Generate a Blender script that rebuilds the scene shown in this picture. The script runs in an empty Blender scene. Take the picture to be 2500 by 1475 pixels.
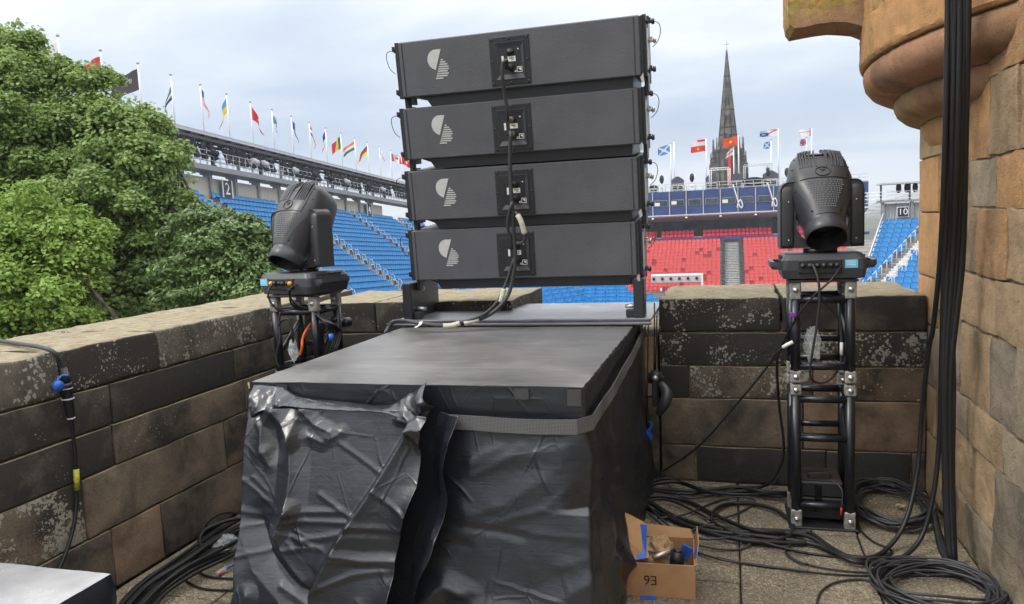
import bpy, bmesh, math, random
import numpy as np
from mathutils import Vector, Matrix, Quaternion
random.seed(7); rng = np.random.default_rng(11)
scene = bpy.context.scene
COL = scene.collection
PI = math.pi

# ------------------------------------------------------------------ camera, world, sun, exposure
CAM_POS = Vector((0, 0, 1.7))
RX = Vector((0.9614482584, 0.2713271470, -0.0447082280))
RU = Vector((0.0139414651, 0.1142788725, 0.9933508821))
RF = Vector((-0.2746322666, 0.9556787738, -0.1060905250))
FPX = 1859.7
cam_d = bpy.data.cameras.new('camera'); cam = bpy.data.objects.new('camera', cam_d); COL.objects.link(cam)
cam_d.sensor_fit = 'HORIZONTAL'; cam_d.sensor_width = 36; cam_d.lens = FPX / 2500 * 36
cam_d.clip_start = 0.05; cam_d.clip_end = 20000
cam.matrix_world = Matrix(((RX.x, RU.x, -RF.x, CAM_POS.x), (RX.y, RU.y, -RF.y, CAM_POS.y), (RX.z, RU.z, -RF.z, CAM_POS.z), (0, 0, 0, 1)))
scene.camera = cam
scene.view_settings.view_transform = 'Standard'; scene.view_settings.look = 'None'
scene.view_settings.gamma = 1; scene.view_settings.use_curve_mapping = False
scene.view_settings.exposure = 0.7

SUN_DIR = Vector((-0.62, -0.42, 0.78)).normalized()     # towards the sun
sun_d = bpy.data.lights.new('sun', 'SUN'); sun_d.energy = 1.1; sun_d.angle = math.radians(16); sun_d.color = (1, .95, .87)
sun = bpy.data.objects.new('sun', sun_d); COL.objects.link(sun)
sun.rotation_euler = SUN_DIR.to_track_quat('Z', 'Y').to_euler(); sun.location = (0, 0, 30)

def NN(nt, typ, **kw):
    n = nt.nodes.new(typ)
    for k, v in kw.items():
        if k.startswith('i_'):
            key = k[2:]; key = int(key) if key.isdigit() else key.replace('_', ' ')
            if hasattr(v, 'is_linked') or isinstance(v, bpy.types.NodeSocket): nt.links.new(v, n.inputs[key])
            else: n.inputs[key].default_value = v
        else: setattr(n, k, v)
    return n
def ramp(nt, fac, stops, interp='LINEAR'):
    r = nt.nodes.new('ShaderNodeValToRGB'); r.color_ramp.interpolation = interp
    e = r.color_ramp.elements
    while len(e) > 1: e.remove(e[-1])
    e[0].position = stops[0][0]; e[0].color = c4(stops[0][1])
    for p, c in stops[1:]:
        x = e.new(p); x.color = c4(c)
    nt.links.new(fac, r.inputs[0]); return r.outputs[0]
def c4(c):
    if isinstance(c, (int, float)): return (c, c, c, 1)
    return tuple(c) + (1,) if len(c) == 3 else tuple(c)
def mth(nt, op, a, b=None, c=None, clamp=False):
    n = nt.nodes.new('ShaderNodeMath'); n.operation = op; n.use_clamp = clamp
    for i, v in enumerate((a, b, c)):
        if v is None: continue
        if isinstance(v, bpy.types.NodeSocket): nt.links.new(v, n.inputs[i])
        else: n.inputs[i].default_value = v
    return n.outputs[0]
def mixc(nt, fac, a, b, blend='MIX'):
    n = nt.nodes.new('ShaderNodeMix'); n.data_type = 'RGBA'; n.blend_type = blend; n.clamp_factor = True
    for k, v in ((0, fac), (6, a), (7, b)):
        if isinstance(v, bpy.types.NodeSocket): nt.links.new(v, n.inputs[k])
        else: n.inputs[k].default_value = v if k == 0 else c4(v)
    return n.outputs[2]
def noise(nt, vec, scale, detail=4, rough=.55, dist=0.0):
    n = NN(nt, 'ShaderNodeTexNoise'); n.inputs['Scale'].default_value = scale; n.inputs['Detail'].default_value = detail
    n.inputs['Roughness'].default_value = rough; n.inputs['Distortion'].default_value = dist
    if vec is not None: nt.links.new(vec, n.inputs['Vector'])
    return n.outputs[0]
def vmap(nt, vec, scale=(1, 1, 1), loc=(0, 0, 0), rot=(0, 0, 0)):
    n = NN(nt, 'ShaderNodeMapping'); n.inputs['Scale'].default_value = scale; n.inputs['Location'].default_value = loc; n.inputs['Rotation'].default_value = rot
    nt.links.new(vec, n.inputs['Vector']); return n.outputs[0]

world = bpy.data.worlds.new('World'); scene.world = world; world.use_nodes = True
nt = world.node_tree; nt.nodes.clear()
sky = NN(nt, 'ShaderNodeTexSky'); sky.sky_type = 'NISHITA'; sky.sun_disc = False
sky.sun_elevation = math.asin(SUN_DIR.z); sky.sun_rotation = math.atan2(SUN_DIR.x, SUN_DIR.y)
tc = NN(nt, 'ShaderNodeTexCoord').outputs['Generated']
sep = NN(nt, 'ShaderNodeSeparateXYZ'); nt.links.new(tc, sep.inputs[0])
z = sep.outputs[2]
# cloud sheet: project direction on a plane overhead so the bands flatten towards the horizon
zz = mth(nt, 'ADD', mth(nt, 'MAXIMUM', z, 0.0), 0.16)
cx_ = NN(nt, 'ShaderNodeCombineXYZ'); nt.links.new(mth(nt, 'DIVIDE', sep.outputs[0], zz), cx_.inputs[0]); nt.links.new(mth(nt, 'DIVIDE', sep.outputs[1], zz), cx_.inputs[1])
n1 = noise(nt, vmap(nt, cx_.outputs[0], (.8, .95, 1), (3.1, 1.7, 0)), 1.0, 6, .55, .35)
n2 = noise(nt, vmap(nt, cx_.outputs[0], (.35, .42, 1), (.6, 5.2, 0)), 1.0, 3, .5, .2)
# high veil gets brighter overhead, greyer blue lower down, pale again at the horizon
elev = ramp(nt, z, [(0.0, .62), (.035, .55), (.07, .28), (.12, .10), (.16, .24), (.21, .54), (.27, .84), (.4, 1.0), (1.0, 1.0)])
nn = mth(nt, 'ADD', mth(nt, 'MULTIPLY', n1, .95), mth(nt, 'MULTIPLY', n2, .75))
den = mth(nt, 'ADD', elev, mth(nt, 'MULTIPLY', mth(nt, 'SUBTRACT', nn, .83), 1.35), clamp=True)
ccol = ramp(nt, den, [(0.0, (.265, .335, .455)), (.3, (.35, .425, .54)), (.55, (.51, .56, .63)), (.8, (.74, .75, .765)), (1.0, (.92, .92, .92))])
b1 = NN(nt, 'ShaderNodeBackground', i_Strength=.10); nt.links.new(sky.outputs[0], b1.inputs[0])
# an overcast sky is brightest overhead
zen = ramp(nt, z, [(0.0, .4545), (.30, .4545), (.55, .72), (1.0, 1.0)])
zs = mth(nt, 'MULTIPLY', zen, 2.2)
b2 = NN(nt, 'ShaderNodeBackground'); nt.links.new(ccol, b2.inputs[0]); nt.links.new(zs, b2.inputs[1])
mx = NN(nt, 'ShaderNodeMixShader'); nt.links.new(b1.outputs[0], mx.inputs[1]); nt.links.new(b2.outputs[0], mx.inputs[2])
mx.inputs[0].default_value = .93
wo = NN(nt, 'ShaderNodeOutputWorld'); nt.links.new(mx.outputs[0], wo.inputs[0])

# ------------------------------------------------------------------ measuring helpers (photo pixel -> point on a real plane)
def ray(x, y):
    return RX * ((x - 1250) / FPX) - RU * ((y - 737.5) / FPX) + RF
def at(x, y, axis, val):
    d = ray(x, y); i = 'XYZ'.index(axis)
    return CAM_POS + d * ((val - CAM_POS[i]) / d[i])
def proj(P):
    q = Vector(P) - CAM_POS; w = q.dot(RF)
    return 1250 + FPX * q.dot(RX) / w, 737.5 - FPX * q.dot(RU) / w, w

# ------------------------------------------------------------------ mesh builder
ORG = {}
class MB:
    def __init__(s): s.v = []; s.f = []; s.sm = []; s.mi = []
    def add(s, vs, fs, smooth=False, mi=0, M=None):
        o = len(s.v)
        for p in vs:
            p = Vector(p)
            s.v.append(M @ p if M is not None else p)
        for f in fs:
            s.f.append([o + i for i in f]); s.sm.append(smooth); s.mi.append(mi)
        return s
    def box(s, c, d, M=None, mi=0):
        x, y, z = d[0] / 2, d[1] / 2, d[2] / 2
        vs = [(c[0] + a * x, c[1] + b * y, c[2] + e * z) for a in (-1, 1) for b in (-1, 1) for e in (-1, 1)]
        return s.add(vs, [(0, 1, 3, 2), (4, 6, 7, 5), (0, 4, 5, 1), (2, 3, 7, 6), (0, 2, 6, 4), (1, 5, 7, 3)], False, mi, M)
    def cbox(s, c, d, b=.01, M=None, mi=0, jit=0.0):
        # box with chamfered edges: 24 verts
        h = [max(x / 2, 1e-4) for x in d]; b = min(b, min(h) * .9); vs = []; idx = {}
        for sx in (-1, 1):
            for sy in (-1, 1):
                for sz in (-1, 1):
                    j = Vector((random.uniform(-jit, jit), random.uniform(-jit, jit), random.uniform(-jit, jit)))
                    for ax in range(3):
                        p = [sx * (h[0] - b), sy * (h[1] - b), sz * (h[2] - b)]; p[ax] = (sx, sy, sz)[ax] * h[ax]
                        idx[(sx, sy, sz, ax)] = len(vs); vs.append(Vector(c) + Vector(p) + j)
        fs = []
        S = (-1, 1)
        for ax in range(3):
            o = [a for a in range(3) if a != ax]
            for sg in S:
                q = []
                for a, bb in ((-1, -1), (1, -1), (1, 1), (-1, 1)):
                    k = [0, 0, 0]; k[ax] = sg; k[o[0]] = a; k[o[1]] = bb; q.append(idx[(*k, ax)])
                if (sg == 1) == (ax == 1): q.reverse()
                fs.append(q)
        for ax in range(3):      # edges running along ax
            o = [a for a in range(3) if a != ax]
            for a in S:
                for bb in S:
                    def kk(t, face):
                        k = [0, 0, 0]; k[ax] = t; k[o[0]] = a; k[o[1]] = bb; return idx[(*k, face)]
                    q = [kk(-1, o[0]), kk(1, o[0]), kk(1, o[1]), kk(-1, o[1])]
                    fs.append(q)
        for sx in S:
            for sy in S:
                for sz in S: fs.append([idx[(sx, sy, sz, a)] for a in range(3)])
        return s.add(vs, fs, False, mi, M)
    def tube(s, pts, r, n=8, closed=False, caps=True, smooth=True, mi=0, M=None):
        P = [Vector(p) for p in pts]; k = len(P)
        rr = r if isinstance(r, (list, tuple)) else [r] * k
        T = []
        for i in range(k):
            a = P[(i - 1) % k] if (i > 0 or closed) else P[i]; b = P[(i + 1) % k] if (i < k - 1 or closed) else P[i]
            t = b - a; T.append(t.normalized() if t.length > 1e-9 else Vector((0, 0, 1)))
        up = Vector((0, 0, 1)) if abs(T[0].z) < .9 else Vector((1, 0, 0))
        u = (up - T[0] * up.dot(T[0])).normalized(); vs = []
        for i in range(k):
            u = (u - T[i] * u.dot(T[i]))
            u = u.normalized() if u.length > 1e-6 else T[i].orthogonal().normalized()
            w = T[i].cross(u)
            for j in range(n):
                a = 2 * PI * j / n; vs.append(P[i] + (u * math.cos(a) + w * math.sin(a)) * rr[i])
        fs = []
        for i in range(k if closed else k - 1):
            for j in range(n):
                i2 = (i + 1) % k; fs.append((i * n + j, i * n + (j + 1) % n, i2 * n + (j + 1) % n, i2 * n + j))
        if caps and not closed: fs.append(list(range(n))[::-1]); fs.append([(k - 1) * n + j for j in range(n)])
        return s.add(vs, fs, smooth, mi, M)
    def cyl(s, a, b, r, r2=None, n=12, mi=0, smooth=True, M=None):
        return s.tube([a, b], [r, r if r2 is None else r2], n, mi=mi, smooth=smooth, M=M)
    def loft(s, rings, smooth=True, caps=True, mi=0, M=None, closed=True):
        n = len(rings[0]); vs = [p for r in rings for p in r]; fs = []
        for i in range(len(rings) - 1):
            for j in range(n if closed else n - 1):
                fs.append((i * n + j, i * n + (j + 1) % n, (i + 1) * n + (j + 1) % n, (i + 1) * n + j))
        if caps and closed: fs.append(list(range(n))[::-1]); fs.append([(len(rings) - 1) * n + j for j in range(n)])
        return s.add(vs, fs, smooth, mi, M)
    def prism(s, poly, d0, d1, M=None, mi=0, smooth=False):
        # poly in local XZ, extruded along local Y
        n = len(poly); vs = [(p[0], d0, p[1]) for p in poly] + [(p[0], d1, p[1]) for p in poly]
        fs = [list(range(n)), [n + i for i in range(n)][::-1]] + [(i, n + i, n + (i + 1) % n, (i + 1) % n) for i in range(n)]
        return s.add(vs, fs, smooth, mi, M)
    def lathe(s, prof, n=24, M=None, a0=0, a1=2 * PI, smooth=True, mi=0):
        full = abs(a1 - a0 - 2 * PI) < 1e-6; m = n if full else n + 1
        rings = [[(r * math.cos(a0 + (a1 - a0) * j / n), r * math.sin(a0 + (a1 - a0) * j / n), z) for j in range(m)] for r, z in prof]
        return s.loft(rings, smooth, False, mi, M, closed=full)
    def grid(s, G, smooth=True, mi=0):
        r = len(G); c = len(G[0]); vs = [p for row in G for p in row]
        return s.add(vs, [(i * c + j, i * c + j + 1, (i + 1) * c + j + 1, (i + 1) * c + j) for i in range(r - 1) for j in range(c - 1)], smooth, mi)
    sharp = None
    def mesh(s, name, mats, origin=Vector((0, 0, 0))):
        me = bpy.data.meshes.new(name)
        me.from_pydata([tuple(p - origin) for p in s.v], [], s.f)
        for m in (mats if isinstance(mats, (list, tuple)) else [mats]): me.materials.append(m)
        me.polygons.foreach_set('use_smooth', s.sm); me.polygons.foreach_set('material_index', s.mi)
        me.update()
        if s.sharp: me.set_sharp_from_angle(angle=s.sharp)
        return me
    def build(s, name, mats, parent=None, origin=None, fix=True):
        o_ = ORG[parent.name] if parent is not None else Vector(origin if origin is not None else (0, 0, 0))
        me = s.mesh(name, mats, o_)
        if fix:
            bm = bmesh.new(); bm.from_mesh(me); bmesh.ops.recalc_face_normals(bm, faces=bm.faces); bm.to_mesh(me); bm.free()
        return link(name, me, parent, origin)
def link(name, me, parent=None, origin=None):
    ob = bpy.data.objects.new(name, me); COL.objects.link(ob)
    if parent is not None: ob.parent = parent; ORG[ob.name] = ORG[parent.name]
    else:
        ob.location = Vector(origin if origin is not None else (0, 0, 0)); ORG[ob.name] = Vector(ob.location)
    return ob
def tag(o, label=None, cat=None, group=None, kind=None):
    if label: o['label'] = label
    if cat: o['category'] = cat
    if group: o['group'] = group
    if kind: o['kind'] = kind
    return o
def thing(name, label, cat, loc=(0, 0, 0), group=None):
    o = bpy.data.objects.new(name, None); COL.objects.link(o); o.location = loc; o.empty_display_size = .2
    ORG[o.name] = Vector(loc); return tag(o, label, cat, group)
def tree_copy(o, parent=None):
    c = o.copy(); COL.objects.link(c)
    if parent is not None: c.parent = parent
    for ch in list(o.children): tree_copy(ch, c)
    return c
def spline(pts, k=8):
    # Catmull-Rom through the points
    P = [Vector(p) for p in pts]; out = []
    for i in range(len(P) - 1):
        p0 = P[max(i - 1, 0)]; p1 = P[i]; p2 = P[i + 1]; p3 = P[min(i + 2, len(P) - 1)]
        for j in range(k):
            t = j / k
            out.append(.5 * ((2 * p1) + (p2 - p0) * t + (2 * p0 - 5 * p1 + 4 * p2 - p3) * t * t + (3 * p1 - p0 - 3 * p2 + p3) * t ** 3))
    out.append(P[-1]); return out
def text_mesh(txt, size, depth=.002):
    cu = bpy.data.curves.new('lettering', 'FONT'); cu.body = txt; cu.size = size; cu.extrude = depth; cu.align_x = 'CENTER'; cu.align_y = 'CENTER'
    cu.resolution_u = 3
    ob = bpy.data.objects.new('lettering', cu); COL.objects.link(ob)
    bpy.context.view_layer.update()
    me = bpy.data.meshes.new_from_object(ob.evaluated_get(bpy.context.evaluated_depsgraph_get()))
    bpy.data.objects.remove(ob); return me

# ------------------------------------------------------------------ materials
def newmat(name):
    m = bpy.data.materials.new(name); m.use_nodes = True; nt = m.node_tree; nt.nodes.clear()
    b = NN(nt, 'ShaderNodeBsdfPrincipled'); o = NN(nt, 'ShaderNodeOutputMaterial'); nt.links.new(b.outputs[0], o.inputs[0])
    return m, nt, b
def bump(nt, b, h, strength=.3, dist=.01):
    n = NN(nt, 'ShaderNodeBump'); n.inputs['Strength'].default_value = strength; n.inputs['Distance'].default_value = dist
    nt.links.new(h, n.inputs['Height']); nt.links.new(n.outputs[0], b.inputs['Normal']); return n
def simple(name, col, rough=.5, metal=0.0, var=.12, scale=6, bmp=0.0, bscale=80, spec=.5):
    m, nt, b = newmat(name)
    co = NN(nt, 'ShaderNodeTexCoord').outputs['Object']
    nz = noise(nt, co, scale, 5)
    dark = tuple(c * (1 - var * 1.6) for c in col); lite = tuple(min(1, c * (1 + var * 1.6)) for c in col)
    nt.links.new(ramp(nt, nz, [(.3, dark), (.7, lite)]), b.inputs['Base Color'])
    b.inputs['Metallic'].default_value = metal
    rr = mth(nt, 'ADD', mth(nt, 'MULTIPLY', nz, .2), rough - .1)
    nt.links.new(rr, b.inputs['Roughness']); b.inputs['Specular IOR Level'].default_value = spec
    if bmp: bump(nt, b, noise(nt, co, bscale, 3), bmp, .004)
    return m
def stone_mat(name, grain=1.0, rubble=False, soot=(.032, .030, .028), topcol=(.26, .22, .15)):
    m, nt, b = newmat(name)
    oi = NN(nt, 'ShaderNodeObjectInfo'); tc = NN(nt, 'ShaderNodeTexCoord').outputs['Object']
    off = NN(nt, 'ShaderNodeVectorMath', operation='SCALE'); cmb = NN(nt, 'ShaderNodeCombineXYZ')
    for i in range(3): nt.links.new(oi.outputs['Random'], cmb.inputs[i])
    nt.links.new(cmb.outputs[0], off.inputs[0]); off.inputs['Scale'].default_value = 37.0
    vadd = NN(nt, 'ShaderNodeVectorMath', operation='ADD'); nt.links.new(tc, vadd.inputs[0]); nt.links.new(off.outputs[0], vadd.inputs[1])
    v = vadd.outputs[0]
    big = noise(nt, v, 3.2, 5, .6, .4); mid = noise(nt, v, 14, 6, .65); fine = noise(nt, v, 120, 4, .7)
    base = oi.outputs['Color']
    hs = NN(nt, 'ShaderNodeHueSaturation'); nt.links.new(base, hs.inputs['Color'])
    nt.links.new(mth(nt, 'ADD', .45, mth(nt, 'MULTIPLY', mid, 1.1)), hs.inputs['Value'])
    nt.links.new(mth(nt, 'ADD', .489, mth(nt, 'MULTIPLY', big, .022)), hs.inputs['Hue'])
    col = mixc(nt, mth(nt, 'MULTIPLY', ramp(nt, fine, [(.35, 0), (.75, 1)]), .35), hs.outputs[0], (.5, .42, .33))
    at_s = NN(nt, 'ShaderNodeAttribute', attribute_type='OBJECT', attribute_name='soot').outputs['Fac']
    sm = mth(nt, 'MULTIPLY', ramp(nt, mth(nt, 'ADD', mth(nt, 'MULTIPLY', big, .75), mth(nt, 'MULTIPLY', mid, .25)), [(.36, 0), (.62, 1)]), 1.0)
    sm = mth(nt, 'MULTIPLY', mth(nt, 'ADD', sm, mth(nt, 'SUBTRACT', mth(nt, 'MULTIPLY', at_s, 2.0), 1.0), clamp=True), mth(nt, 'GREATER_THAN', at_s, .001))
    col = mixc(nt, mth(nt, 'MULTIPLY', sm, .93), col, soot)
    # pale crusty lichen in clustered spots
    at_l = NN(nt, 'ShaderNodeAttribute', attribute_type='OBJECT', attribute_name='lichen').outputs['Fac']
    vo = NN(nt, 'ShaderNodeTexVoronoi'); vo.inputs['Scale'].default_value = 55; vo.inputs['Randomness'].default_value = 1
    wob = NN(nt, 'ShaderNodeVectorMath', operation='ADD'); nt.links.new(v, wob.inputs[0])
    wn = NN(nt, 'ShaderNodeTexNoise'); wn.inputs['Scale'].default_value = 60; nt.links.new(v, wn.inputs['Vector'])
    ws = NN(nt, 'ShaderNodeVectorMath', operation='SCALE'); nt.links.new(wn.outputs[1], ws.inputs[0]); ws.inputs['Scale'].default_value = .02
    nt.links.new(ws.outputs[0], wob.inputs[1]); nt.links.new(wob.outputs[0], vo.inputs['Vector'])
    vsep = NN(nt, 'ShaderNodeSeparateColor'); nt.links.new(vo.outputs['Color'], vsep.inputs[0])
    clus = noise(nt, v, 5.0, 4, .6)
    thr = mth(nt, 'MULTIPLY', mth(nt, 'MULTIPLY', ramp(nt, clus, [(.40, 0), (.60, 1)]), at_l), mth(nt, 'ADD', .2, vsep.outputs[0]))
    spot = mth(nt, 'MULTIPLY', mth(nt, 'SUBTRACT', mth(nt, 'MULTIPLY', thr, .95), vo.outputs['Distance']), 9.0, clamp=True)
    vo2 = NN(nt, 'ShaderNodeTexVoronoi'); vo2.inputs['Scale'].default_value = 150; nt.links.new(wob.outputs[0], vo2.inputs['Vector'])
    vs2 = NN(nt, 'ShaderNodeSeparateColor'); nt.links.new(vo2.outputs['Color'], vs2.inputs[0])
    thr2 = mth(nt, 'MULTIPLY', mth(nt, 'MULTIPLY', ramp(nt, noise(nt, v, 3.1, 4, .65), [(.40, 0), (.64, 1)]), at_l), vs2.outputs[0])
    spot = mth(nt, 'MAXIMUM', spot, mth(nt, 'MULTIPLY', mth(nt, 'SUBTRACT', mth(nt, 'MULTIPLY', thr2, .75), vo2.outputs['Distance']), 8.0, clamp=True))
    col = mixc(nt, mth(nt, 'MULTIPLY', spot, .8), col, (.36, .345, .29))
    # weathered lichen-grown upper faces
    gn = NN(nt, 'ShaderNodeNewGeometry'); gs = NN(nt, 'ShaderNodeSeparateXYZ'); nt.links.new(gn.outputs['True Normal'], gs.inputs[0])
    up = mth(nt, 'MULTIPLY', mth(nt, 'SUBTRACT', gs.outputs[2], .55), 4.0, clamp=True)
    topc = ramp(nt, mth(nt, 'ADD', mth(nt, 'MULTIPLY', mid, .6), mth(nt, 'MULTIPLY', noise(nt, v, 45, 4, .7), .4)), [(.3, tuple(c * .45 for c in topcol)), (.5, topcol), (.62, (.32, .29, .19)), (.72, (.46, .42, .33))])
    col = mixc(nt, up, col, topc)
    nt.links.new(col, b.inputs['Base Color']); b.inputs['Roughness'].default_value = .93; b.inputs['Specular IOR Level'].default_value = .25
    h = mth(nt, 'ADD', mth(nt, 'ADD', mth(nt, 'MULTIPLY', big, 1.4 if rubble else .6), mth(nt, 'MULTIPLY', mid, 1.0 if rubble else .45)), mth(nt, 'ADD', mth(nt, 'MULTIPLY', fine, .16 * grain), mth(nt, 'MULTIPLY', spot, .12)))
    bump(nt, b, h, .9 if rubble else .7, .03 if rubble else .016)
    return m
M_stone = stone_mat('parapet_sandstone', 2.2)
M_rubble = stone_mat('rubble_sandstone', 3.0, True)
M_ashlar = stone_mat('carved_sandstone', 3.4)
M_mortar = simple('lime_mortar', (.30, .215, .125), .95, 0, .35, 30, .6, 120)
M_mortar_dark = simple('weathered_mortar', (.13, .115, .09), .95, 0, .4, 30, .6, 120)

def slab_mat():
    m, nt, b = newmat('paving_concrete')
    oi = NN(nt, 'ShaderNodeObjectInfo'); tc = NN(nt, 'ShaderNodeTexCoord').outputs['Object']
    vo = NN(nt, 'ShaderNodeTexVoronoi'); vo.inputs['Scale'].default_value = 140; nt.links.new(tc, vo.inputs['Vector'])
    sp = NN(nt, 'ShaderNodeSeparateColor'); nt.links.new(vo.outputs['Color'], sp.inputs[0])
    big = noise(nt, tc, 2.6, 5, .6); f = noise(nt, tc, 60, 4, .7)
    c = ramp(nt, sp.outputs[0], [(0, (.12, .098, .064)), (.5, (.25, .205, .138)), (.85, (.34, .285, .20)), (1, (.5, .44, .34))])
    c = mixc(nt, ramp(nt, big, [(.35, .55), (.62, 0)]), c, (.075, .066, .048))
    c = mixc(nt, ramp(nt, f, [(.55, 0), (.75, .5)]), c, (.07, .06, .045))
    nt.links.new(c, b.inputs['Base Color']); b.inputs['Roughness'].default_value = .92
    bump(nt, b, mth(nt, 'ADD', vo.outputs['Distance'], f), .7, .006); return m
M_slab = slab_mat()
M_joint = simple('mossy_joint', (.018, .017, .012), .95, 0, .4, 20)

def paint_mat(name, col, rough=.5, bs=260, bst=.35, spec=.5, streak=False):
    m, nt, b = newmat(name); tc = NN(nt, 'ShaderNodeTexCoord').outputs['Object']
    n1 = noise(nt, tc, 3, 5, .6); n2 = noise(nt, tc, bs, 3, .6)
    nt.links.new(ramp(nt, n1, [(.3, tuple(c * .82 for c in col)), (.7, tuple(c * 1.15 for c in col))]), b.inputs['Base Color'])
    nt.links.new(mth(nt, 'ADD', rough - .12, mth(nt, 'MULTIPLY', n1, .24)), b.inputs['Roughness']); b.inputs['Specular IOR Level'].default_value = spec
    if streak:      # rubbed scratches, different on every object
        oi = NN(nt, 'ShaderNodeObjectInfo'); va = NN(nt, 'ShaderNodeVectorMath', operation='ADD'); cb_ = NN(nt, 'ShaderNodeCombineXYZ')
        for i in range(3): nt.links.new(mth(nt, 'MULTIPLY', oi.outputs['Random'], 31.0), cb_.inputs[i])
        nt.links.new(tc, va.inputs[0]); nt.links.new(cb_.outputs[0], va.inputs[1])
        s1 = noise(nt, vmap(nt, va.outputs[0], (9, 9, 70), (0, 0, 0), (0, .3, 0)), 1.0, 5, .75); s2 = noise(nt, va.outputs[0], 2.3, 4, .6)
        f = mth(nt, 'MULTIPLY', ramp(nt, s1, [(.60, 0), (.72, 1)]), ramp(nt, s2, [(.45, 0), (.65, .55)]))
        src = b.inputs['Base Color'].links[0].from_socket
        nt.links.new(mixc(nt, f, src, tuple(min(1, c * 2.3) for c in col)), b.inputs['Base Color'])
    bump(nt, b, n2, bst, .003); return m
M_cab = paint_mat('textured_black_cabinet_paint', (.080, .081, .091), .46, 120, .8, .5, True)
M_cabside = paint_mat('black_steel_rigging', (.02, .021, .024), .4, 150, .3)
M_plas = paint_mat('black_moulded_plastic', (.040, .041, .047), .38, 300, .12, .5, True)
M_plas2 = paint_mat('dark_moulded_plastic', (.016, .016, .019), .4, 300, .15)
M_gloss = paint_mat('black_glass', (.004, .004, .006), .12, 40, .02)
M_truss = paint_mat('black_powder_coated_tube', (.010, .011, .016), .32, 60, .1)
M_rub = paint_mat('black_rubber_cable', (.009, .009, .0105), .5, 90, .12)
M_rubg = paint_mat('grey_rubber_cable', (.034, .034, .038), .48, 90, .12)
M_alu = simple('scuffed_aluminium', (.27, .26, .245), .6, .2, .4, 25, .3, 90)
M_zinc = simple('zinc_plated_steel', (.6, .6, .6), .38, .85, .15, 40)
M_white = simple('white_painted_steel', (.78, .79, .80), .5, 0, .05, 8)
M_wgrey = simple('pale_grey_steel', (.48, .49, .5), .55, 0, .1, 8)
M_grey = simple('galvanised_steel', (.27, .275, .285), .55, .3, .15, 8)
M_dgrey = simple('dark_grey_steel', (.06, .062, .07), .6, 0, .15, 5)
M_conc = simple('stand_concrete', (.33, .31, .29), .9, 0, .2, 3)
M_label = simple('white_label_paper', (.72, .71, .67), .7, 0, .06, 30)
M_logo = simple('pale_grey_print', (.47, .47, .46), .6, 0, .04, 30)
M_bluelab = simple('light_blue_sticker', (.17, .47, .68), .5, 0, .05, 30)
M_bluet = simple('blue_tape', (.02, .11, .50), .4, 0, .2, 20)
M_bluep = simple('blue_plastic', (.015, .10, .42), .35, 0, .1, 20)
M_yel = simple('yellow_plastic', (.75, .36, .02), .45, 0, .1, 20)
M_oran = simple('orange_rubber', (.75, .13, .01), .45, 0, .1, 20)
M_red = simple('red_plastic', (.55, .02, .02), .4, 0, .1, 20)
M_purple = simple('purple_tape', (.16, .03, .32), .5, 0, .1, 20)
M_ytape = simple('yellow_striped_tape', (.42, .40, .05), .6, 0, .3, 90)
M_wtape = simple('white_cloth_tape', (.5, .49, .40), .75, 0, .12, 60)
M_card = simple('brown_cardboard', (.42, .24, .115), .85, 0, .08, 12, .15, 200)
M_ink = simple('black_ink', (.03, .02, .015), .8, 0, .1, 20)
M_strap = None
# ------------------------------------------------------------------ ground and the terrace we stand on
def sheet(name, x0, x1, y0, y1, z, mat, n=1):
    mb = MB(); G = [[(x0 + (x1 - x0) * i / n, y0 + (y1 - y0) * j / n, z) for i in range(n + 1)] for j in range(n + 1)]
    mb.grid(G, False); return mb.build(name, mat)
M_ground = simple('far_grass_and_city_ground', (.05, .06, .035), .95, 0, .5, .004)
tag(sheet('ground', -4000, 4000, -2500, 5500, -16, M_ground), kind='structure')
mb = MB(); mb.box((.2, 1.4, -6.05), (7.7, 8.66, 11.9))
tag(mb.build('terrace_base', M_conc), kind='structure')

fl = sheet('floor', -2.95, 1.15, -1, 4.9, -.02, M_joint); tag(fl, kind='structure')
xs = [-2.9, -2.33, -1.74, -1.15, -.56, .031, .621, 1.1]; ys = [1.0, 1.62, 2.24, 2.86, 3.48, 4.105, 4.73, 4.83]
for i in range(len(xs) - 1):
    for j in range(len(ys) - 1):
        g = .005
        mb = MB(); x0, x1, y0, y1 = xs[i] + g, xs[i + 1] - g, ys[j] + g, ys[j + 1] - g
        mb.cbox(((x0 + x1) / 2, (y0 + y1) / 2, -.03 + random.uniform(-.0025, .0025)), (x1 - x0, y1 - y0, .06), .005, jit=.0015)
        mb.build('paving_slab', M_slab, fl)

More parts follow.
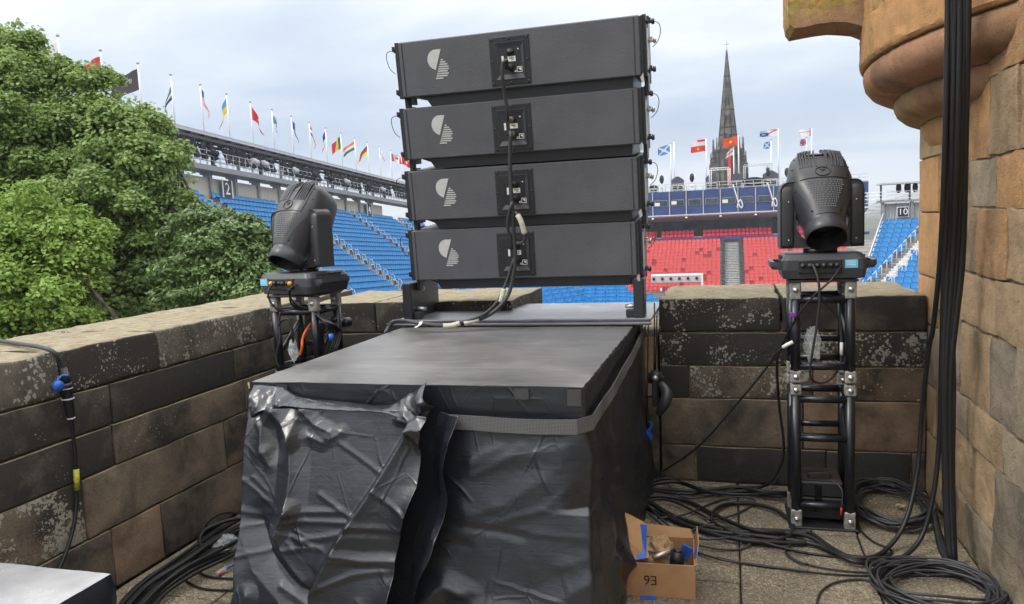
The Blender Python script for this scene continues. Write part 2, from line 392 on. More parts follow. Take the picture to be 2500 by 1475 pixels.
def block(parent, x0, x1, y0, y1, z0, z1, mat, col, soot=.5, lichen=0.0, rough=.006, seg=.05, chip=0.0, name='stone', bev=.006):
    """A dressed stone: bevelled box with an uneven skin and worn arrises."""
    bm = bmesh.new(); bmesh.ops.create_cube(bm, size=1.0)
    d = (x1 - x0, y1 - y0, z1 - z0); c = Vector(((x0 + x1) / 2, (y0 + y1) / 2, (z0 + z1) / 2))
    for v in bm.verts: v.co = Vector((v.co.x * d[0], v.co.y * d[1], v.co.z * d[2])) + c
    b = min(bev + chip * .4, min(d) * .25)
    bmesh.ops.bevel(bm, geom=bm.edges[:], offset=b, segments=2, profile=.6, affect='EDGES')
    if seg:
        for ax in range(3):
            n = int(d[ax] / seg)
            for k in range(1, n):
                pc = Vector(c); pc[ax] = c[ax] - d[ax] / 2 + d[ax] * k / n
                no = Vector((0, 0, 0)); no[ax] = 1
                bmesh.ops.bisect_plane(bm, geom=bm.verts[:] + bm.edges[:] + bm.faces[:], plane_co=pc, plane_no=no)
    from mathutils import noise as mn
    sd = random.uniform(0, 50)
    for v in bm.verts:
        p = v.co * 6 + Vector((sd, sd * 2, 0)); q = v.co * 19 + Vector((sd, 0, sd))
        dv = mn.noise_vector(p) * rough + mn.noise_vector(q) * rough * .5
        if chip:      # arris breaks away unevenly along the top edge
            e = 0
            if abs(v.co.z - z1) < b * 1.6:
                near = min(abs(v.co.x - x1), abs(v.co.x - x0), abs(v.co.y - y0), abs(v.co.y - y1))
                if near < b * 1.6:
                    t = mn.noise(v.co * 7 + Vector((sd, 3, 1))); e = max(0, t + .15) * chip + max(0, mn.noise(v.co * 23)) * chip * .5
                    dir_ = (c - v.co); dir_.z = 0; m = max(abs(dir_.x) / d[0], abs(dir_.y) / d[1])
                    in_ = Vector((1 if v.co.x < c.x else -1, 0, 0)) if min(abs(v.co.x - x1), abs(v.co.x - x0)) < min(abs(v.co.y - y0), abs(v.co.y - y1)) else Vector((0, 1 if v.co.y < c.y else -1, 0))
                    dv += in_ * e * .6 - Vector((0, 0, 1)) * e * .5
        v.co += dv
    me = bpy.data.meshes.new(name); o_ = ORG[parent.name]
    for v in bm.verts: v.co -= o_
    bm.to_mesh(me); bm.free(); me.materials.append(mat)
    me.polygons.foreach_set('use_smooth', [True] * len(me.polygons))
    ob = link(name, me, parent); ob.color = (*col, 1); ob['soot'] = float(soot); ob['lichen'] = float(lichen); return ob

DK = (.105, .092, .075); BR = (.175, .133, .093); RD = (.225, .145, .09); GY = (.15, .135, .11)
# left parapet: inner face x = -2.90, 0.73 m thick
lw = thing('parapet_wall', 'long dark stone parapet wall on the left running away below the trees', 'wall', (-2.9, 2.5, 0))
mb = MB(); mb.box((-3.27, 2.3, .52), (.68, 6.5, 1.1)); mb.build('mortar', M_mortar_dark, lw)
LW = [  # z0, z1, [joint positions], [(colour, soot, lichen)]
    (1.0, 1.21, [-.9, .35, 1.55, 2.69, 3.313, 4.36, 5.5], [(GY, .5, .3), (GY, .5, .4), (GY, .55, .9), (DK, .82, .55), (GY, .52, .75), (GY, .55, .3)]),
    (.80, 1.0, [-.9, .6, 1.9, 2.96, 3.93, 5.0], [(DK, .6, .2), (DK, .6, .2), (DK, .70, .25), (DK, .85, .18), (BR, .60, .2)]),
    (.595, .80, [-.9, .2, 1.6, 2.95, 4.0, 5.0], [(DK, .6, .2), (DK, .6, .3), (DK, .70, .3), (BR, .55, .25), (BR, .58, .1)]),
    (.302, .595, [-.9, .7, 1.75, 2.74, 3.78, 5.0], [(DK, .5, .5), (DK, .55, .8), (BR, .56, 1.25), (BR, .44, .12), (RD, .55, .05)]),
    (0.0, .302, [-.9, .6, 1.7, 2.30, 2.88, 3.22, 5.0], [(DK, .5, .3), (BR, .5, .3), (BR, .5, .5), (BR, .60, .15), (RD, .36, .05), (BR, .50, .05)])]
for k, (z0, z1, js, ps) in enumerate(LW):
    for i, (c, so, li) in enumerate(ps):
        y0, y1 = js[i] + .004, js[i + 1] - .004
        if k == 0: block(lw, -3.63, -2.9, y0, y1, z0 + .004, z1, M_stone, c, so, li, .007, .055, .022)
        else: block(lw, -3.2, -2.9 + random.uniform(-.004, .004), y0, y1, z0 + .005, z1 - .004, M_stone, c, so, li, .005, .07)
# back parapet, left of the gap
bl = thing('parapet_wall', 'short dark parapet wall between the left light tower and the speaker stack', 'wall', (-2.2, 4.83, 0))
mb = MB(); mb.box((-2.3, 5.28, .5), (1.78, .84, 1.02)); mb.build('mortar', M_mortar_dark, bl)
BW = [(.956, 1.17), (.746, .956), (.538, .746), (.23, .538), (0, .23)]
BLJ = [([-3.2, -2.386, -1.393], [(DK, .75, .4), (DK, .78, .5)]), ([-3.2, -2.0, -1.393], [(DK, .8, .1), (DK, .85, .2)]),
       ([-3.2, -2.5, -1.393], [(DK, .8, .1), (DK, .8, .1)]), ([-3.2, -2.0, -1.393], [(BR, .7, .1), (BR, .7, .1)]), ([-3.2, -2.3, -1.393], [(BR, .7, .1), (BR, .7, .1)])]
for (z0, z1), (js, ps) in zip(BW, BLJ):
    for i, (c, so, li) in enumerate(ps):
        top = z1 > 1.1
        x0 = js[i] + .004
        if js[i] < -3: x0 = -2.888
        block(bl, x0, js[i + 1] - .004, 4.83, 5.73 if top else 5.2, z0 + .004, z1 + (.006 if top else -.004), M_stone, c, so, li, .006, .06 if top else .08, .016 if top else 0)
# back parapet, right of the gap
br = thing('parapet_wall', 'blackened stone parapet wall with lichen behind the right light tower', 'wall', (.3, 4.83, 0))
mb = MB(); mb.box((.35, 5.28, .5), (1.46, .84, 1.02)); mb.build('mortar', M_mortar, br)
BRJ = [([-.436, .30, 1.098], [(DK, .86, .75), (DK, .74, .15)]), ([-.436, .37, 1.098], [(DK, .88, .72), (DK, .80, .9)]),
       ([-.436, -.25, .48, 1.098], [(DK, .95, .1), (BR, .58, 1.0), (RD, .56, .55)]), ([-.436, .42, 1.098], [(BR, .50, .2), (RD, .46, .1)]),
       ([-.436, -.22, .55, 1.02, 1.098], [(BR, .55, .1), (DK, .80, .12), (DK, .78, .25), (BR, .6, 0)])]
for (z0, z1), (js, ps) in zip(BW, BRJ):
    for i, (c, so, li) in enumerate(ps):
        top = z1 > 1.1
        block(br, js[i] + .004, js[i + 1] - .004, 4.83 + random.uniform(-.003, .003), 5.73 if top else 5.2, z0 + .004, z1 + (0 if top else -.004), M_stone, c, so, li, .006, .05 if top else .07, .022 if top else 0)
# sill of the gap behind the stack
sl = thing('wall_sill', 'pale low stone sill in the wall gap behind the speaker stack', 'sill', (-.9, 4.83, 0))
for x0, x1 in ((-1.385, -.9), (-.9, -.444)):
    block(sl, x0 + .004, x1 - .004, 4.84, 5.73, .54, .93, M_stone, (.34, .25, .16), .12, .2, .006, .08, .01)
    block(sl, x0 + .004, x1 - .004, 4.84, 5.5, 0, .53, M_stone, BR, .6, .2, .006, .1)

# ------------------------------------------------------------------ gatehouse building on the right
gh = thing('castle_gatehouse', 'orange sandstone castle building with a round corbelled turret on the right', 'building', (1.1, 4, 0))
mb = MB(); mb.box((3.121, 1.0, -4.3), (4.02, 8.16, 15.6)); mb.build('wall_core', M_mortar, gh)
OR = (.52, .285, .12); OR2 = (.50, .265, .10); TN = (.45, .31, .17); GR = (.33, .27, .185); BN = (.41, .275, .15); DG = (.26, .215, .155)
# squared quoins near the corner
zq = 0.0; q = 0
while zq < 3.4:
    h = random.uniform(.26, .38); w = (.42 if q % 2 else .58)
    c = random.choice([OR, OR2, TN]) if zq > .9 else random.choice([BN, GR, TN])
    if zq > 1.95: c = OR2
    block(gh, 1.100, 1.5, 5.095 - w, 5.095, zq + .005, zq + h - .005, M_ashlar, c, .12 if zq > .8 else .3, 0, .004, .06, bev=.003); zq += h; q += 1
# coursed rubble; the rows wander a little and no two stones have the same size
z = 0.0; row = 0
rowh = [.24, .31, .20, .36, .25, .30, .22, .34, .24, .30, .22, .32, .25]
for h in rowh:
    y = 1.6 + random.uniform(0, .3)
    while y < 4.52:
        w = random.choice([.26, .33, .42, .52, .60]) * random.uniform(.85, 1.2)
        y1 = min(y + w, 4.54 if random.random() < .5 else 4.665)
        low = z < .9; k_ = random.uniform(.85, 1.12)
        c = random.choice([GR, GR, BN, DG, TN] if low else [OR, OR2, TN, GR, BN, TN])
        parts = 2 if (h > .25 and w < .3 and random.random() < .55) else 1
        for p in range(parts):
            za = z + h * p / parts + .004; zb = z + h * (p + 1) / parts - .004
            block(gh, 1.095 + random.uniform(-.008, .008), 1.3, y + .005, y1 - .005, za + random.uniform(-.005, .005), zb + random.uniform(-.006, .006), M_rubble,
                  tuple(x * k_ for x in c), random.choice([.2, .3, .36, .42]) if low else random.choice([.05, .15, .25, .34]), random.choice([0, .1, .25]), .012, .05, bev=.004)
        y = y1
    z += h
# the turret: rings of dressed stone round an axis inside the building
TC = Vector((2.9, 4.65, 0)); MT = Matrix.Translation(TC)
def ring(name, prof, angs, col, soot=0, parent=gh):
    for a0, a1 in zip(angs[:-1], angs[1:]):
        mb = MB(); e = math.radians(.05)
        A0, A1 = math.radians(a0) + e, math.radians(a1) - e
        n = max(3, int((a1 - a0) / .9)); fine = []
        for (r0, z0), (r1, z1) in zip(prof[:-1], prof[1:]):
            k = max(1, int(math.hypot(r1 - r0, z1 - z0) / .02))
            fine += [(r0 + (r1 - r0) * t / k, z0 + (z1 - z0) * t / k) for t in range(k)]
        fine.append(prof[-1])
        from mathutils import noise as mn
        rings = []
        for j in range(n + 1):
            a = A0 + (A1 - A0) * j / n; row = []
            for r, zz in fine:
                p = Vector((r * math.cos(a), r * math.sin(a), zz)); w = mn.noise(p * 9) * .003 + mn.noise(p * 26) * .003 + mn.noise(p * 60) * .003 - max(0, mn.noise(p * 15 + Vector((7, 3, 1))) - .35) * .04
                row.append(TC + Vector(((r + w) * math.cos(a), (r + w) * math.sin(a), zz + w * .6)))
            inner = [TC + Vector((1.6 * math.cos(a), 1.6 * math.sin(a), zz)) for zz in (prof[-1][1], prof[0][1])]
            rings.append(row + inner)
        mb.loft(rings, True, True); mb.sharp = math.radians(38)
        ob = mb.build(name, M_ashlar, gh); ob.color = (*[c * random.uniform(.92, 1.08) for c in col], 1); ob['soot'] = float(soot); ob['lichen'] = 0.0
TO = (.46, .215, .080); TD = (.38, .195, .088)
ring('turret_course', [(2.165, 3.3), (2.165, 2.712)], [140, 158, 170.5, 184, 203, 222], TO)
ring('corbel_band', [(2.172, 2.705), (2.174, 2.60), (2.172, 2.482), (2.160, 2.468), (2.138, 2.466)], [140, 176, 222], TO, .12)
ring('corbel_roll', [(2.136, 2.462), (2.150, 2.445), (2.156, 2.415), (2.145, 2.368), (2.115, 2.33), (2.065, 2.305), (2.012, 2.297), (1.998, 2.288)], [140, 181, 222], TD, .24)
ring('corbel_roll', [(1.985, 2.286), (1.992, 2.268), (1.990, 2.24), (1.974, 2.203), (1.938, 2.172), (1.892, 2.156), (1.862, 2.152), (1.852, 2.142)], [145, 187, 215], TD, .2)
ring('corbel_foot', [(1.838, 2.14), (1.842, 2.11), (1.834, 2.06), (1.815, 2.02), (1.785, 1.985)], [160, 200], TO)
# water spout jutting out of the turret
sp = []
poly = [(.345, 3.0), (.345, 2.80), (.352, 2.74), (.375, 2.712), (.43, 2.715), (.50, 2.722), (.58, 2.722), (.65, 2.712), (.71, 2.692), (.77, 2.662), (.84, 2.63), (.9, 2.62), (.9, 3.0)]
spo = thing('waterspout', 'lichen covered stone spout jutting from the turret at the top of the picture', 'spout', (.75, 4.9, 2.7))
from mathutils import noise as mn
rings = []
for j in range(15):
    t = j / 14; yy = 4.74 + .30 * t; bulge = -.05 * (1 - (2 * t - 1) ** 2)
    rr = []
    for i, (px, pz) in enumerate(poly):
        p = Vector((px, yy, pz)); w = mn.noise_vector(p * 14) * .008
        rr.append((px + w.x + (bulge * .3 if px < .4 else 0), yy, pz + w.z + (bulge * .6 if 0 < i < 12 else 0) * (1 if px < .7 else .4)))
    rings.append(rr)
mb = MB(); mb.loft(rings, False, True)
M_spout = stone_mat('lichen_covered_stone')
def lichenise():
    nt = M_spout.node_tree; b = [n for n in nt.nodes if n.type == 'BSDF_PRINCIPLED'][0]
    src = b.inputs['Base Color'].links[0].from_socket
    tc = NN(nt, 'ShaderNodeTexCoord').outputs['Object']
    sx = NN(nt, 'ShaderNodeSeparateXYZ'); nt.links.new(tc, sx.inputs[0])
    vo = NN(nt, 'ShaderNodeTexVoronoi'); vo.inputs['Scale'].default_value = 34; nt.links.new(tc, vo.inputs['Vector'])
    m = mth(nt, 'MULTIPLY', mth(nt, 'SUBTRACT', .62, vo.outputs['Distance']), 5, clamp=True)
    hz = mth(nt, 'MULTIPLY', mth(nt, 'SUBTRACT', sx.outputs[2], mth(nt, 'MULTIPLY', noise(nt, tc, 12, 3), .12)), 16, clamp=True)
    endf = mth(nt, 'MULTIPLY', mth(nt, 'SUBTRACT', -.345, sx.outputs[0]), 18, clamp=True)
    inx = mth(nt, 'MULTIPLY', mth(nt, 'SUBTRACT', .0, sx.outputs[0]), 12, clamp=True)
    amt = mth(nt, 'MULTIPLY', mth(nt, 'MAXIMUM', mth(nt, 'MULTIPLY', hz, inx), endf), mth(nt, 'ADD', .35, mth(nt, 'MULTIPLY', m, .65)))
    sc = NN(nt, 'ShaderNodeSeparateColor'); nt.links.new(vo.outputs['Color'], sc.inputs[0])
    lc = ramp(nt, sc.outputs[0], [(0, (.17, .15, .03)), (.5, (.33, .27, .05)), (.85, (.42, .34, .10)), (1, (.5, .2, .02))])
    nt.links.new(mixc(nt, mth(nt, 'MULTIPLY', amt, .9), src, lc), b.inputs['Base Color'])
lichenise()
o = mb.build('spout_body', M_spout, spo); o.color = (.27, .15, .075, 1); o['soot'] = .3; o['lichen'] = 0.0
# ------------------------------------------------------------------ the arena beyond the wall
M_blue = simple('blue_seat_plastic', (.028, .23, .53), .4, 0, .10, 2)
M_redseat = simple('red_seat_plastic', (.58, .075, .075), .4, 0, .08, 2)
M_redseat2 = simple('dark_red_seat_plastic', (.30, .015, .025), .4, 0, .08, 2)
M_panel = simple('beige_profiled_sheet', (.50, .46, .38), .6, 0, .06, .6)
M_gpanel = simple('grey_profiled_sheet', (.42, .43, .42), .6, 0, .06, .6)
M_navy = simple('navy_cladding', (.035, .065, .19), .4, 0, .12, .5)
M_navy2 = simple('dark_navy_steel', (.007, .009, .018), .6, 0, .2, 3)
M_glass = simple('dark_window_glass', (.05, .07, .085), .12, 0, .3, .8)
M_tent = simple('dark_grey_canvas', (.07, .08, .10), .7, 0, .15, .8)
D = Vector((-.03, 1, -.059)); NL = Vector((-1, -.03, 0)).normalized(); ZU = Vector((0, 0, 1))
def LS(s, t, h): return CAM_POS + D * s + NL * t + ZU * h
def fbox(mb, s0, s1, t0, t1, h0, h1, mi=0, F=LS):
    vs = [F(s, t, h) for s in (s0, s1) for t in (t0, t1) for h in (h0, h1)]
    mb.add(vs, [(0, 1, 3, 2), (4, 6, 7, 5), (0, 4, 5, 1), (2, 3, 7, 6), (0, 2, 6, 4), (1, 5, 7, 3)], False, mi)

def seat_geo():
    """Stadium seat facing +y: curved shell back and a half folded pan on a bracket."""
    mb = MB(); nx = 5
    def row(z, y, w, dep): return [Vector((w * (2 * i / (nx - 1) - 1), y - dep * (1 - (2 * i / (nx - 1) - 1) ** 2), z)) for i in range(nx)]
    back = [row(.40, -.16, .20, .05), row(.56, -.20, .225, .06), row(.76, -.245, .225, .06), row(.84, -.26, .19, .055), row(.86, -.262, .14, .05)]
    thick = [[p + Vector((0, -.022, .004)) for p in r] for r in back]
    mb.grid(back); mb.grid([r[::-1] for r in thick]); mb.grid([back[-1], thick[-1]], False)
    pan = [row(.405, -.13, .20, .03), row(.43, .06, .215, -.01), row(.50, .20, .20, -.03)]
    mb.grid(pan); mb.grid([[p + Vector((0, .004, -.03)) for p in r][::-1] for r in pan]); mb.grid([pan[-1], [p + Vector((0, .004, -.03)) for p in pan[-1]]], False)
    mb.box((0, -.12, .2), (.07, .10, .40), mi=1)
    return mb
SEATGEO = seat_geo()
SEAT_B = SEATGEO.mesh('seat', [M_blue, M_grey]); SEAT_R = SEATGEO.mesh('seat', [M_redseat, M_grey]); SEAT_R2 = SEATGEO.mesh('seat', [M_redseat2, M_grey])
SV = np.array([tuple(v) for v in SEATGEO.v])
def place_seats(root, mats4, me_pick, limit, visible=None):
    """mats4: world matrices. The largest in the picture become single parts, the rest one joined part."""
    sc = []
    for k, M in enumerate(mats4):
        x, y, w = proj(M.translation); ok = w > 0 and -20 < x < 2520 and -20 < y < 1500 and (visible is None or visible(x, y))
        sc.append((0 if ok else 1, w, k))
    sc.sort(); rest = []
    for n, (a, w, k) in enumerate(sc):
        if n < limit and a == 0:
            o = link('seat', me_pick(k), root); o.matrix_basis = Matrix.Translation(-ORG[root.name]) @ mats4[k]
        else: rest.append(k)
    by = {}
    for k in rest: by.setdefault(me_pick(k).name, []).append(k)
    for mn_, ks in by.items():
        src = bpy.data.meshes[mn_]; V = []; F = []; n = len(SV)
        mi = [p.material_index for p in src.polygons]; smo = [p.use_smooth for p in src.polygons]
        fs = [list(p.vertices) for p in src.polygons]
        for j, k in enumerate(ks):
            A = np.array(mats4[k]); P = SV @ A[:3, :3].T + A[:3, 3] - np.array(ORG[root.name]); V.append(P)
            F += [[i + j * n for i in f] for f in fs]
        me = bpy.data.meshes.new('seat_rows'); me.from_pydata(np.concatenate(V).tolist(), [], F)
        for m in src.materials: me.materials.append(m)
        me.polygons.foreach_set('material_index', mi * len(ks)); me.polygons.foreach_set('use_smooth', smo * len(ks))
        tag(link('seat_rows', me, root), kind='stuff')
def basis(x, y, p, s=1.0):
    x = x.normalized(); z = ZU; y = y.normalized()
    return Matrix(((x.x * s, y.x * s, z.x * s, p.x), (x.y * s, y.y * s, z.y * s, p.y), (x.z * s, y.z * s, z.z * s, p.z), (0, 0, 0, 1)))

es = MB(); es.grid([[LS(s, t, -3.6) for s in (6, 110)] for t in (45, -45)], False)
tag(es.build('esplanade', simple('esplanade_asphalt', (.06, .06, .062), .9, 0, .2, .3)), kind='structure')

# left stand ---------------------------------------------------------------
st = thing('grandstand', 'long stand of blue seats with a lighting gantry and roof on the left', 'grandstand', LS(60, 30, -3.5))
mb = MB()
AIS = [37.9, 50.6, 61.2, 74.5, 87.3]
for i in range(18):
    h = 6.24 - .457 * i - .86; t0 = 36 - .65 * i + .42
    fbox(mb, 34, 96, t0 - .65, t0, h - 4 if i % 6 == 5 else h - 1.2, h)
mb.build('terrace_steps', M_conc, st)
seatM = []
for i in range(18):
    h = 6.24 - .457 * i - .86; t = 36 - .65 * i + .2; s = 34.2
    while s < 95.5:
        if all(abs(s - a) > .62 for a in AIS): seatM.append(basis(D, -NL, LS(s, t, h)))
        s += .50
def lv(x, y): return (535 < x < 662 and 468 < y < 575) or (800 < x < 1002 and 500 < y < 715) or (450 < x < 480 and 455 < y < 480)
place_seats(st, seatM, lambda k: SEAT_B, 299, lv)
for a in AIS:      # stairs with hand rails
    mb = MB(); rl = MB()
    for i in range(18):
        h = 6.24 - .457 * i - .86; t0 = 36 - .65 * i + .42
        fbox(mb, a - .5, a + .5, t0 - .32, t0 - .004, h + .01, h + .235)
        fbox(mb, a - .5, a + .5, t0 - .036, t0, h + .236, h + .245, 1)
        if i > 4 or a > 70:
            for e in (-.56, .56):
                p = [LS(a + e, t0 - .1, h), LS(a + e, t0 - .1, h + .85), LS(a + e, t0 - .18, h + .95), LS(a + e, t0 - .42, h + .86), LS(a + e, t0 - .5, h + .4)]
                rl.tube(p, .022, 5)
    mb.build('stairs', [M_conc, M_label], st); tag(rl.build('handrails', M_white, st), kind='stuff')
for b in range(15):      # bays between the posts
    s0 = 45.25 + 3.25 * (b - 3); s1 = s0 + 3.25
    mb = MB(); n = 26; rows = []
    for hh in (5.2, 7.36):
        rows.append([LS(s0 + .17 + (3.25 - .34) * k / n, 36.75 + (.05 if k % 2 else 0), hh) for k in range(n + 1)])
    mb.grid(rows, False); mb.build('back_panel', M_panel, st)
    mb = MB(); fbox(mb, s0 - .15, s0 + .15, 36.55, 36.9, 5.2, 7.3); fbox(mb, s0 - .15, s0 + .15, 36.55, 37.2, 7.302, 7.58); fbox(mb, s0 - .35, s0 + .15, 36.5, 37.3, 7.582, 7.79)
    mb.build('post', M_grey, st)
mb = MB(); fbox(mb, 34, 96, 35.85, 37.7, 7.8, 8.02); fbox(mb, 34, 96, 35.75, 35.848, 7.74, 8.13)
mb.build('gantry_deck', M_grey, st)
mb = MB()
for tt in (35.8, 37.6):
    for hh in (8.5, 8.85, 9.2): mb.tube([LS(34, tt, hh), LS(96, tt, hh)], .028, 5)
    s = 34
    while s < 96: mb.tube([LS(s, tt, 8.1), LS(s, tt, 9.2)], .026, 5); s += .82
mb.build('railing', M_wgrey, st)
for b in range(16):
    s0 = 35.5 + 3.25 * b + .6
    mb = MB(); w = .13 if b % 2 else .06
    fbox(mb, s0 - w, s0 + w, 36.6, 36.8, 8.1, 10.2); mb.build('gantry_post', M_dgrey if b % 2 else M_grey, st)
mb = MB(); fbox(mb, 34, 96, 35.9, 38.4, 10.37, 10.42); mb.build('roof', M_grey, st)
mb = MB(); fbox(mb, 34, 96, 35.82, 35.898, 10.34, 10.56); fbox(mb, 34, 96, 35.80, 35.90, 10.562, 10.6)
mb.build('roof_edge', M_wgrey, st)
mb = MB(); s = 34.3
while s < 96:
    fbox(mb, s - .06, s + .06, 35.95, 38.3, 10.2, 10.368); s += 1.625
fbox(mb, 34, 96, 35.95, 36.07, 9.98, 10.19); fbox(mb, 34, 96, 38.0, 38.2, 10.0, 10.19)
mb.build('roof_beam', M_dgrey, st)
# spotlights under the roof
lm = MB(); lm.lathe([(.05, .36), (.17, .33), (.19, .1), (.19, -.2), (.235, -.50), (.235, -.56), (.2, -.56), (.19, -.45)], 10); lm.box((0, 0, .45), (.05, .05, .3)); lm.box((.23, 0, .2), (.03, .08, .45)); lm.box((-.23, 0, .2), (.03, .08, .45)); lm.box((0, 0, .42), (.48, .08, .04))
LME = lm.mesh('spotlight', M_navy2)
s = 44.4; k = 0
while s < 95:
    k += 1
    if k % 9 == 0: s += 1.1; continue
    o = link('spotlight', LME, None, LS(s + random.uniform(-.08, .08), 36.0, 9.25)); o.scale = (1.1, 1.1, 1.3); o.rotation_euler = (math.radians(random.uniform(6, 20)), math.radians(random.uniform(-16, -4)), random.uniform(-.3, .3))
    tag(o, 'dark spotlight hanging in the row under the roof of the blue seat stand', 'spotlight', 'spotlights hanging under the stand roof'); s += .98 if k % 13 < 8 else .80
# equipment standing on the gantry
GLB = {'w': iter(['pale floodlight on the gantry just right of the 2 sign', 'second pale floodlight right of the 2 sign', 'pale floodlight on the gantry above the left moving light', 'pale floodlight on the gantry left of the 4 sign', 'pale floodlight on the gantry right of the 4 sign']), 'd': iter(['dark floodlight on the gantry to the upper right of the left moving light', 'second dark floodlight along the gantry from the left moving light', 'dark floodlight on the gantry above the 4 sign', 'dark floodlight on the gantry to the left of the 2 sign'])}
for s, kind in ((56.6, 'w'), (58.0, 'w'), (62.9, 'w'), (66.4, 'd'), (69.5, 'd'), (73.1, 'w'), (78.4, 'd'), (82.2, 'w'), (51.2, 'd')):
    p = LS(s, 36.0, 8.13); mb = MB(); mb.box((p.x, p.y, p.z + .55), (.09, .09, 1.1)); mb.cbox((p.x + .05, p.y - .05, p.z + 1.0), (.6, .55, .5), .06); mb.cyl((p.x + .35, p.y - .1, p.z + .95), (p.x + .62, p.y - .16, p.z + .85), .2, .26, 10); mb.box((p.x, p.y, p.z + .03), (.5, .5, .06))
    tag(mb.build('floodlight', M_wgrey if kind == 'w' else M_navy2, None, p), next(GLB[kind]), 'floodlight', ('pale' if kind == 'w' else 'dark') + ' floodlights standing on the gantry')
def sign(num, s, label):
    c = LS(s, 36.35, 6.62); b = basis(D, -NL, c); t = thing('section_sign', label, 'sign', c)
    mb = MB(); W, H = (.55, .66)
    mb.box((0, 0, 0), (W * 2 * .98, .05, H * 2), b); mb.build('board', simple('charcoal_board', (.05, .05, .055), .6), t)
    for xx in (-W - .05, W + .05):
        mb = MB(); mb.box((xx, .01, 0), (.09, .08, H * 2 + .1), b); mb.build('frame_bar', M_white, t)
    me = text_mesh(num, 1.35, .004); me.materials.append(M_white); o = link('numeral', me, t)
    # the front of the board faces the arena
    o.matrix_basis = Matrix.Translation(-c) @ b @ Matrix.Translation((0, .035, -.02)) @ Matrix(((1, 0, 0, 0), (0, 0, 1, 0), (0, 1, 0, 0), (0, 0, 0, 1)))
sign('2', 53.4, 'dark sign with white numeral 2 above the blue seats')
sign('4', 79.65, 'dark sign with white numeral 4 above the blue seats, at the far end')

# end stand with red seats and the blue hospitality box --------------------
rs = thing('grandstand', 'end stand of red seats below a long blue glazed box', 'grandstand', (0, 92, -7))
mb = MB()
for i in range(16):
    zt = -1.62 - .345 * i - .86; mb.box((0, 98.3 - .75 * i, zt - 1), (34, .75, 2))
mb.build('terrace_steps', M_conc, rs)
RSm = []; pick = {}
sx0, sx1 = -.45 - .45, 1.16 + .42
for i in range(16):
    zt = -1.62 - .345 * i - .86; y = 98.0 - .75 * i; f = y / 98
    for c in range(-27, 26):
        x = .35 + c * .5 + (.09 if c >= 0 else -.09)
        if sx0 < x < sx1: continue
        k = len(RSm); RSm.append(basis(Vector((-1, 0, 0)), Vector((0, -1, 0)), Vector((x * (.94 + .06 * f), y, zt)))); pick[k] = random.random() < .07 and i > 1
def rv(x, y): return 1585 < x < 1935 and 570 < y < 700
place_seats(rs, RSm, lambda k: SEAT_R2 if pick[k] else SEAT_R, 290, rv)
mb = MB()
for i in range(33): mb.box((.355, 97.9 - .375 * i, -2.46 - .173 * i), (1.6, .22, .07))
mb.build('stairs', M_wgrey, rs)
for x in (-.66, 1.38):
    mb = MB()
    for i in range(16): mb.box((x, 98.2 - .75 * i, -2.05 - .345 * i), (.34, .72, .5))
    mb.build('stair_wall', M_dgrey, rs)
RU2 = []
for i in range(3):
    zt = -1.42 + .42 * i - .25; y = 98.9 + .75 * i
    for c in range(-30, 26):
        x = .2 + c * .52
        if -9.0 < x < -8.2 or -4.2 < x < -3.0 or 5.2 < x < 6.2 or -.0 < x < .2: continue
        RU2.append(basis(Vector((-1, 0, 0)), Vector((0, -1, 0)), Vector((x, y, zt - .55)), 1.0))
up = thing('seat_block', 'upper rows of deep red seats under the blue box', 'seats', (0, 99, -2))
SEAT_RU = SEATGEO.mesh('seat', [simple('crimson_seat_plastic', (.52, .012, .05), .3, 0, .08, 2), M_grey])
place_seats(up, RU2, lambda k: SEAT_RU, 160, lambda x, y: 1585 < x < 1960)
mb = MB()
for i in range(3): mb.box((-1, 99.0 + .75 * i, -3.1 + .42 * i), (32, .75, 1.8))
mb.build('step', M_conc, up)
hb = thing('hospitality_box', 'long blue clad box with a band of windows above the red seats', 'building', (0, 102, -2))
mb = MB(); mb.box((-1, 98.48, -1.62), (34, .10, .36)); mb.build('parapet_band', M_navy, hb)
mb = MB(); mb.box((-1, 102.6, -.4), (34, .3, 2.3)); mb.build('glazing', M_glass, hb)
for x in (-8.7, -3.6, 5.7):
    mb = MB(); mb.box((x, 102.42, -.4), (.7, .06, 2.2)); mb.build('doorway', M_dgrey, hb)
mb = MB(); mb.add([(-18, 98.9, 1.30), (16, 98.9, 1.30), (16, 102.4, .62), (-18, 102.4, .62), (-18, 98.9, 1.42), (16, 98.9, 1.42), (16, 102.4, 1.42), (-18, 102.4, 1.42)],
                  [(0, 1, 2, 3), (4, 7, 6, 5), (0, 4, 5, 1), (1, 5, 6, 2), (2, 6, 7, 3), (3, 7, 4, 0)]); mb.build('canopy', M_wgrey, hb)
mb = MB(); mb.box((-1, 98.86, 1.46), (34, .07, .08)); mb.build('canopy_edge', M_white, hb)
XM = [-13.45, -11.35, -9.25, -7.15, -5.08, -3.0, -.93, 1.17, 3.25, 5.35, 7.45, 9.55]
mb = MB(); mb.box((-1, 100.9, 2.96), (34, 3.4, 3.0)); mb.build('cladding', M_navy, hb)
for i in range(len(XM) - 1):
    x0, x1 = XM[i] + .25, XM[i + 1] - .25
    mb = MB(); mb.box(((x0 + x1) / 2, 99.17, 3.0), (x1 - x0, .05, .82)); w = mb.build('window', M_grey, hb)
    mb = MB(); mb.box(((x0 + x1) / 2, 99.13, 3.0), (x1 - x0 - .14, .04, .68)); mb.build('pane', M_glass, w)
    mb = MB(); mb.box(((x0 * 1.6 + x1 * .4) / 2, 99.10, 2.98 + random.uniform(-.1, .1)), (.65, .02, .42)); 
    if i in (1, 2, 3, 6): mb.build('blind', M_label, w)
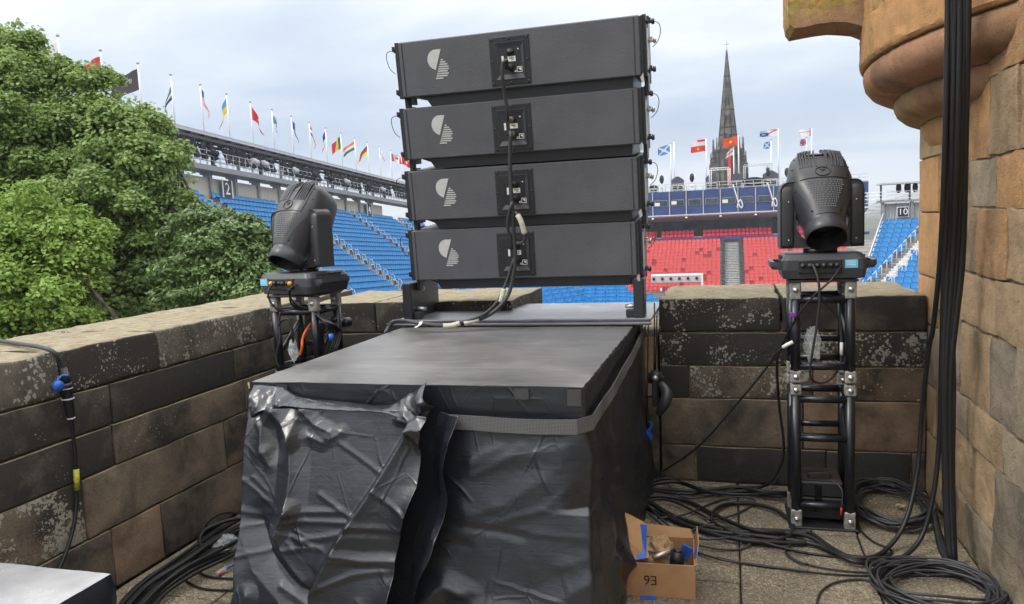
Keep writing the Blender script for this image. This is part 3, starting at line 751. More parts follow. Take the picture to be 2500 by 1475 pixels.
for x in XM:
    mb = MB(); mb.box((x, 99.1, 2.9), (.10, .12, 3.1)); mb.build('mullion', M_wgrey, hb)
for x in XM[::2]:
    mb = MB(); mb.cbox((x, 98.8, 1.1), (.3, .2, .18), .05); mb.build('lamp', M_white, hb)
mb = MB()
for hh in (4.9, 5.3, 5.7): mb.tube([(-18, 99.3, hh - .35), (16, 99.3, hh - .35)], .03, 5)
for i in range(34): mb.tube([(-18 + i, 99.3, 4.46), (-18 + i, 99.3, 5.36)], .03, 5)
mb.build('railing', M_wgrey, hb)
def rope_loop(x, z0):
    mb = MB(); pts = [(x - .35, 98.72, z0), (x + .05, 98.72, z0 - 1.4), (x + .35, 98.72, z0 - 2.5), (x + .6, 98.72, z0 - 2.9), (x + .75, 98.72, z0 - 2.5), (x + .5, 98.72, z0 - 1.9), (x + .2, 98.72, z0 - 2.4), (x + .15, 98.72, z0 - 2.9)]
    tag(mb.tube(spline(pts, 4), .07, 6).build('looped_hose', M_white, None, (x, 98.72, z0 - 3)), 'pale hose looped over the blue box roof rail, ' + ('left' if x < 3 else 'right') + ' of two', 'hose')
rope_loop(.95, 4.9); rope_loop(5.0, 4.9)
TL = iter(['small black flat shelter at the left end of the blue box roof', 'dark gabled shelter between the saltire flag and the lamp frame', 'dark gabled shelter left of the white portal frame', 'dark gabled shelter inside the portal at the spire foot', 'long black flat shelter to the right of the spire foot', 'wide dark gabled shelter under the pale ensign flag', 'dark gabled shelter at the right end of the blue box roof'])
def tent(xc, zb, w, h, black=False):
    t = thing('roof_tent', next(TL), 'shelter', (xc, 100.4, zb), 'equipment shelters on the blue box')
    mb = MB(); mb.prism([(xc - w / 2, zb + h * .42), (xc - w / 2, zb + h * .78), (xc - w * .12, zb + h), (xc + w * .12, zb + h), (xc + w / 2, zb + h * .78), (xc + w / 2, zb + h * .42)], 99.8, 101.2); mb.build('canvas', M_navy2 if black else M_tent, t)
    mb = MB()
    for x in (xc - w / 2, xc, xc + w / 2):
        for y in (99.75, 101.2): mb.box((x, y, zb + h * .21), (.09, .09, h * .42))
    for zz in (.12, .42): mb.box((xc, 99.72, zb + h * zz), (w, .08, .09))
    mb.build('frame', M_wgrey, t)
    mb = MB(); mb.cbox((xc, 100.4, zb + h * .2), (w * .8, .8, h * .34), .05); mb.build('equipment_rack', M_navy2, t)
for a in ((-9.2, 4.46, 1.0, 1.0, True), (-6.15, 4.46, 1.5, 1.85), (-2.0, 4.46, 1.4, 1.9), (1.05, 4.46, 1.3, 1.9), (3.1, 4.46, 3.0, 1.25, True), (5.05, 4.46, 1.75, 1.95), (8.0, 4.46, 1.4, 1.5)): tent(*a)
gf = thing('goal_frame', 'white lattice portal frame standing on the blue box in front of the spire', 'frame', (-.95, 99.6, 4.46))
for nm, p0, p1 in (('leg', (-2.1, 99.6, 4.46), (-2.1, 99.6, 6.95)), ('leg', (.15, 99.6, 4.46), (.15, 99.6, 6.95)), ('crossbar', (-2.1, 99.6, 6.95), (.15, 99.6, 6.95))):
    mb = MB(); a = Vector(p0); b = Vector(p1); e = Vector((.13, 0, 0)) if nm == 'leg' else Vector((0, 0, .13))
    for sgn in (-1, 1): mb.tube([a + e * sgn, b + e * sgn], .04, 5)
    n = 9
    for i in range(n): mb.tube([a.lerp(b, i / n) + e * (1 if i % 2 else -1), a.lerp(b, (i + 1) / n) + e * (-1 if i % 2 else 1)], .03, 4)
    mb.build(nm, M_white, gf)
gf2 = thing('goal_frame', 'grey lattice beam on legs to the right of the white portal frame', 'frame', (3.5, 99.9, 4.46))
for nm, p0, p1 in (('leg', (2.0, 99.9, 4.46), (2.0, 99.9, 7.15)), ('crossbar', (1.9, 99.9, 7.15), (5.3, 99.9, 7.15))):
    mb = MB(); a = Vector(p0); b = Vector(p1); e = Vector((.11, 0, 0)) if nm == 'leg' else Vector((0, 0, .11))
    for sgn in (-1, 1): mb.tube([a + e * sgn, b + e * sgn], .035, 5)
    for i in range(12): mb.tube([a.lerp(b, i / 12) + e * (1 if i % 2 else -1), a.lerp(b, (i + 1) / 12) + e * (-1 if i % 2 else 1)], .025, 4)
    mb.build(nm, M_wgrey, gf2)
o = link('spotlight', LME, None, (4.75, 99.9, 6.4)); tag(o, 'dark spotlight hanging from the grey beam beside the spire', 'spotlight'); 
for x in (-8.1, -4.35, 6.95):
    t = thing('light_stand', 'lamp in a white frame on the blue box roof, ' + ('leftmost' if x < -8 else 'middle' if x < 0 else 'rightmost') + ' of three', 'lamp', (x, 99.7, 4.46))
    for e in (-.45, .45):
        mb = MB(); mb.tube([(x + e, 99.7, 4.46), (x + e, 99.7, 6.5)], .03, 5); mb.build('post', M_white, t)
    mb = MB(); mb.lathe([(.05, .7), (.2, .6), (.28, .3), (.28, 0), (.14, -.35), (.05, -.4)], 10, Matrix.Translation((x, 99.7, 5.9))); mb.build('lamp_head', M_navy2, t)
    mb = MB(); mb.cbox((x, 99.7, 5.0), (.36, .3, .4), .04); mb.build('control_box', M_label, t)
# pale scaffold platform low down at the left of the red seats
cp = thing('camera_platform', 'white fronted platform with dark lamps below the red seats', 'platform', (-5.8, 85.5, -8))
mb = MB(); mb.box((-5.6, 85.5, -5.05), (5.4, 1.2, .14)); mb.build('deck', M_white, cp)
mb = MB(); mb.box((-5.6, 84.9, -5.5), (5.4, .08, .62)); mb.build('fascia', M_wgrey, cp)
mb = MB(); mb.box((-2.83, 85.0, -5.8), (.2, .3, 1.8)); mb.build('post', M_white, cp)
for i in range(6):
    mb = MB(); mb.cyl((-8 + .92 * i, 84.7, -5.42), (-8 + .92 * i, 84.86, -5.38), .14, .17, 8); mb.build('lamp', M_navy2, cp)
for i in range(11):
    x = -7.2 + .3 * i; h = random.uniform(.35, .6); mb = MB(); mb.cbox((x, 84.6, -6.75 + h / 2), (.2, .2, h), .05); mb.build('bunting', random.choice([M_label, M_red, M_navy, M_white]), cp)
mb = MB(); mb.box((-3.6, 84.7, -6.45), (1.1, .5, .55)); mb.build('case', M_dgrey, cp)

# right hand stand with the number 10 --------------------------------------
r10 = thing('grandstand', 'stand of blue seats on the right below a panel numbered 10', 'grandstand', (12, 58, -5))
mb = MB(); RM = []
for i in range(15):
    zt = .58 - .29 * i - .86; y = 61.5 - .75 * i; xl = 11.1 - .235 * i
    mb.box(((xl - .2 + 16.5) / 2, y, zt - 1.5), (16.5 - xl + .2, .75, 3))
    sx = 14.45 - .437 * i; x = xl
    while x < 16:
        if abs(x - sx) > .55: RM.append(basis(Vector((-1, 0, 0)), Vector((0, -1, 0)), Vector((x, y, zt))))
        x += .5
mb.build('terrace_steps', M_conc, r10)
place_seats(r10, RM, lambda k: SEAT_B, 280, lambda x, y: x < 2260)
mb = MB()
for i in range(30):
    sx = 14.45 - .437 * i / 2; mb.box((sx, 61.3 - .375 * i, -.28 - .145 * i + .04), (.95, .2, .26))
mb.build('stairs', M_label, r10)
mb = MB()
for i in range(14):
    for e in (-.6, .6):
        sx = 14.45 - .437 * i + e; y = 61.3 - .75 * i; zt = -.28 - .29 * i; mb.tube([(sx, y, zt), (sx, y, zt + .95)], .03, 5); mb.tube([(sx, y, zt + .95), (sx - .3, y - .5, zt + .75)], .03, 5)
xl = 11.0
mb.tube([(11.0, 61.9, 1.0), (8.0, 52, -2.9)], .05, 5); mb.tube([(11.0, 61.9, .5), (8.0, 52, -3.4)], .04, 5)
tag(mb.build('handrails', M_wgrey, r10), kind='stuff')
for b in range(3):
    mb = MB(); n = 20; x0 = 11.0 + 1.95 * b
    mb.grid([[(x0 + .12 + 1.71 * k / n, 62.3 + (.05 if k % 2 else 0), zz) for k in range(n + 1)] for zz in (-.4, 1.70)], False); mb.build('back_panel', M_gpanel, r10)
    mb = MB(); mb.box((x0, 62.2, .75), (.2, .3, 2.1)); mb.build('post', M_grey, r10)
mb = MB(); mb.box((13.5, 62.6, 1.88), (5.4, 1.4, .14)); mb.build('gantry_deck', M_grey, r10)
mb = MB(); mb.box((14, 62.6, 3.16), (6.3, 2.4, .12)); mb.build('roof', M_wgrey, r10)
mb = MB()
for x in (11.0, 12.95, 14.9): mb.box((x, 62.9, 2.52), (.12, .12, 1.14))
mb.build('gantry_post', M_dgrey, r10)
mb = MB()
for zz in (2.1, 2.35, 2.6): mb.tube([(8.6, 61.9, zz - .05), (16, 61.9, zz)], .025, 5)
for i in range(12): mb.tube([(8.6 + .65 * i, 61.9, 1.7), (8.6 + .65 * i, 61.9, 2.6)], .025, 5)
for zz in (1.0, 1.4, 1.7): mb.tube([(6.5, 62.4, zz), (11, 62.4, zz + .1)], .025, 5)
mb.build('railing', M_white, r10)
for i in range(5):
    mb = MB(); mb.lathe([(.05, .35), (.16, .25), (.19, 0), (.15, -.25), (.05, -.33)], 8, Matrix.Translation((12.05 + .55 * i, 62.1, 2.78))); tag(mb.build('spotlight', M_navy2, None, (12.05 + .55 * i, 62.1, 2.45)), 'dark round spotlight hanging under the roof above the number 10 panel', 'spotlight', 'spotlights above the number 10 panel')
sg = thing('section_sign', 'black sign with white number 10 on the right stand', 'sign', (12.35, 62.1, 1.05))
mb = MB(); mb.box((12.35, 62.14, 1.05), (.82, .06, .78)); mb.build('frame', M_white, sg)
mb = MB(); mb.box((12.35, 62.10, 1.05), (.70, .06, .66)); mb.build('board', M_ink, sg)
me = text_mesh('10', .62, .004); me.materials.append(M_white); o = link('numeral', me, sg); o.matrix_basis = Matrix.Translation((0, -.036, 0)) @ Matrix.Rotation(PI / 2, 4, 'X') @ Matrix.Diagonal((1.1, 1.0, 1, 1))

# lower bank of blue seats seen through the gap ----------------------------
lb = thing('seat_bank', 'lower bank of blue seats seen through the gap under the speaker stack', 'seats', (-2, 33, -4))
E1 = Vector((.62, .78, .02)).normalized(); F1 = Vector((.78, -.62, 0)).normalized(); P0 = at(1235, 748, 'Y', 30.0)
bm_ = []; stp = MB()
for r in range(9):
    o_ = P0 - F1 * (.78 * r - 2.4) + ZU * (.10 * r - .9 - .25)
    for c in range(-9, 15):
        if c % 8 == 3: continue
        bm_.append(basis(E1, F1, o_ + E1 * (.5 * c)))
    a = o_ - E1 * 5 + F1 * .25; b = o_ + E1 * 7.2 + F1 * .25
    stp.add([a, b, b - F1 * .78, a - F1 * .78, a - ZU * 1.2, b - ZU * 1.2, b - F1 * .78 - ZU * 1.2, a - F1 * .78 - ZU * 1.2], [(0, 1, 2, 3), (0, 4, 5, 1), (1, 5, 6, 2), (2, 6, 7, 3), (3, 7, 4, 0)])
stp.build('terrace_steps', M_conc, lb); place_seats(lb, bm_, lambda k: SEAT_B, 120, lambda x, y: 1240 < x < 1420)
lb2 = thing('seat_bank', 'straight rows of blue seats beside pale steps under the speaker stack', 'seats', (2, 34, -4))
P1 = at(1445, 745, 'Y', 31.0); bm_ = []; stp = MB(); sv = MB()
for r in range(9):
    o_ = P1 + Vector((-.12 * r, .8 * r - 1.6, .08 * r - .86 - .15))
    for c in range(0, 4):
        bm_.append(basis(Vector((-1, 0, 0)), Vector((0, -1, 0)), o_ + Vector((.5 * c, 0, 0))))
    stp.box((o_.x + .8, o_.y, o_.z - .6), (2.4, .8, 1.2))
    for q in (0, .4): sv.box((o_.x - .62, o_.y + q, o_.z + .1 + q * .1), (.72, .12, .14))
stp.build('terrace_steps', M_conc, lb2); sv.build('stairs', M_label, lb2); place_seats(lb2, bm_, lambda k: SEAT_B, 90, lambda x, y: 1400 < x < 1560)

# flags ---------------------------------------------------------------------
FM = {}
def fm(c):
    if c not in FM: FM[c] = simple('flag_cloth', c, .8, 0, .04, 3)
    return FM[c]
W_ = (.62, .62, .64); R_ = (.55, .02, .035); B_ = (.02, .05, .28); G_ = (.02, .13, .07); LB = (.05, .28, .58); Y_ = (.72, .50, .03); K_ = (.02, .02, .025); O_ = (.72, .17, .03); NV = (.05, .04, .17)
def saltire(f, x, w=.11):
    return lambda u, v: x if abs(u - v) < w or abs(u - (1 - v)) < w else f
def cross(f, x, w=.09): return lambda u, v: x if abs(u - .5) < w * .7 or abs(v - .5) < w else f
DES = {
 'green': lambda u, v: G_ if v < .45 else (W_ if v < .7 else K_),
 'stars': lambda u, v: B_ if (u < .42 and v < .54) else (R_ if int(v * 11) % 2 == 0 else W_),
 'ukr': lambda u, v: LB if v < .5 else Y_,
 'redem': lambda u, v: W_ if abs(u - .5) + abs(v - .5) < .17 else R_,
 'salt': saltire((.03, .20, .36), W_), 'salt2': saltire((.05, .22, .55), W_),
 'navy': lambda u, v: NV if not (u < .4 and v < .45 and abs(u - v) < .06) else W_,
 'tri1': lambda u, v: R_ if v < .33 else (W_ if v < .66 else B_),
 'tri2': lambda u, v: B_ if u < .33 else (W_ if u < .66 else R_),
 'irl': lambda u, v: G_ if u < .3 else (Y_ if u < .55 else R_),
 'ind': lambda u, v: O_ if v < .33 else (W_ if v < .66 else G_),
 'ger': lambda u, v: K_ if v < .33 else (R_ if v < .66 else Y_),
 'stg': cross(W_, R_), 'can': lambda u, v: R_ if (u < .25 or u > .75 or abs(u - .5) + abs(v - .5) < .2) else W_,
 'dark': lambda u, v: (.045, .04, .045), 'whr': lambda u, v: W_ if u < .6 else (.55, .15, .1),
 'rwr': lambda u, v: (Y_ if abs(u - .5) + abs(v - .75) < .12 else (.6, .04, .03)) if v > .5 else (W_ if v > .2 or u > .55 else R_),
 'ora': lambda u, v: Y_ if abs(u - .5) + abs(v - .5) < .16 else (.62, .07, .02),
 'ens': lambda u, v: (R_ if abs(u - v * 1.0) < .12 or v < .12 else W_) if u < .5 else ((B_ if .10 < math.hypot(u - .78, v - .6) < .3 else W_) if math.hypot(u - .78, v - .6) < .36 else (.45, .55, .7)),
 'wht': lambda u, v: (.72, .72, .74) if not (u < .12 or (.35 < v < .42)) else (.5, .2, .25),
 'ujk': lambda u, v: R_ if (abs(u - .5) < .1 or abs(v - .5) < .13) else (W_ if (abs(u - v) < .12 or abs(u + v - 1) < .12) else B_)}
def flagpole(base, top, design, droop, L, H, side, label, group, r=.065, ph=0.0, furl=.28, off=.25):
    t = thing('flagpole', label, 'flagpole', base, group); b = Vector(base)
    mb = MB(); mb.tube([b, (b.x, b.y, top)], [r, r * .7], 8); mb.build('pole', M_white, t)
    mb = MB(); mb.lathe([(.0, .12), (.09, .07), (.1, 0), (.09, -.06), (.0, -.1)], 8, Matrix.Translation((b.x, b.y, top + .08))); mb.build('finial', M_wgrey, t)
    if design is None: return t
    nu, nv = 18, 12; vs = []; a = math.radians(droop); f = DES[design]
    for j in range(nv + 1):
        v = j / nv
        for i in range(nu + 1):
            u = i / nu
            # upper edge hangs in an arc; cloth folds narrow as it droops
            aa = a * (1 - (1 - u) ** 2 * .45)
            hx = u * L * math.cos(aa); hz = -u * L * math.sin(aa)
            w = math.sin(u * 7 + ph + v * 2.2) * .13 * u ** .5
            vx = v * H * (1 - furl * u) if droop > 40 else v * H
            x = side * (hx + v * H * math.sin(a) * .28 * u + .08); zz = hz - vx + w * .25
            vs.append((b.x + x, b.y + w * 1.6 - .1 * u, top - off + zz))
    cols = []; fs = []; mi = []
    for j in range(nv):
        for i in range(nu):
            c = f((i + .5) / nu, (j + .5) / nv)
            if c not in cols: cols.append(c)
            fs.append((j * (nu + 1) + i, j * (nu + 1) + i + 1, (j + 1) * (nu + 1) + i + 1, (j + 1) * (nu + 1) + i)); mi.append(cols.index(c))
    mb = MB(); mb.add(vs, fs, True); mb.mi = mi
    mb.build('flag', [fm(c) for c in cols], t, fix=False); return t
GL = 'flagpoles along the roof of the left stand'
LF = [(-3, 'whr', 25, 1.9, 1.2, -1, 'white and red flag'), (-2, 'redem', 20, 1.8, 1.2, -1, 'red flag half hidden by the tree'), (-1, 'dark', 18, 2.3, 1.35, -1, 'charcoal flag with pale lettering'), (0, 'green', 74, 1.9, .9, -1, 'drooping dark green flag'),
      (1, 'stars', 78, 1.5, 1.1, 1, 'limp striped flag with dark canton'), (2, 'ukr', 76, 1.9, 1.1, -1, 'blue and yellow flag'), (3, 'redem', 66, 1.9, 1.1, 1, 'red flag with a white emblem'), (4, 'salt', 78, 1.7, 1.0, 1, 'teal flag with a white saltire'),
      (5, 'navy', 80, 1.7, .8, 1, 'dark violet flag'), (6, 'tri1', 80, 1.7, .8, 1, 'red white and blue limp flag'), (7, 'tri2', 84, 1.8, .7, -1, 'limp dark blue white and red flag'), (8, 'irl', 40, 1.1, 1.2, -1, 'green yellow and red flag'),
      (9, 'ind', 30, 1.5, .9, -1, 'orange white and green flag'), (10, 'ger', 52, 1.7, .9, -1, 'black red and yellow flag'), (11, 'stg', 72, 1.7, .8, 1, 'white flag with a red cross'), (12, 'can', 20, 1.4, .9, 1, 'red and white flag with a red centre'), (13, 'redem', 30, 1.3, .9, 1, 'pinkish red flag at the far end')]
for i, des, dr, L, H, sd, lab in LF:
    b = LS(48.05 + 3.25 * i, 36.5, 10.4); tp = LS(48.05 + 3.25 * i, 36.5, 14.15).z
    t = flagpole(b, tp, des, dr, L, H, sd, 'pole flying the ' + lab + ' above the left stand roof', GL, ph=i * 1.3, off=.75 if i == 0 else .3)
    if des == 'dark':
        fl_ = [c for c in t.children if c.name.startswith('flag')][0]
        me = text_mesh('INBU', .42, .004); me.materials.append(fm((.5, .5, .52))); o = link('lettering', me, fl_)
        o.matrix_basis = Matrix.Translation((-.72, -.42, tp - b.z - 1.05)) @ Matrix.Rotation(math.radians(16), 4, 'Y') @ Matrix.Rotation(PI / 2, 4, 'X') @ Matrix.Diagonal((-1, 1, 1, 1))
GE = 'flagpoles on the blue box at the end of the arena'
for x, y, top, des, dr, L, H, sd, lab, off in ((-6.6, 101.6, 10.9, None, 0, 0, 0, 0, 'bare white pole beside the pale blue saltire flag', 0), (-7.05, 101.7, 10.6, 'salt2', 12, 1.55, 1.15, -1, 'white pole flying a pale blue saltire flag', .05), (-2.6, 101.6, 11.0, 'rwr', 5, 1.8, 1.5, -1, 'white pole flying a red white and red flag', .1),
      (1.35, 101.6, 11.1, 'ora', 8, 1.75, 1.15, -1, 'white pole flying an orange red flag before the spire', .1), (.75, 101.9, 9.8, 'stg', 45, 1.0, 1.0, -1, 'white pole with a small white flag before the spire', .1), (6.1, 101.6, 11.6, 'ens', 4, 2.1, .8, -1, 'white pole flying a pale ensign with a roundel', .1),
      (5.25, 101.9, 10.2, 'salt2', 8, .8, .85, -1, 'white pole with a small blue and white flag', .1), (9.95, 101.6, 11.4, 'wht', 4, 1.4, .95, -1, 'tall white pole flying a plain white flag right of the spire', .1), (9.4, 101.9, 10.2, 'ujk', 6, .7, .8, -1, 'white pole with a small red white and blue flag', .1)):
    flagpole((x, y, 4.4), top, des, dr, L, H, sd, lab, GE, r=.09, ph=x, off=off)

# church spire ---------------------------------------------------------------
M_kirk = simple('blackened_kirk_stone', (.064, .061, .058), .9, 0, .5, .35)
M_kirk2 = simple('weathered_kirk_stone', (.105, .095, .083), .9, 0, .45, .6)
ks = thing('church_spire', 'tall blackened gothic spire with clustered pinnacles and a cross', 'church', (.2, 190, -16))
C0 = Vector((.15, 190, 0))
mb = MB(); mb.box((.15, 190, -2), (6.4, 6.4, 36)); mb.build('tower', M_kirk, ks)
sp_ = []; n8 = 8
def octr(r, z): return [C0 + Vector((r * math.cos(PI / 8 + k * PI / 4), r * math.sin(PI / 8 + k * PI / 4), z)) for k in range(8)]
mb = MB(); mb.loft([octr(2.9, 13), octr(2.35, 17), octr(.14, 38.6)], False); mb.build('spire', M_kirk2, ks)
mb = MB()
for zz in (19.5, 21.2, 25.3, 29.6, 33): 
    r = 2.35 - (zz - 17) * (2.21 / 21.6)
    mb.loft([octr(r + .05, zz - .16), octr(r + .13, zz), octr(r + .02, zz + .16)], False)
for k in range(8): mb.tube([octr(2.38, 17)[k], octr(.16, 38.6)[k]], [.13, .04], 5)
mb.build('string_course', M_kirk, ks)
mb = MB()
for zz, hh in ((18.2, 1.2), (22.0, 2.0), (26.2, 1.7), (30.3, 1.2)):
    r = (2.35 - (zz - 17) * (2.21 / 21.6)) * .93
    for e in (-.3, .3): mb.box((C0.x + e * r * .9, C0.y - r - .02, zz + hh / 2), (.22 * r, .1, hh))
mb.build('lancet', simple('lancet_void', (.02, .018, .016), .9), ks)
mb = MB(); mb.lathe([(.0, .4), (.2, .3), (.25, .0), (.1, -.3)], 8, Matrix.Translation((C0.x, C0.y, 38.7))); mb.box((C0.x, C0.y, 39.9), (.10, .10, 2.1)); mb.box((C0.x, C0.y, 40.25), (1.25, .09, .10)); mb.build('cross', M_grey, ks)
def pinn(x, y, z0, z1, w):
    mb = MB(); mb.box((x, y, z0 + (z1 - z0) * .25), (w, w, (z1 - z0) * .5))
    zb = z0 + (z1 - z0) * .5; zs = [zb, zb + .01]
    prof = [(w * .72, zb), (w * .5, zb + .12)]; nst = 4
    for i in range(nst):
        t = i / nst; r = w * .5 * (1 - t * .85); zc = zb + .12 + (z1 - zb - .1) * (i + .5) / nst
        prof += [(r * .8, zc), (r * 1.12, zc + .08), (r * .7, zc + .2)]
    prof += [(.02, z1)]
    mb.lathe(prof, 8, Matrix.Translation((x, y, 0)), smooth=False); mb.build('pinnacle', M_kirk, ks)
for x, y, z0, z1, w in ((-3.15, 187, 8, 18.6, 1.05), (3.5, 187, 8, 18.8, 1.05), (-2.35, 186.7, 11, 18.9, .6), (2.75, 186.7, 11, 18.6, .6), (-3.75, 188, 5, 15.6, .8), (4.1, 188, 5, 15.6, .8), (-1.5, 187.5, 14, 18.6, .45), (1.9, 187.5, 14, 18.6, .45), (-.7, 187.2, 14, 17.6, .4), (1.05, 187.2, 14, 17.7, .4), (-4.1, 189, 3, 13.0, .6), (4.5, 189, 3, 13.0, .6), (-2.75, 186.8, 9, 16.4, .5), (3.1, 186.8, 9, 16.2, .5)): pinn(x, y, z0, z1, w)
mb = MB()
for x in (-2.3, -1.2, 1.6, 2.6): mb.prism([(x - .4, 6), (x - .4, 13), (x, 14.2), (x + .4, 13), (x + .4, 6)], 186.5, 186.79)
mb.build('buttress', M_kirk2, ks)
mb = MB(); mb.prism([(.05, 8), (.05, 15.0), (.42, 15.9), (.8, 15.0), (.8, 8)], 186.35, 186.5); mb.build('red_banner', simple('red_banner_cloth', (.55, .02, .03), .7), ks)
# hills ------------------------------------------------------------------------
M_hill = simple('heath_hill', (.13, .125, .085), .95, 0, .35, .012)
mb = MB(); G = []
for j in range(9):
    row = []
    for i in range(25):
        x = 380 + 65 * i; prof = 62 + 22 * math.sin(i * .33 - 1.0) + 30 * max(0, (i - 9) / 15) + 5 * math.sin(i * 1.7) - 26 * math.exp(-((i - 0) / 2.2) ** 2) * 2
        row.append((x, 2100 + 90 * j, -16 + max(0, prof + 16 - 2) * math.sin(PI * min(1, j / 8)) ** .8 if 0 < j < 8 else -17))
    G.append(row)
mb.grid(G); tag(mb.build('hills', M_hill), kind='structure')
# ------------------------------------------------------------------ trees beyond the left wall
def leaf_mat(name, col, col2, rough=.5, trans=.42):
    m = bpy.data.materials.new(name); m.use_nodes = True; nt = m.node_tree; nt.nodes.clear()
    g = NN(nt, 'ShaderNodeNewGeometry'); tc = NN(nt, 'ShaderNodeTexCoord').outputs['Object']
    r = g.outputs['Random Per Island']; n = noise(nt, tc, .9, 3)
    f = mth(nt, 'ADD', mth(nt, 'MULTIPLY', r, .55), mth(nt, 'MULTIPLY', mth(nt, 'SUBTRACT', n, .25), .8), clamp=True)
    c = ramp(nt, f, [(0.05, tuple(x * .62 for x in col)), (.45, col), (.85, col2), (1, tuple(x * 1.25 for x in col2))])
    b = NN(nt, 'ShaderNodeBsdfPrincipled'); nt.links.new(c, b.inputs['Base Color']); b.inputs['Roughness'].default_value = rough; b.inputs['Specular IOR Level'].default_value = .4
    t = NN(nt, 'ShaderNodeBsdfTranslucent'); nt.links.new(mixc(nt, .5, c, (.24, .32, .05)), t.inputs[0])
    mx = NN(nt, 'ShaderNodeMixShader'); mx.inputs[0].default_value = trans
    nt.links.new(b.outputs[0], mx.inputs[1]); nt.links.new(t.outputs[0], mx.inputs[2])
    o = NN(nt, 'ShaderNodeOutputMaterial'); nt.links.new(mx.outputs[0], o.inputs[0]); return m
M_bark = simple('tree_bark', (.07, .055, .04), .9, 0, .4, 6, .6, 30)
def unit(a): return a / np.maximum(np.linalg.norm(a, axis=1, keepdims=True), 1e-9)
def foliage(name, root, mat, clumps, dens, size, wide=.75, sub=16, droop=.0, out=.6):
    C = []; Nn = []; org = np.array(ORG[root.name])
    for (c, R) in clumps:
        c = np.array(c)
        k = int(sub * 1.25 * max(.6, R) ** 1.3) + 8
        d = unit(rng.normal(size=(k, 3))); d[:, 2] = np.abs(d[:, 2]) * .8 + d[:, 2] * .35; d = unit(d)
        sc = c + d * R * rng.uniform(.25, 1.08, (k, 1)) * np.array([1, 1, .92]); sr = R * rng.uniform(.22, .46, k)
        for p, r, dd in zip(sc, sr, d):
            n = max(8, int(dens * r * r * rng.uniform(.7, 1.3)))
            q = unit(rng.normal(size=(n, 3)) + dd * .55 + np.array([0, 0, .35])); rad = r * rng.uniform(.35, 1.05, (n, 1)) ** .7
            pos = p + q * rad * np.array([1.15, 1.15, .72])
            pos[:, 2] -= droop * (np.linalg.norm((pos - p)[:, :2], axis=1) ** 2) / max(r, .1)
            C.append(pos); Nn.append(q * out + np.array([0, 0, .55]) + rng.normal(size=(n, 3)) * .45)
    for (c, R) in clumps:       # loose leaves between the masses
        n = int(dens * R * R * .55); d = unit(rng.normal(size=(n, 3))); C.append(np.array(c) + d * R * rng.uniform(.2, 1.22, (n, 1)) ** .6); Nn.append(d * .6 + np.array([0, 0, .6]) + rng.normal(size=(n, 3)) * .5)
    C = np.concatenate(C); Nn = unit(np.concatenate(Nn)); n = len(C)
    a = unit(np.cross(Nn, rng.normal(size=(n, 3)))); b = np.cross(Nn, a)
    s = size * rng.uniform(.6, 1.35, (n, 1)); V = np.empty((n, 4, 3))
    V[:, 0] = C - a * s * .5; V[:, 1] = C + b * s * wide * .5 - Nn * s * .12; V[:, 2] = C + a * s * .55 - Nn * s * .10; V[:, 3] = C - b * s * wide * .5 - Nn * s * .12
    V -= org
    me = bpy.data.meshes.new(name); me.vertices.add(n * 4); me.vertices.foreach_set('co', V.reshape(-1))
    me.loops.add(n * 6); idx = (np.arange(n) * 4)[:, None] + np.array([0, 1, 2, 0, 2, 3]); me.loops.foreach_set('vertex_index', idx.reshape(-1).astype(np.int32))
    me.polygons.add(n * 2); me.polygons.foreach_set('loop_start', (np.arange(n * 2) * 3).astype(np.int32)); me.polygons.foreach_set('loop_total', np.full(n * 2, 3, np.int32))
    me.update(calc_edges=True); me.materials.append(mat)
    return link(name, me, root), n
def limb(mb, p0, p1, r0, r1, wob=.15):
    p0 = Vector(p0); p1 = Vector(p1); L = (p1 - p0).length; pts = [p0]
    for t in (.25, .5, .75): pts.append(p0.lerp(p1, t) + Vector((random.uniform(-1, 1), random.uniform(-1, 1), random.uniform(-.3, .6))) * wob * L * .3)
    pts.append(p1); S = spline(pts, 4); mb.tube(S, [r0 + (r1 - r0) * i / (len(S) - 1) for i in range(len(S))], 7)
def make_tree(label, base, px, mat, dens, size, fork, r0, grow=1.2, **kw):
    """px: crown masses as (photo x, photo y, depth, radius in metres)."""
    cl = [(tuple(at(x, y, 'Y', Y)), R) for x, y, Y, R in px]; cl = [(c, R * grow) for c, R in cl]
    t = thing('tree', label, 'tree', base)
    foliage('crown', t, mat, cl, dens, size, **kw)
    mb = MB(); b = Vector(base); f = Vector(fork)
    limb(mb, b, f, r0, r0 * .7, .08); mb.build('trunk', M_bark, t)
    for c, R in cl:
        mb = MB(); e = Vector(c); limb(mb, f, e, r0 * .22, .015, .25)
        for k in range(3):
            d = Vector((random.uniform(-1, 1), random.uniform(-1, 1), random.uniform(-.2, 1))).normalized(); s_ = f.lerp(e, random.uniform(.55, .95)); limb(mb, s_, e + d * R * .85, .018, .006, .2)
        mb.build('branch', M_bark, t)
    return t
M_leafA = leaf_mat('maple_leaves', (.215, .315, .09), (.36, .48, .16))
M_leafB = leaf_mat('bright_maple_leaves', (.245, .375, .07), (.40, .55, .13))
M_leafC = leaf_mat('glossy_dark_leaves', (.095, .165, .045), (.27, .37, .14), .33, .25)
M_leafD = leaf_mat('shade_tinted_leaves', (.11, .175, .05), (.20, .29, .09))  # darker copy of the leaf greens, shade between the crowns put into the colour
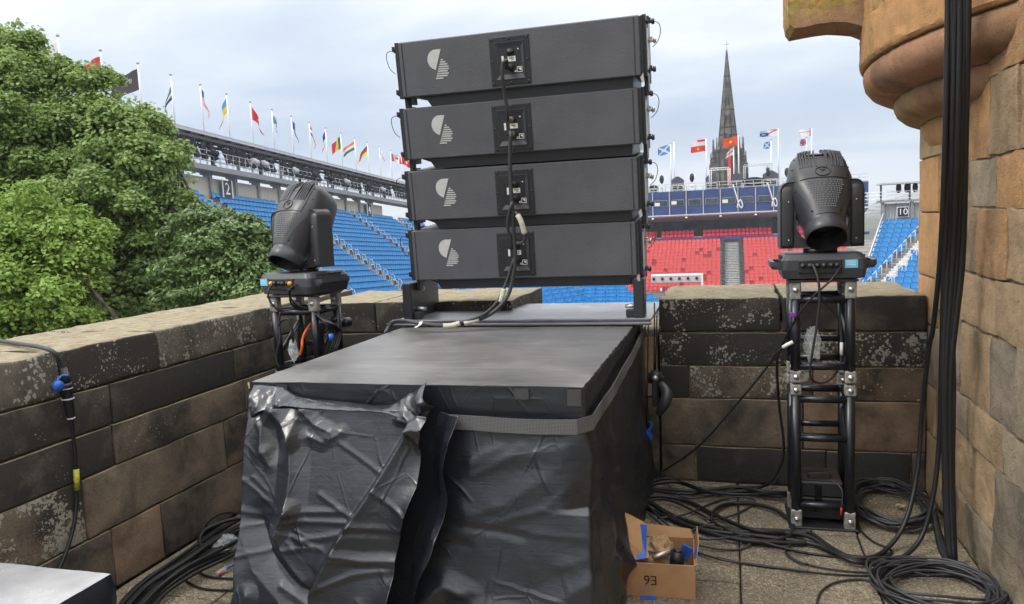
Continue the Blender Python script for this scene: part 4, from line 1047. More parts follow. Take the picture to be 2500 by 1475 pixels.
make_tree('tallest leafy green tree at the far left with its top above the stand roof', (-12.5, 13.5, -16),
  [(55, 115, 13.6, .45), (20, 190, 13.2, .75), (100, 215, 13.4, .62), (-60, 140, 13.6, .8), (40, 320, 12.8, .9), (140, 330, 13.2, .75), (-90, 330, 13, 1.0), (30, 440, 12.6, .8), (150, 440, 13, .75), (-60, 520, 12.8, 1.0)],
  M_leafA, 3600, .088, (-12.4, 13.4, 1.0), .28, droop=.25)
make_tree('broad leafy tree left of the stand, its crown sloping down to the right', (-9.2, 13.2, -16),
  [(228, 205, 13.6, .40), (205, 300, 13.2, .60), (280, 285, 13.6, .48), (365, 320, 13.6, .45), (385, 352, 13.8, .28), (300, 370, 13.0, .72), (385, 420, 13.2, .58), (270, 470, 12.8, .75), (360, 500, 13, .62), (390, 470, 13.4, .28), (320, 590, 12.9, .62), (250, 600, 12.6, .6), (390, 570, 13.2, .38)],
  M_leafA, 3600, .088, (-9.4, 13.2, .2), .25, droop=.25)
make_tree('bright yellow green tree nearest the wall at the lower left', (-9.6, 10.2, -16),
  [(70, 560, 10.6, .72), (150, 590, 10.4, .55), (195, 640, 10.5, .42), (30, 680, 10.2, .8), (140, 700, 10.2, .6), (-80, 620, 10.2, .9), (60, 790, 10.0, .7), (165, 780, 10.2, .5), (-60, 800, 10, .9), (30, 880, 10, .8)],
  M_leafB, 4300, .075, (-9.3, 10.2, -.6), .2, droop=.3)
make_tree('dark glossy leaved rounded tree in front of the blue seats', (-6.9, 11.4, -16),
  [(508, 540, 11.6, .32), (470, 580, 11.4, .38), (552, 572, 11.6, .34), (600, 590, 11.6, .36), (525, 610, 11.2, .46), (630, 575, 12, .24), (590, 660, 11.4, .45), (480, 670, 11, .45), (640, 650, 11.8, .4), (540, 715, 11, .42), (450, 735, 10.8, .36), (630, 730, 11.3, .45)],
  M_leafC, 3600, .085, (-6.9, 11.3, -.6), .16, wide=.55, out=.8, sub=24)
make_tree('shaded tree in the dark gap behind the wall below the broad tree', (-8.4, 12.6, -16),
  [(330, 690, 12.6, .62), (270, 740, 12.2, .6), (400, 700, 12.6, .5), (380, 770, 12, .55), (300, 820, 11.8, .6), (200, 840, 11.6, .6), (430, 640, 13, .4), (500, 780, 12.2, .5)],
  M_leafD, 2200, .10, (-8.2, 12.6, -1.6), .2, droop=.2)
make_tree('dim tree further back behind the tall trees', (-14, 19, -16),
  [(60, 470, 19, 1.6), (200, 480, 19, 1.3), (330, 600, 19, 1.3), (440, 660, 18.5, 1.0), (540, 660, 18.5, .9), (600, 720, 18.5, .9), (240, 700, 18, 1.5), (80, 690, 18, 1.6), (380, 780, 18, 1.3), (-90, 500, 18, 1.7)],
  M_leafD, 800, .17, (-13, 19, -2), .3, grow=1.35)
# ------------------------------------------------------------------ wrapped platform
def film_mat():
    m, nt, b = newmat('black_polythene_film'); tc = NN(nt, 'ShaderNodeTexCoord').outputs['Object']
    big = noise(nt, tc, 2.2, 4, .6); st = noise(nt, vmap(nt, tc, (5, 5, 90)), 1.0, 4, .7); wr = noise(nt, vmap(nt, tc, (14, 14, 22)), 1.0, 4, .6, .8)
    nt.links.new(ramp(nt, big, [(.3, (.010, .0115, .016)), (.7, (.017, .0195, .027))]), b.inputs['Base Color'])
    nt.links.new(mth(nt, 'ADD', .20, mth(nt, 'MULTIPLY', st, .20)), b.inputs['Roughness']); b.inputs['Specular IOR Level'].default_value = .8
    b1 = NN(nt, 'ShaderNodeBump'); b1.inputs['Strength'].default_value = .25; b1.inputs['Distance'].default_value = .003; nt.links.new(st, b1.inputs['Height'])
    b2 = NN(nt, 'ShaderNodeBump'); b2.inputs['Strength'].default_value = .16; b2.inputs['Distance'].default_value = .010; nt.links.new(wr, b2.inputs['Height']); nt.links.new(b1.outputs[0], b2.inputs['Normal'])
    # thin sharp creases
    dv = NN(nt, 'ShaderNodeVectorMath', operation='ADD'); nt.links.new(tc, dv.inputs[0]); nz_ = NN(nt, 'ShaderNodeTexNoise'); nz_.inputs['Scale'].default_value = 3; nt.links.new(tc, nz_.inputs['Vector'])
    sc2 = NN(nt, 'ShaderNodeVectorMath', operation='SCALE'); sc2.inputs['Scale'].default_value = .12; nt.links.new(nz_.outputs[1], sc2.inputs[0]); nt.links.new(sc2.outputs[0], dv.inputs[1])
    hs_ = []
    for sc_, w_ in ((2.4, .022), (5.0, .030)):
        ve = NN(nt, 'ShaderNodeTexVoronoi'); ve.feature = 'DISTANCE_TO_EDGE'; ve.inputs['Scale'].default_value = sc_; nt.links.new(vmap(nt, dv.outputs[0], (1, 1, .7), (sc_, 0, 0), (0, .5, 0)), ve.inputs['Vector'])
        hs_.append(mth(nt, 'MULTIPLY', mth(nt, 'SUBTRACT', 1.0, mth(nt, 'DIVIDE', ve.outputs['Distance'], w_), clamp=True), ramp(nt, noise(nt, tc, 2.6 + sc_ * .2, 3), [(.46, 0), (.6, 1)])))
    b3 = NN(nt, 'ShaderNodeBump'); b3.inputs['Strength'].default_value = .5; b3.inputs['Distance'].default_value = .006; nt.links.new(mth(nt, 'ADD', hs_[0], mth(nt, 'MULTIPLY', hs_[1], .5)), b3.inputs['Height']); nt.links.new(b2.outputs[0], b3.inputs['Normal'])
    nt.links.new(b3.outputs[0], b.inputs['Normal']); return m
M_film = film_mat()
def ply_mat():
    m, nt, b = newmat('scuffed_black_plywood'); tc = NN(nt, 'ShaderNodeTexCoord').outputs['Object']
    gr = noise(nt, vmap(nt, tc, (1.6, 95, 10)), 1.0, 6, .75); big = noise(nt, tc, 2.0, 5, .6); sp = noise(nt, vmap(nt, tc, (8, 160, 10)), 1.0, 3, .6)
    c = ramp(nt, mth(nt, 'ADD', mth(nt, 'MULTIPLY', gr, .5), mth(nt, 'MULTIPLY', big, .5)), [(.34, (.055, .053, .052)), (.5, (.118, .113, .111)), (.66, (.205, .195, .188))])
    c = mixc(nt, ramp(nt, sp, [(.62, 0), (.70, .8)]), c, (.32, .29, .26)); c = mixc(nt, ramp(nt, noise(nt, vmap(nt, tc, (4, 110, 10), (9, 2, 0)), 1.0, 3, .7), [(.64, 0), (.70, .85)]), c, (.03, .028, .027))
    nt.links.new(c, b.inputs['Base Color']); nt.links.new(mth(nt, 'ADD', .26, mth(nt, 'MULTIPLY', big, .3)), b.inputs['Roughness']); b.inputs['Specular IOR Level'].default_value = .7
    bump(nt, b, mth(nt, 'ADD', gr, sp), .35, .003); return m
M_ply = ply_mat()
def strap_mat():
    m, nt, b = newmat('grey_woven_webbing'); tc = NN(nt, 'ShaderNodeTexCoord').outputs['Object']
    w1 = NN(nt, 'ShaderNodeTexWave'); w1.inputs['Scale'].default_value = 55; nt.links.new(vmap(nt, tc, (1, 1, 0)), w1.inputs['Vector'])
    w2 = NN(nt, 'ShaderNodeTexWave'); w2.bands_direction = 'Z'; w2.inputs['Scale'].default_value = 60; nt.links.new(tc, w2.inputs['Vector'])
    h = mth(nt, 'MULTIPLY', w1.outputs['Fac'], w2.outputs['Fac'])
    nt.links.new(ramp(nt, h, [(0, (.075, .076, .08)), (1, (.20, .20, .205))]), b.inputs['Base Color']); b.inputs['Roughness'].default_value = .75
    bump(nt, b, h, .6, .002); return m
M_strap = strap_mat()
PX0, PX1, PY0, PY1, PZ = -1.965, -.535, 2.765, 4.78, 1.068
pf = thing('stage_platform', 'black plywood topped platform wrapped in black plastic sheet carrying the speakers', 'platform', (-1.25, 3.7, 0))
mb = MB(); mb.box(((PX0 + PX1) / 2, (PY0 + PY1) / 2, .50), (PX1 - PX0 - .06, PY1 - PY0 - .06, 1.0)); mb.build('support_box', M_plas2, pf)
# plywood top with a splintered right edge
mb = MB(); G = []; G2 = []; nY = 90
def edge_x(y): return PX1 + mn.noise(Vector((y * 30, 1, 2))) * .010 + mn.noise(Vector((y * 90, 4, 2))) * .009 + mn.noise(Vector((y * 200, 4, 9))) * .005 + .002
from mathutils import noise as mn
TH = .03
xs_ = [PX0 + (PX1 - PX0) * k / 22 for k in range(23)]
for j in range(nY + 1):
    y = PY0 + (PY1 - PY0) * j / nY
    row = []
    for k, x in enumerate(xs_):
        xx = x if k < 22 else edge_x(y)
        row.append((xx, y + (mn.noise(Vector((x * 12, 3, 1))) * .004 if j == 0 else 0), PZ + mn.noise(Vector((x * 2, y * 2, 0))) * .002))
    G.append(row); G2.append([(p[0], p[1], p[2] - TH) for p in row])
mb.grid(G); mb.grid([r[::-1] for r in G2], False)
for a, b_ in ((G[0], G2[0]), (G[-1], G2[-1])): mb.grid([a, b_], False)
mb.grid([[r[0] for r in G], [r[0] for r in G2]], False); mb.grid([[r[-1] for r in G], [r[-1] for r in G2]], False)
mb.build('plywood_top', M_ply, pf)
# splinters standing off the right-hand edge
mb = MB()
for k in range(70):
    y = random.uniform(PY0, PY1 - .1); x = edge_x(y); L = random.uniform(.008, .03)
    mb.add([(x - .02, y, PZ + .001), (x - .02, y + .004, PZ + .001), (x + L * .6, y + random.uniform(-.02, .02), PZ + random.uniform(-.01, .012))], [(0, 1, 2)])
tag(mb.build('splinters', M_ply, pf), kind='stuff')
mb = MB()
for k in range(5): mb.box((PX0 + .06, PY0 - .006 + k * .0012, PZ - .006 - k * .0055), (.15, .004, .0045))
mb.build('bare_ply_edge', simple('bare_plywood', (.40, .29, .18), .8, 0, .3, 30), pf)

# ---- sheeting. Folds are laid out as lines on the cloth in metres: X across, Z up
ZS = .4848
LEAN = .30
def px5(x, y):
    # meets the plane  Y = PY0 - .07 - LEAN * (1 - Z)
    d = ray(560 + x * ZS, 760 + y * ZS); t = (PY0 - .07 - LEAN * (1 - CAM_POS.z) - CAM_POS.y) / (d.y - LEAN * d.z); p = CAM_POS + d * t; return (p.x, p.z)
def px6(x, y, Y=2.74): p = at(1000 + x * ZS, 760 + y * ZS, 'Y', Y); return (p.x, p.z)
def seg_d(p, a, b):
    ax, az = a; bx, bz = b; dx, dz = bx - ax, bz - az; L2 = dx * dx + dz * dz
    t = ((p[..., 0] - ax) * dx + (p[..., 1] - az) * dz) / L2; tc_ = np.clip(t, 0, 1)
    qx = p[..., 0] - (ax + tc_ * dx); qz = p[..., 1] - (az + tc_ * dz); side = (p[..., 0] - ax) * dz - (p[..., 1] - az) * dx
    return np.hypot(qx, qz), np.sign(side), tc_
def poly_d(p, pts):
    best = None
    for a, b in zip(pts[:-1], pts[1:]):
        d, s, t = seg_d(p, a, b)
        if best is None: best, sd = d, s
        else:
            m = d < best; best = np.where(m, d, best); sd = np.where(m, s, sd)
    return best, sd
def vnoise(p, fx, fz, seed):
    out = np.empty(p.shape[:-1])
    for i in np.ndindex(out.shape): out[i] = mn.noise(Vector((p[i][0] * fx + seed, p[i][1] * fz, seed * 1.7)))
    return out
def ridge(p, pts, amp, w, sharp=1.0, oneside=0):
    d, s = poly_d(p, pts)
    if w < .0145 and abs(amp) < .03: amp = amp * .42
    w = w * 1.7
    if oneside: w = np.where(s * oneside > 0, w, w * .11)
    t_ = np.clip(1 - d / w, 0, 1); g = amp * .62 * (t_ * .75 + .25 * t_ ** 3)
    return g
def step(p, pts, amp, w):
    d, s = poly_d(p, pts); return amp * .5 * (1 + np.tanh(s * d / w))
def draped(name, root, P, Yoff, base_y, mat=None):
    mb = MB(); n, m = P.shape[:2]
    G = [[Vector((P[i, j, 0], base_y[i, j] - Yoff[i, j], P[i, j, 1])) for j in range(m)] for i in range(n)]
    mb.grid(G); ob = mb.build(name, mat or M_film, root, None if root else Vector((0, 0, 0)), fix=False)
    md = ob.modifiers.new('film', 'SOLIDIFY'); md.thickness = .0012; md.offset = 0
    return ob
def interp_line(pts, z):
    pts = sorted(pts, key=lambda q: q[1]); return np.interp(z, [q[1] for q in pts], [q[0] for q in pts])

# tight cover round the front right and the right side
cov = thing('plastic_cover', 'black plastic sheet wrapped tight round the front and right side of the platform', 'plastic sheet', (-.9, 3, 0))
NU, NV = 230, 120
Ltot = (PX1 - PX0) + (PY1 - PY0)
U = np.linspace(0, Ltot, NU); V = np.linspace(PZ + .001, .02, NV); fl_ = PX1 - PX0
Q = np.zeros((NV, NU, 2)); Q[..., 0] = U[None, :]; Q[..., 1] = V[:, None]
uf = Q.copy(); uf[..., 0] += PX0                      # flat cloth X on the front, continues past the corner
def c6(x, y): X, Z = px6(x, y); return (X, Z)
off = .004 + .006 * vnoise(uf, 3, 3, 5) + .003 * vnoise(uf, 9, 7, 8) + .0012 * vnoise(uf, 22, 16, 2)
below = np.clip((.93 - uf[..., 1]) / .93, 0, 1)
sidef0 = np.clip((uf[..., 0] - PX1) / .25, 0, 1); off += np.where(uf[..., 0] > PX1, .03, .16) * below ** 1.15 + .018 * below * vnoise(uf, 2.2, 1.6, 21) + .014 * below ** 2 * vnoise(uf, 5, 4, 31)
for pts, amp, w in (([c6(305, 825), c6(430, 765), c6(540, 680)], .022, .018), ([c6(300, 770), c6(500, 730), c6(700, 700), c6(860, 640)], .016, .045), ([c6(290, 750), c6(420, 690)], .012, .025),
                    ([c6(360, 1068), c6(520, 1020), c6(665, 985)], .020, .016), ([c6(665, 985), c6(760, 900), c6(850, 815)], .016, .012), ([c6(540, 1080), c6(700, 1105), c6(840, 1115)], .014, .014),
                    ([c6(300, 1010), c6(480, 960), c6(640, 850)], .016, .05), ([c6(740, 690), c6(720, 790)], .008, .02), ([c6(140, 1040), c6(420, 1080), c6(560, 1110)], -.014, .02), ([c6(130, 1120), c6(300, 1150)], -.014, .02),
                    ([c6(90, 1400), c6(200, 1330), c6(330, 1390)], .05, .05), ([c6(150, 1450), c6(330, 1385)], -.03, .02), ([c6(300, 1475), c6(420, 1440), c6(560, 1475)], .04, .04), ([c6(640, 1460), c6(860, 1330)], .03, .06), ([c6(750, 1250), c6(860, 1215)], .014, .03),
                    ([c6(40, 430), c6(160, 330)], .006, .012), ([c6(240, 350), c6(120, 480)], .006, .010), ([c6(560, 500), c6(860, 420)], .008, .03), ([c6(760, 440), c6(860, 490)], .010, .012), ([c6(600, 440), c6(760, 370)], .006, .02)):
    off += ridge(uf, pts, amp * .7, w * .8)
# strap nips the film in
nip_ = np.exp(-((uf[..., 1] - (.925 + .07 * np.clip(uf[..., 0] - PX1, 0, 2) / 1.98)) / .06) ** 2)
# creases radiating from the nipped corner, and billows on the side
cu = PX1
for dz, dx, amp, w in ((-.5, .10, .014, .03), (-.35, .35, .012, .04), (-.75, .32, .03, .05), (-.8, .62, .04, .07), (-.55, .75, .02, .05)):
    off += ridge(uf, [(cu, .90), (cu + dx * .5, .90 + dz * .55), (cu + dx, .90 + dz)], amp, w)
for x0, z0, x1, z1, amp, w in ((.2, .5, .35, .1, .05, .05), (.5, .7, .55, .15, .05, .06), (.9, .8, 1.0, .1, .04, .08), (.1, .35, .16, .02, .04, .03), (.28, .3, .6, .12, .04, .03), (1.3, .9, 1.35, .1, .03, .05), (.15, 1.02, .5, .92, .01, .02), (.6, 1.0, 1.0, .95, .01, .03)):
    off += ridge(uf, [(cu + x0, z0), (cu + x1, z1)], amp, w)
sidef = np.clip((uf[..., 0] - cu) / .1, 0, 1); off += sidef * below * .022 * (1 + .8 * vnoise(uf, 4, 3, 77)) + sidef * below * .016 * vnoise(uf, 13, 9, 41)
top_ = np.clip((uf[..., 1] - .95 - .07 * np.clip(uf[..., 0] - PX1, 0, 2) / 1.98) / .02, 0, 1); off = np.where(top_ > 0, np.maximum(off, .006 + .010 * top_ + .004 * vnoise(uf, 7, 20, 61)), off); off = off * (1 - nip_) + .010 * nip_
corner_ = np.exp(-((uf[..., 0] - PX1) / .07) ** 2) * (uf[..., 1] > .6); off = off * (1 - corner_) + .006 * corner_
mb = MB(); G = []
for i in range(NV):
    row = []
    for j in range(NU):
        u = U[j]; z_ = V[i] + .004 * mn.noise(Vector((u * 6, 3, 3))) * (i == 0); o_ = off[i, j]
        lean = .16 * max(0, (.93 - z_) / .93) ** 1.15; jj = int(np.searchsorted(U, fl_)); so = off[i, min(jj + 4, NU - 1)] + .002
        if u < fl_:
            t_ = u / fl_; p = Vector((PX0 + u + so * t_ ** 3, PY0 - o_, z_))
            if fl_ - u < .012: p.y += .004; p.x -= .001
        else:
            t_ = (u - fl_) / (PY1 - PY0); f_ = max(0, 1 - t_ * 2.2); yc = off[i, jj - 2]
            p = Vector((PX1 + o_ + .002, PY0 + (u - fl_) - yc * f_ + .003, z_))
        row.append(p)
    G.append(row)
mb.grid(G); o = mb.build('sheet', M_film, cov, fix=False)
# clear tape squares along the top edge
M_tape = paint_mat('clear_tape', (.05, .05, .053), .18, 60, .1)
def tape(x0, x1, z0, z1, nm='tape'):
    mb = MB(); mb.grid([[(x0 + (x1 - x0) * i / 6, PY0 - .0225 - .001 * (i % 2), z_) for i in range(7)] for z_ in (z1, (z0 + z1) / 2, z0)]); mb.build(nm, M_tape, cov, fix=False)
for a, b_, c_, d_ in ((522, 600, 355, 445), (790, 865, 370, 480)):
    X0, Z1 = px6(a, c_); X1, Z0 = px6(b_, d_); tape(X0, X1, Z0, min(Z1, PZ - .003))
for a, b_ in ((-1.92, -1.86), (-1.83, -1.78)): tape(a, b_, .97, PZ - .004)

# webbing strap round the platform
sp_t = thing('webbing_strap', 'grey woven strap round the front and right side of the wrapped platform', 'strap', (-.8, PY0, .93))
mb = MB(); R1 = []; R2 = []
for k in range(41):
    u = -.52 + (.52 + 1.98) * k / 40
    z0 = .925 + (.07 * max(0, u) / 1.98) + .004 * math.sin(u * 9)
    if u < 0: p = Vector((PX1 + u, PY0 - .032 - .008 * math.sin(PI * min(1, -u / .52)), z0))
    else: p = Vector((PX1 + .030 + .012 * math.sin(PI * u / 1.98), PY0 - .02 + u, z0))
    R1.append(p + Vector((0, 0, .029))); R2.append(p - Vector((0, 0, .029)))
mb.grid([R1, R2], False); o = mb.build('webbing', M_strap, sp_t, fix=False)
md = o.modifiers.new('thickness', 'SOLIDIFY'); md.thickness = .003

# second, hidden flap to the right of the loose one
def flap(name, label, left, right, top, bottom, feats, base_fn, nU=110, nV=150, curl=(.0, .0), seed=3, kind=None):
    t = thing(name, label, 'plastic sheet', (-1.4, 2.7, 0))
    Z = np.linspace(top, bottom, nV); P = np.zeros((nV, nU, 2)); S = np.linspace(0, 1, nU)
    lx = interp_line(left, Z); rx = interp_line(right, Z)
    P[..., 0] = lx[:, None] + (rx - lx)[:, None] * S[None, :]; P[..., 1] = Z[:, None]
    off = .006 * vnoise(P, 3, 3, seed) + .002 * vnoise(P, 10, 8, seed + 4) + .0006 * vnoise(P, 25, 20, seed + 7)
    for f in feats:
        if f[0] == 'r': off += ridge(P, f[1], f[2], f[3], f[4] if len(f) > 4 else 1, f[5] if len(f) > 5 else 0)
        elif f[0] == 's': off += step(P, f[1], f[2], f[3])
    wid = (rx - lx)[:, None]; er = (1 - S)[None, :] * wid; el = S[None, :] * wid
    off += curl[1] * np.exp(-er / .07) * (1 + .5 * np.sin(Z * 17 + seed))[:, None] + curl[0] * np.exp(-el / .05) * (1 + .6 * np.sin(Z * 13 + seed))[:, None]
    by = base_fn(P, S, Z)
    return draped('sheet', t, P, off, by), P, off
f2L = [px5(1010, 520), px5(1000, 700), px5(980, 900), px5(880, 1200), px5(840, 1475), px5(835, 1560)]
f2R = [px5(1150, 535), px5(1110, 660), px5(1082, 800), px5(1085, 960), px5(1065, 1060), px5(1035, 1160), px5(1010, 1250), px5(940, 1370), px5(900, 1475), px5(890, 1560)]
flap('plastic_flap', 'narrow dark plastic flap hanging beside the strap, tucked behind the loose sheet', f2L, f2R, px5(1080, 528)[1], .03,
     [('r', [px5(1090, 540), px5(1060, 760), px5(1040, 1000), px5(960, 1290)], .02, .03), ('r', [px5(1010, 1160), px5(960, 1200)], .02, .02), ('r', [px5(1040, 1120), px5(1000, 1230)], .015, .02)],
     lambda P, S, Z: np.broadcast_to((PY0 - .04 - (LEAN - .08) * (1 - Z))[:, None] + .05 * (1 - S)[None, :], P.shape[:2]), curl=(0, .045), seed=13, nU=50)
# the loose sheet in front
f1L = [px5(112, 540), px5(100, 640), px5(85, 760), px5(70, 900), px5(62, 1100), px5(45, 1250), px5(40, 1400), px5(20, 1475), px5(10, 1560)]
f1R = [px5(1046, 490), px5(1046, 512), px5(1022, 560), px5(1003, 640), px5(996, 740), px5(985, 850), px5(925, 1000), px5(896, 1090), px5(862, 1200), px5(850, 1310), px5(822, 1475), px5(810, 1560)]
q = px5
feats = [
 ('s', [q(955, 480), q(955, 555), q(770, 860), q(640, 1050), q(560, 1180), q(450, 1380), q(440, 1560)], -.0, .03),
 ('r', [q(955, 555), q(770, 860), q(640, 1050), q(560, 1180), q(450, 1390), q(430, 1560)], .13, .14, 1, -1),
 ('r', [q(900, 512), q(955, 555), q(1010, 640)], .04, .025), ('r', [q(955, 555), q(1030, 560)], .03, .02), ('r', [q(860, 540), q(955, 556)], .025, .016),
 ('r', [q(250, 490), q(330, 620), q(335, 800), q(318, 985)], .060, .045), ('r', [q(385, 485), q(350, 560), q(330, 640)], .035, .03), ('r', [q(250, 485), q(180, 570), q(175, 700)], .035, .035),
 ('r', [q(390, 490), q(440, 560), q(520, 600)], .022, .022), ('r', [q(420, 620), q(480, 650)], .022, .025), ('r', [q(520, 640), q(580, 600)], .015, .02),
 ('r', [q(240, 560), q(250, 690)], -.022, .035), ('r', [q(195, 700), q(215, 770)], .02, .02),
 ('r', [q(160, 1060), q(215, 1230), q(320, 1350), q(440, 1440)], -.055, .055), ('r', [q(250, 1110), q(300, 1030), q(325, 985)], .045, .03), ('r', [q(250, 1120), q(290, 1240), q(380, 1350)], .035, .035),
 ('r', [q(570, 660), q(680, 740), q(785, 822)], .014, .010), ('r', [q(75, 840), q(160, 910), q(245, 1000)], .016, .010), ('r', [q(470, 915), q(560, 980), q(645, 1045)], .016, .010),
 ('r', [q(280, 1105), q(380, 1150), q(480, 1190)], .014, .010), ('r', [q(765, 865), q(850, 940), q(920, 1000)], .022, .010), ('r', [q(130, 830), q(200, 900)], .01, .01),
 ('r', [q(180, 1012), q(330, 1000), q(570, 1000)], .018, .012), ('r', [q(290, 1045), q(460, 1050), q(635, 1058)], .016, .010), ('r', [q(640, 1040), q(780, 1065), q(900, 1085)], .022, .014), ('r', [q(630, 1070), q(780, 1090), q(895, 1100)], -.016, .012),
 ('r', [q(370, 1142), q(480, 1130), q(600, 1108)], .018, .012), ('r', [q(50, 1222), q(200, 1205), q(430, 1178)], .016, .010), ('r', [q(50, 1080), q(250, 1075)], .016, .012), ('r', [q(70, 1000), q(200, 1045)], .02, .014),
 ('r', [q(460, 1362), q(550, 1330), q(645, 1298), q(855, 1285)], .022, .012), ('r', [q(580, 1185), q(700, 1225), q(860, 1240)], .022, .018), ('r', [q(560, 1215), q(860, 1262)], .012, .010),
 ('r', [q(270, 1385), q(340, 1430), q(400, 1475)], .022, .014), ('r', [q(100, 1420), q(60, 1475)], .03, .03), ('r', [q(670, 1440), q(700, 1490)], .016, .012), ('r', [q(330, 630), q(540, 625)], .008, .012)]
flap('plastic_flap', 'large loose black plastic sheet with a long diagonal fold hanging on the platform front', f1L, f1R, px5(600, 492)[1] + .006, .03, feats,
     lambda P, S, Z: np.broadcast_to((PY0 - .07 - LEAN * (1 - Z))[:, None] - .02 * np.sin(S * PI)[None, :], P.shape[:2]), curl=(.02, .05), seed=3, nU=190, nV=190)
# crumpled top hem lying over the sheet, dark on the left and turned up on the right
t = thing('plastic_flap', 'crumpled hem of black plastic rolled along the top of the loose sheet', 'plastic sheet', (-1.5, 2.68, 1.0))
hem_t = [q(112, 380), q(200, 385), q(260, 395), q(330, 440), q(420, 455), q(560, 470), q(760, 490), q(880, 440), q(990, 365)]
hem_b = [q(105, 545), q(180, 500), q(250, 490), q(300, 470), q(400, 480), q(600, 492), q(800, 505), q(960, 560), q(1052, 470)]
mb = MB(); n = 90; m = 16; G = []
HT = spline([(a, 0, b_) for a, b_ in hem_t], 12); HB = spline([(a, 0, b_) for a, b_ in hem_b], 12)
HT = [HT[int(k * (len(HT) - 1) / n)] for k in range(n + 1)]; HB = [HB[int(k * (len(HB) - 1) / n)] for k in range(n + 1)]
for r in range(m + 1):
    row = []
    for k in range(n + 1):
        p = HT[k].lerp(HB[k], r / m); w = abs(mn.noise(Vector((p.x * 11, p.z * 14, 4)))) * .03 + abs(mn.noise(Vector((p.x * 34, p.z * 30, 9)))) * .012
        bul = math.sin(PI * (r / m) ** .8) * (.016 + .008 * math.sin(k * .31)); end = max(0, (k / n - .86) / .14)
        row.append(Vector((p.x, PY0 - .03 - bul - w - .075 * (r / m) - .06 * end * math.sin(PI * r / m), p.z + w * .4)))
    G.append(row)
mb.grid(G); o = mb.build('sheet', M_film, t, fix=False); md = o.modifiers.new('film', 'SOLIDIFY'); md.thickness = .0015

# ------------------------------------------------------------------ speaker stack
bs = thing('base_frame', 'black steel ground frame with uprights under the speaker stack', 'frame', (-1.2, 4.8, 1.1))
mb = MB(); mb.cbox((-1.235, 4.79, 1.098), (1.60, .86, .018), .004); mb.build('tread_plate', simple('worn_grey_steel_plate', (.27, .27, .285), .36, .5, .2, 4), bs)
M_lip = simple('satin_black_aluminium', (.16, .16, .18), .3, .6, .15, 4)
for zz, yy in ((1.083, 4.352), (1.1035, 4.372)):
    mb = MB(); mb.cbox((-1.24, yy, zz), (1.62, .035, .016), .004); mb.build('edge_profile', M_lip, bs)
mb = MB(); mb.cbox((-1.24, 4.80, 1.0795), (1.56, .8, .014), .003); mb.build('under_plate', M_plas2, bs)
for sx, xo in ((-1, -1.955), (1, -.505)):
    mb = MB(); mb.cbox((xo, 4.47, 1.222), (.062, .12, .232), .006); mb.box((xo - sx * .022, 4.68, 1.22), (.014, .40, .226)); u_ = mb.build('upright', M_cabside, bs)
    mb = MB(); mb.cyl((xo - sx * .02, 4.56, 1.29), (xo - sx * .06, 4.56, 1.29), .014, None, 8); mb.build('locking_pin', M_zinc, u_)
    mb = MB(); mb.cyl((xo - sx * .02, 4.50, 1.17), (xo - sx * .09, 4.50, 1.165), .016, .011, 8); mb.build('locking_pin', M_zinc, u_)
    mb = MB(); mb.cbox((xo - sx * .045, 4.46, 1.13), (.07, .05, .045), .006); mb.build('foot_clamp', M_cabside, u_)
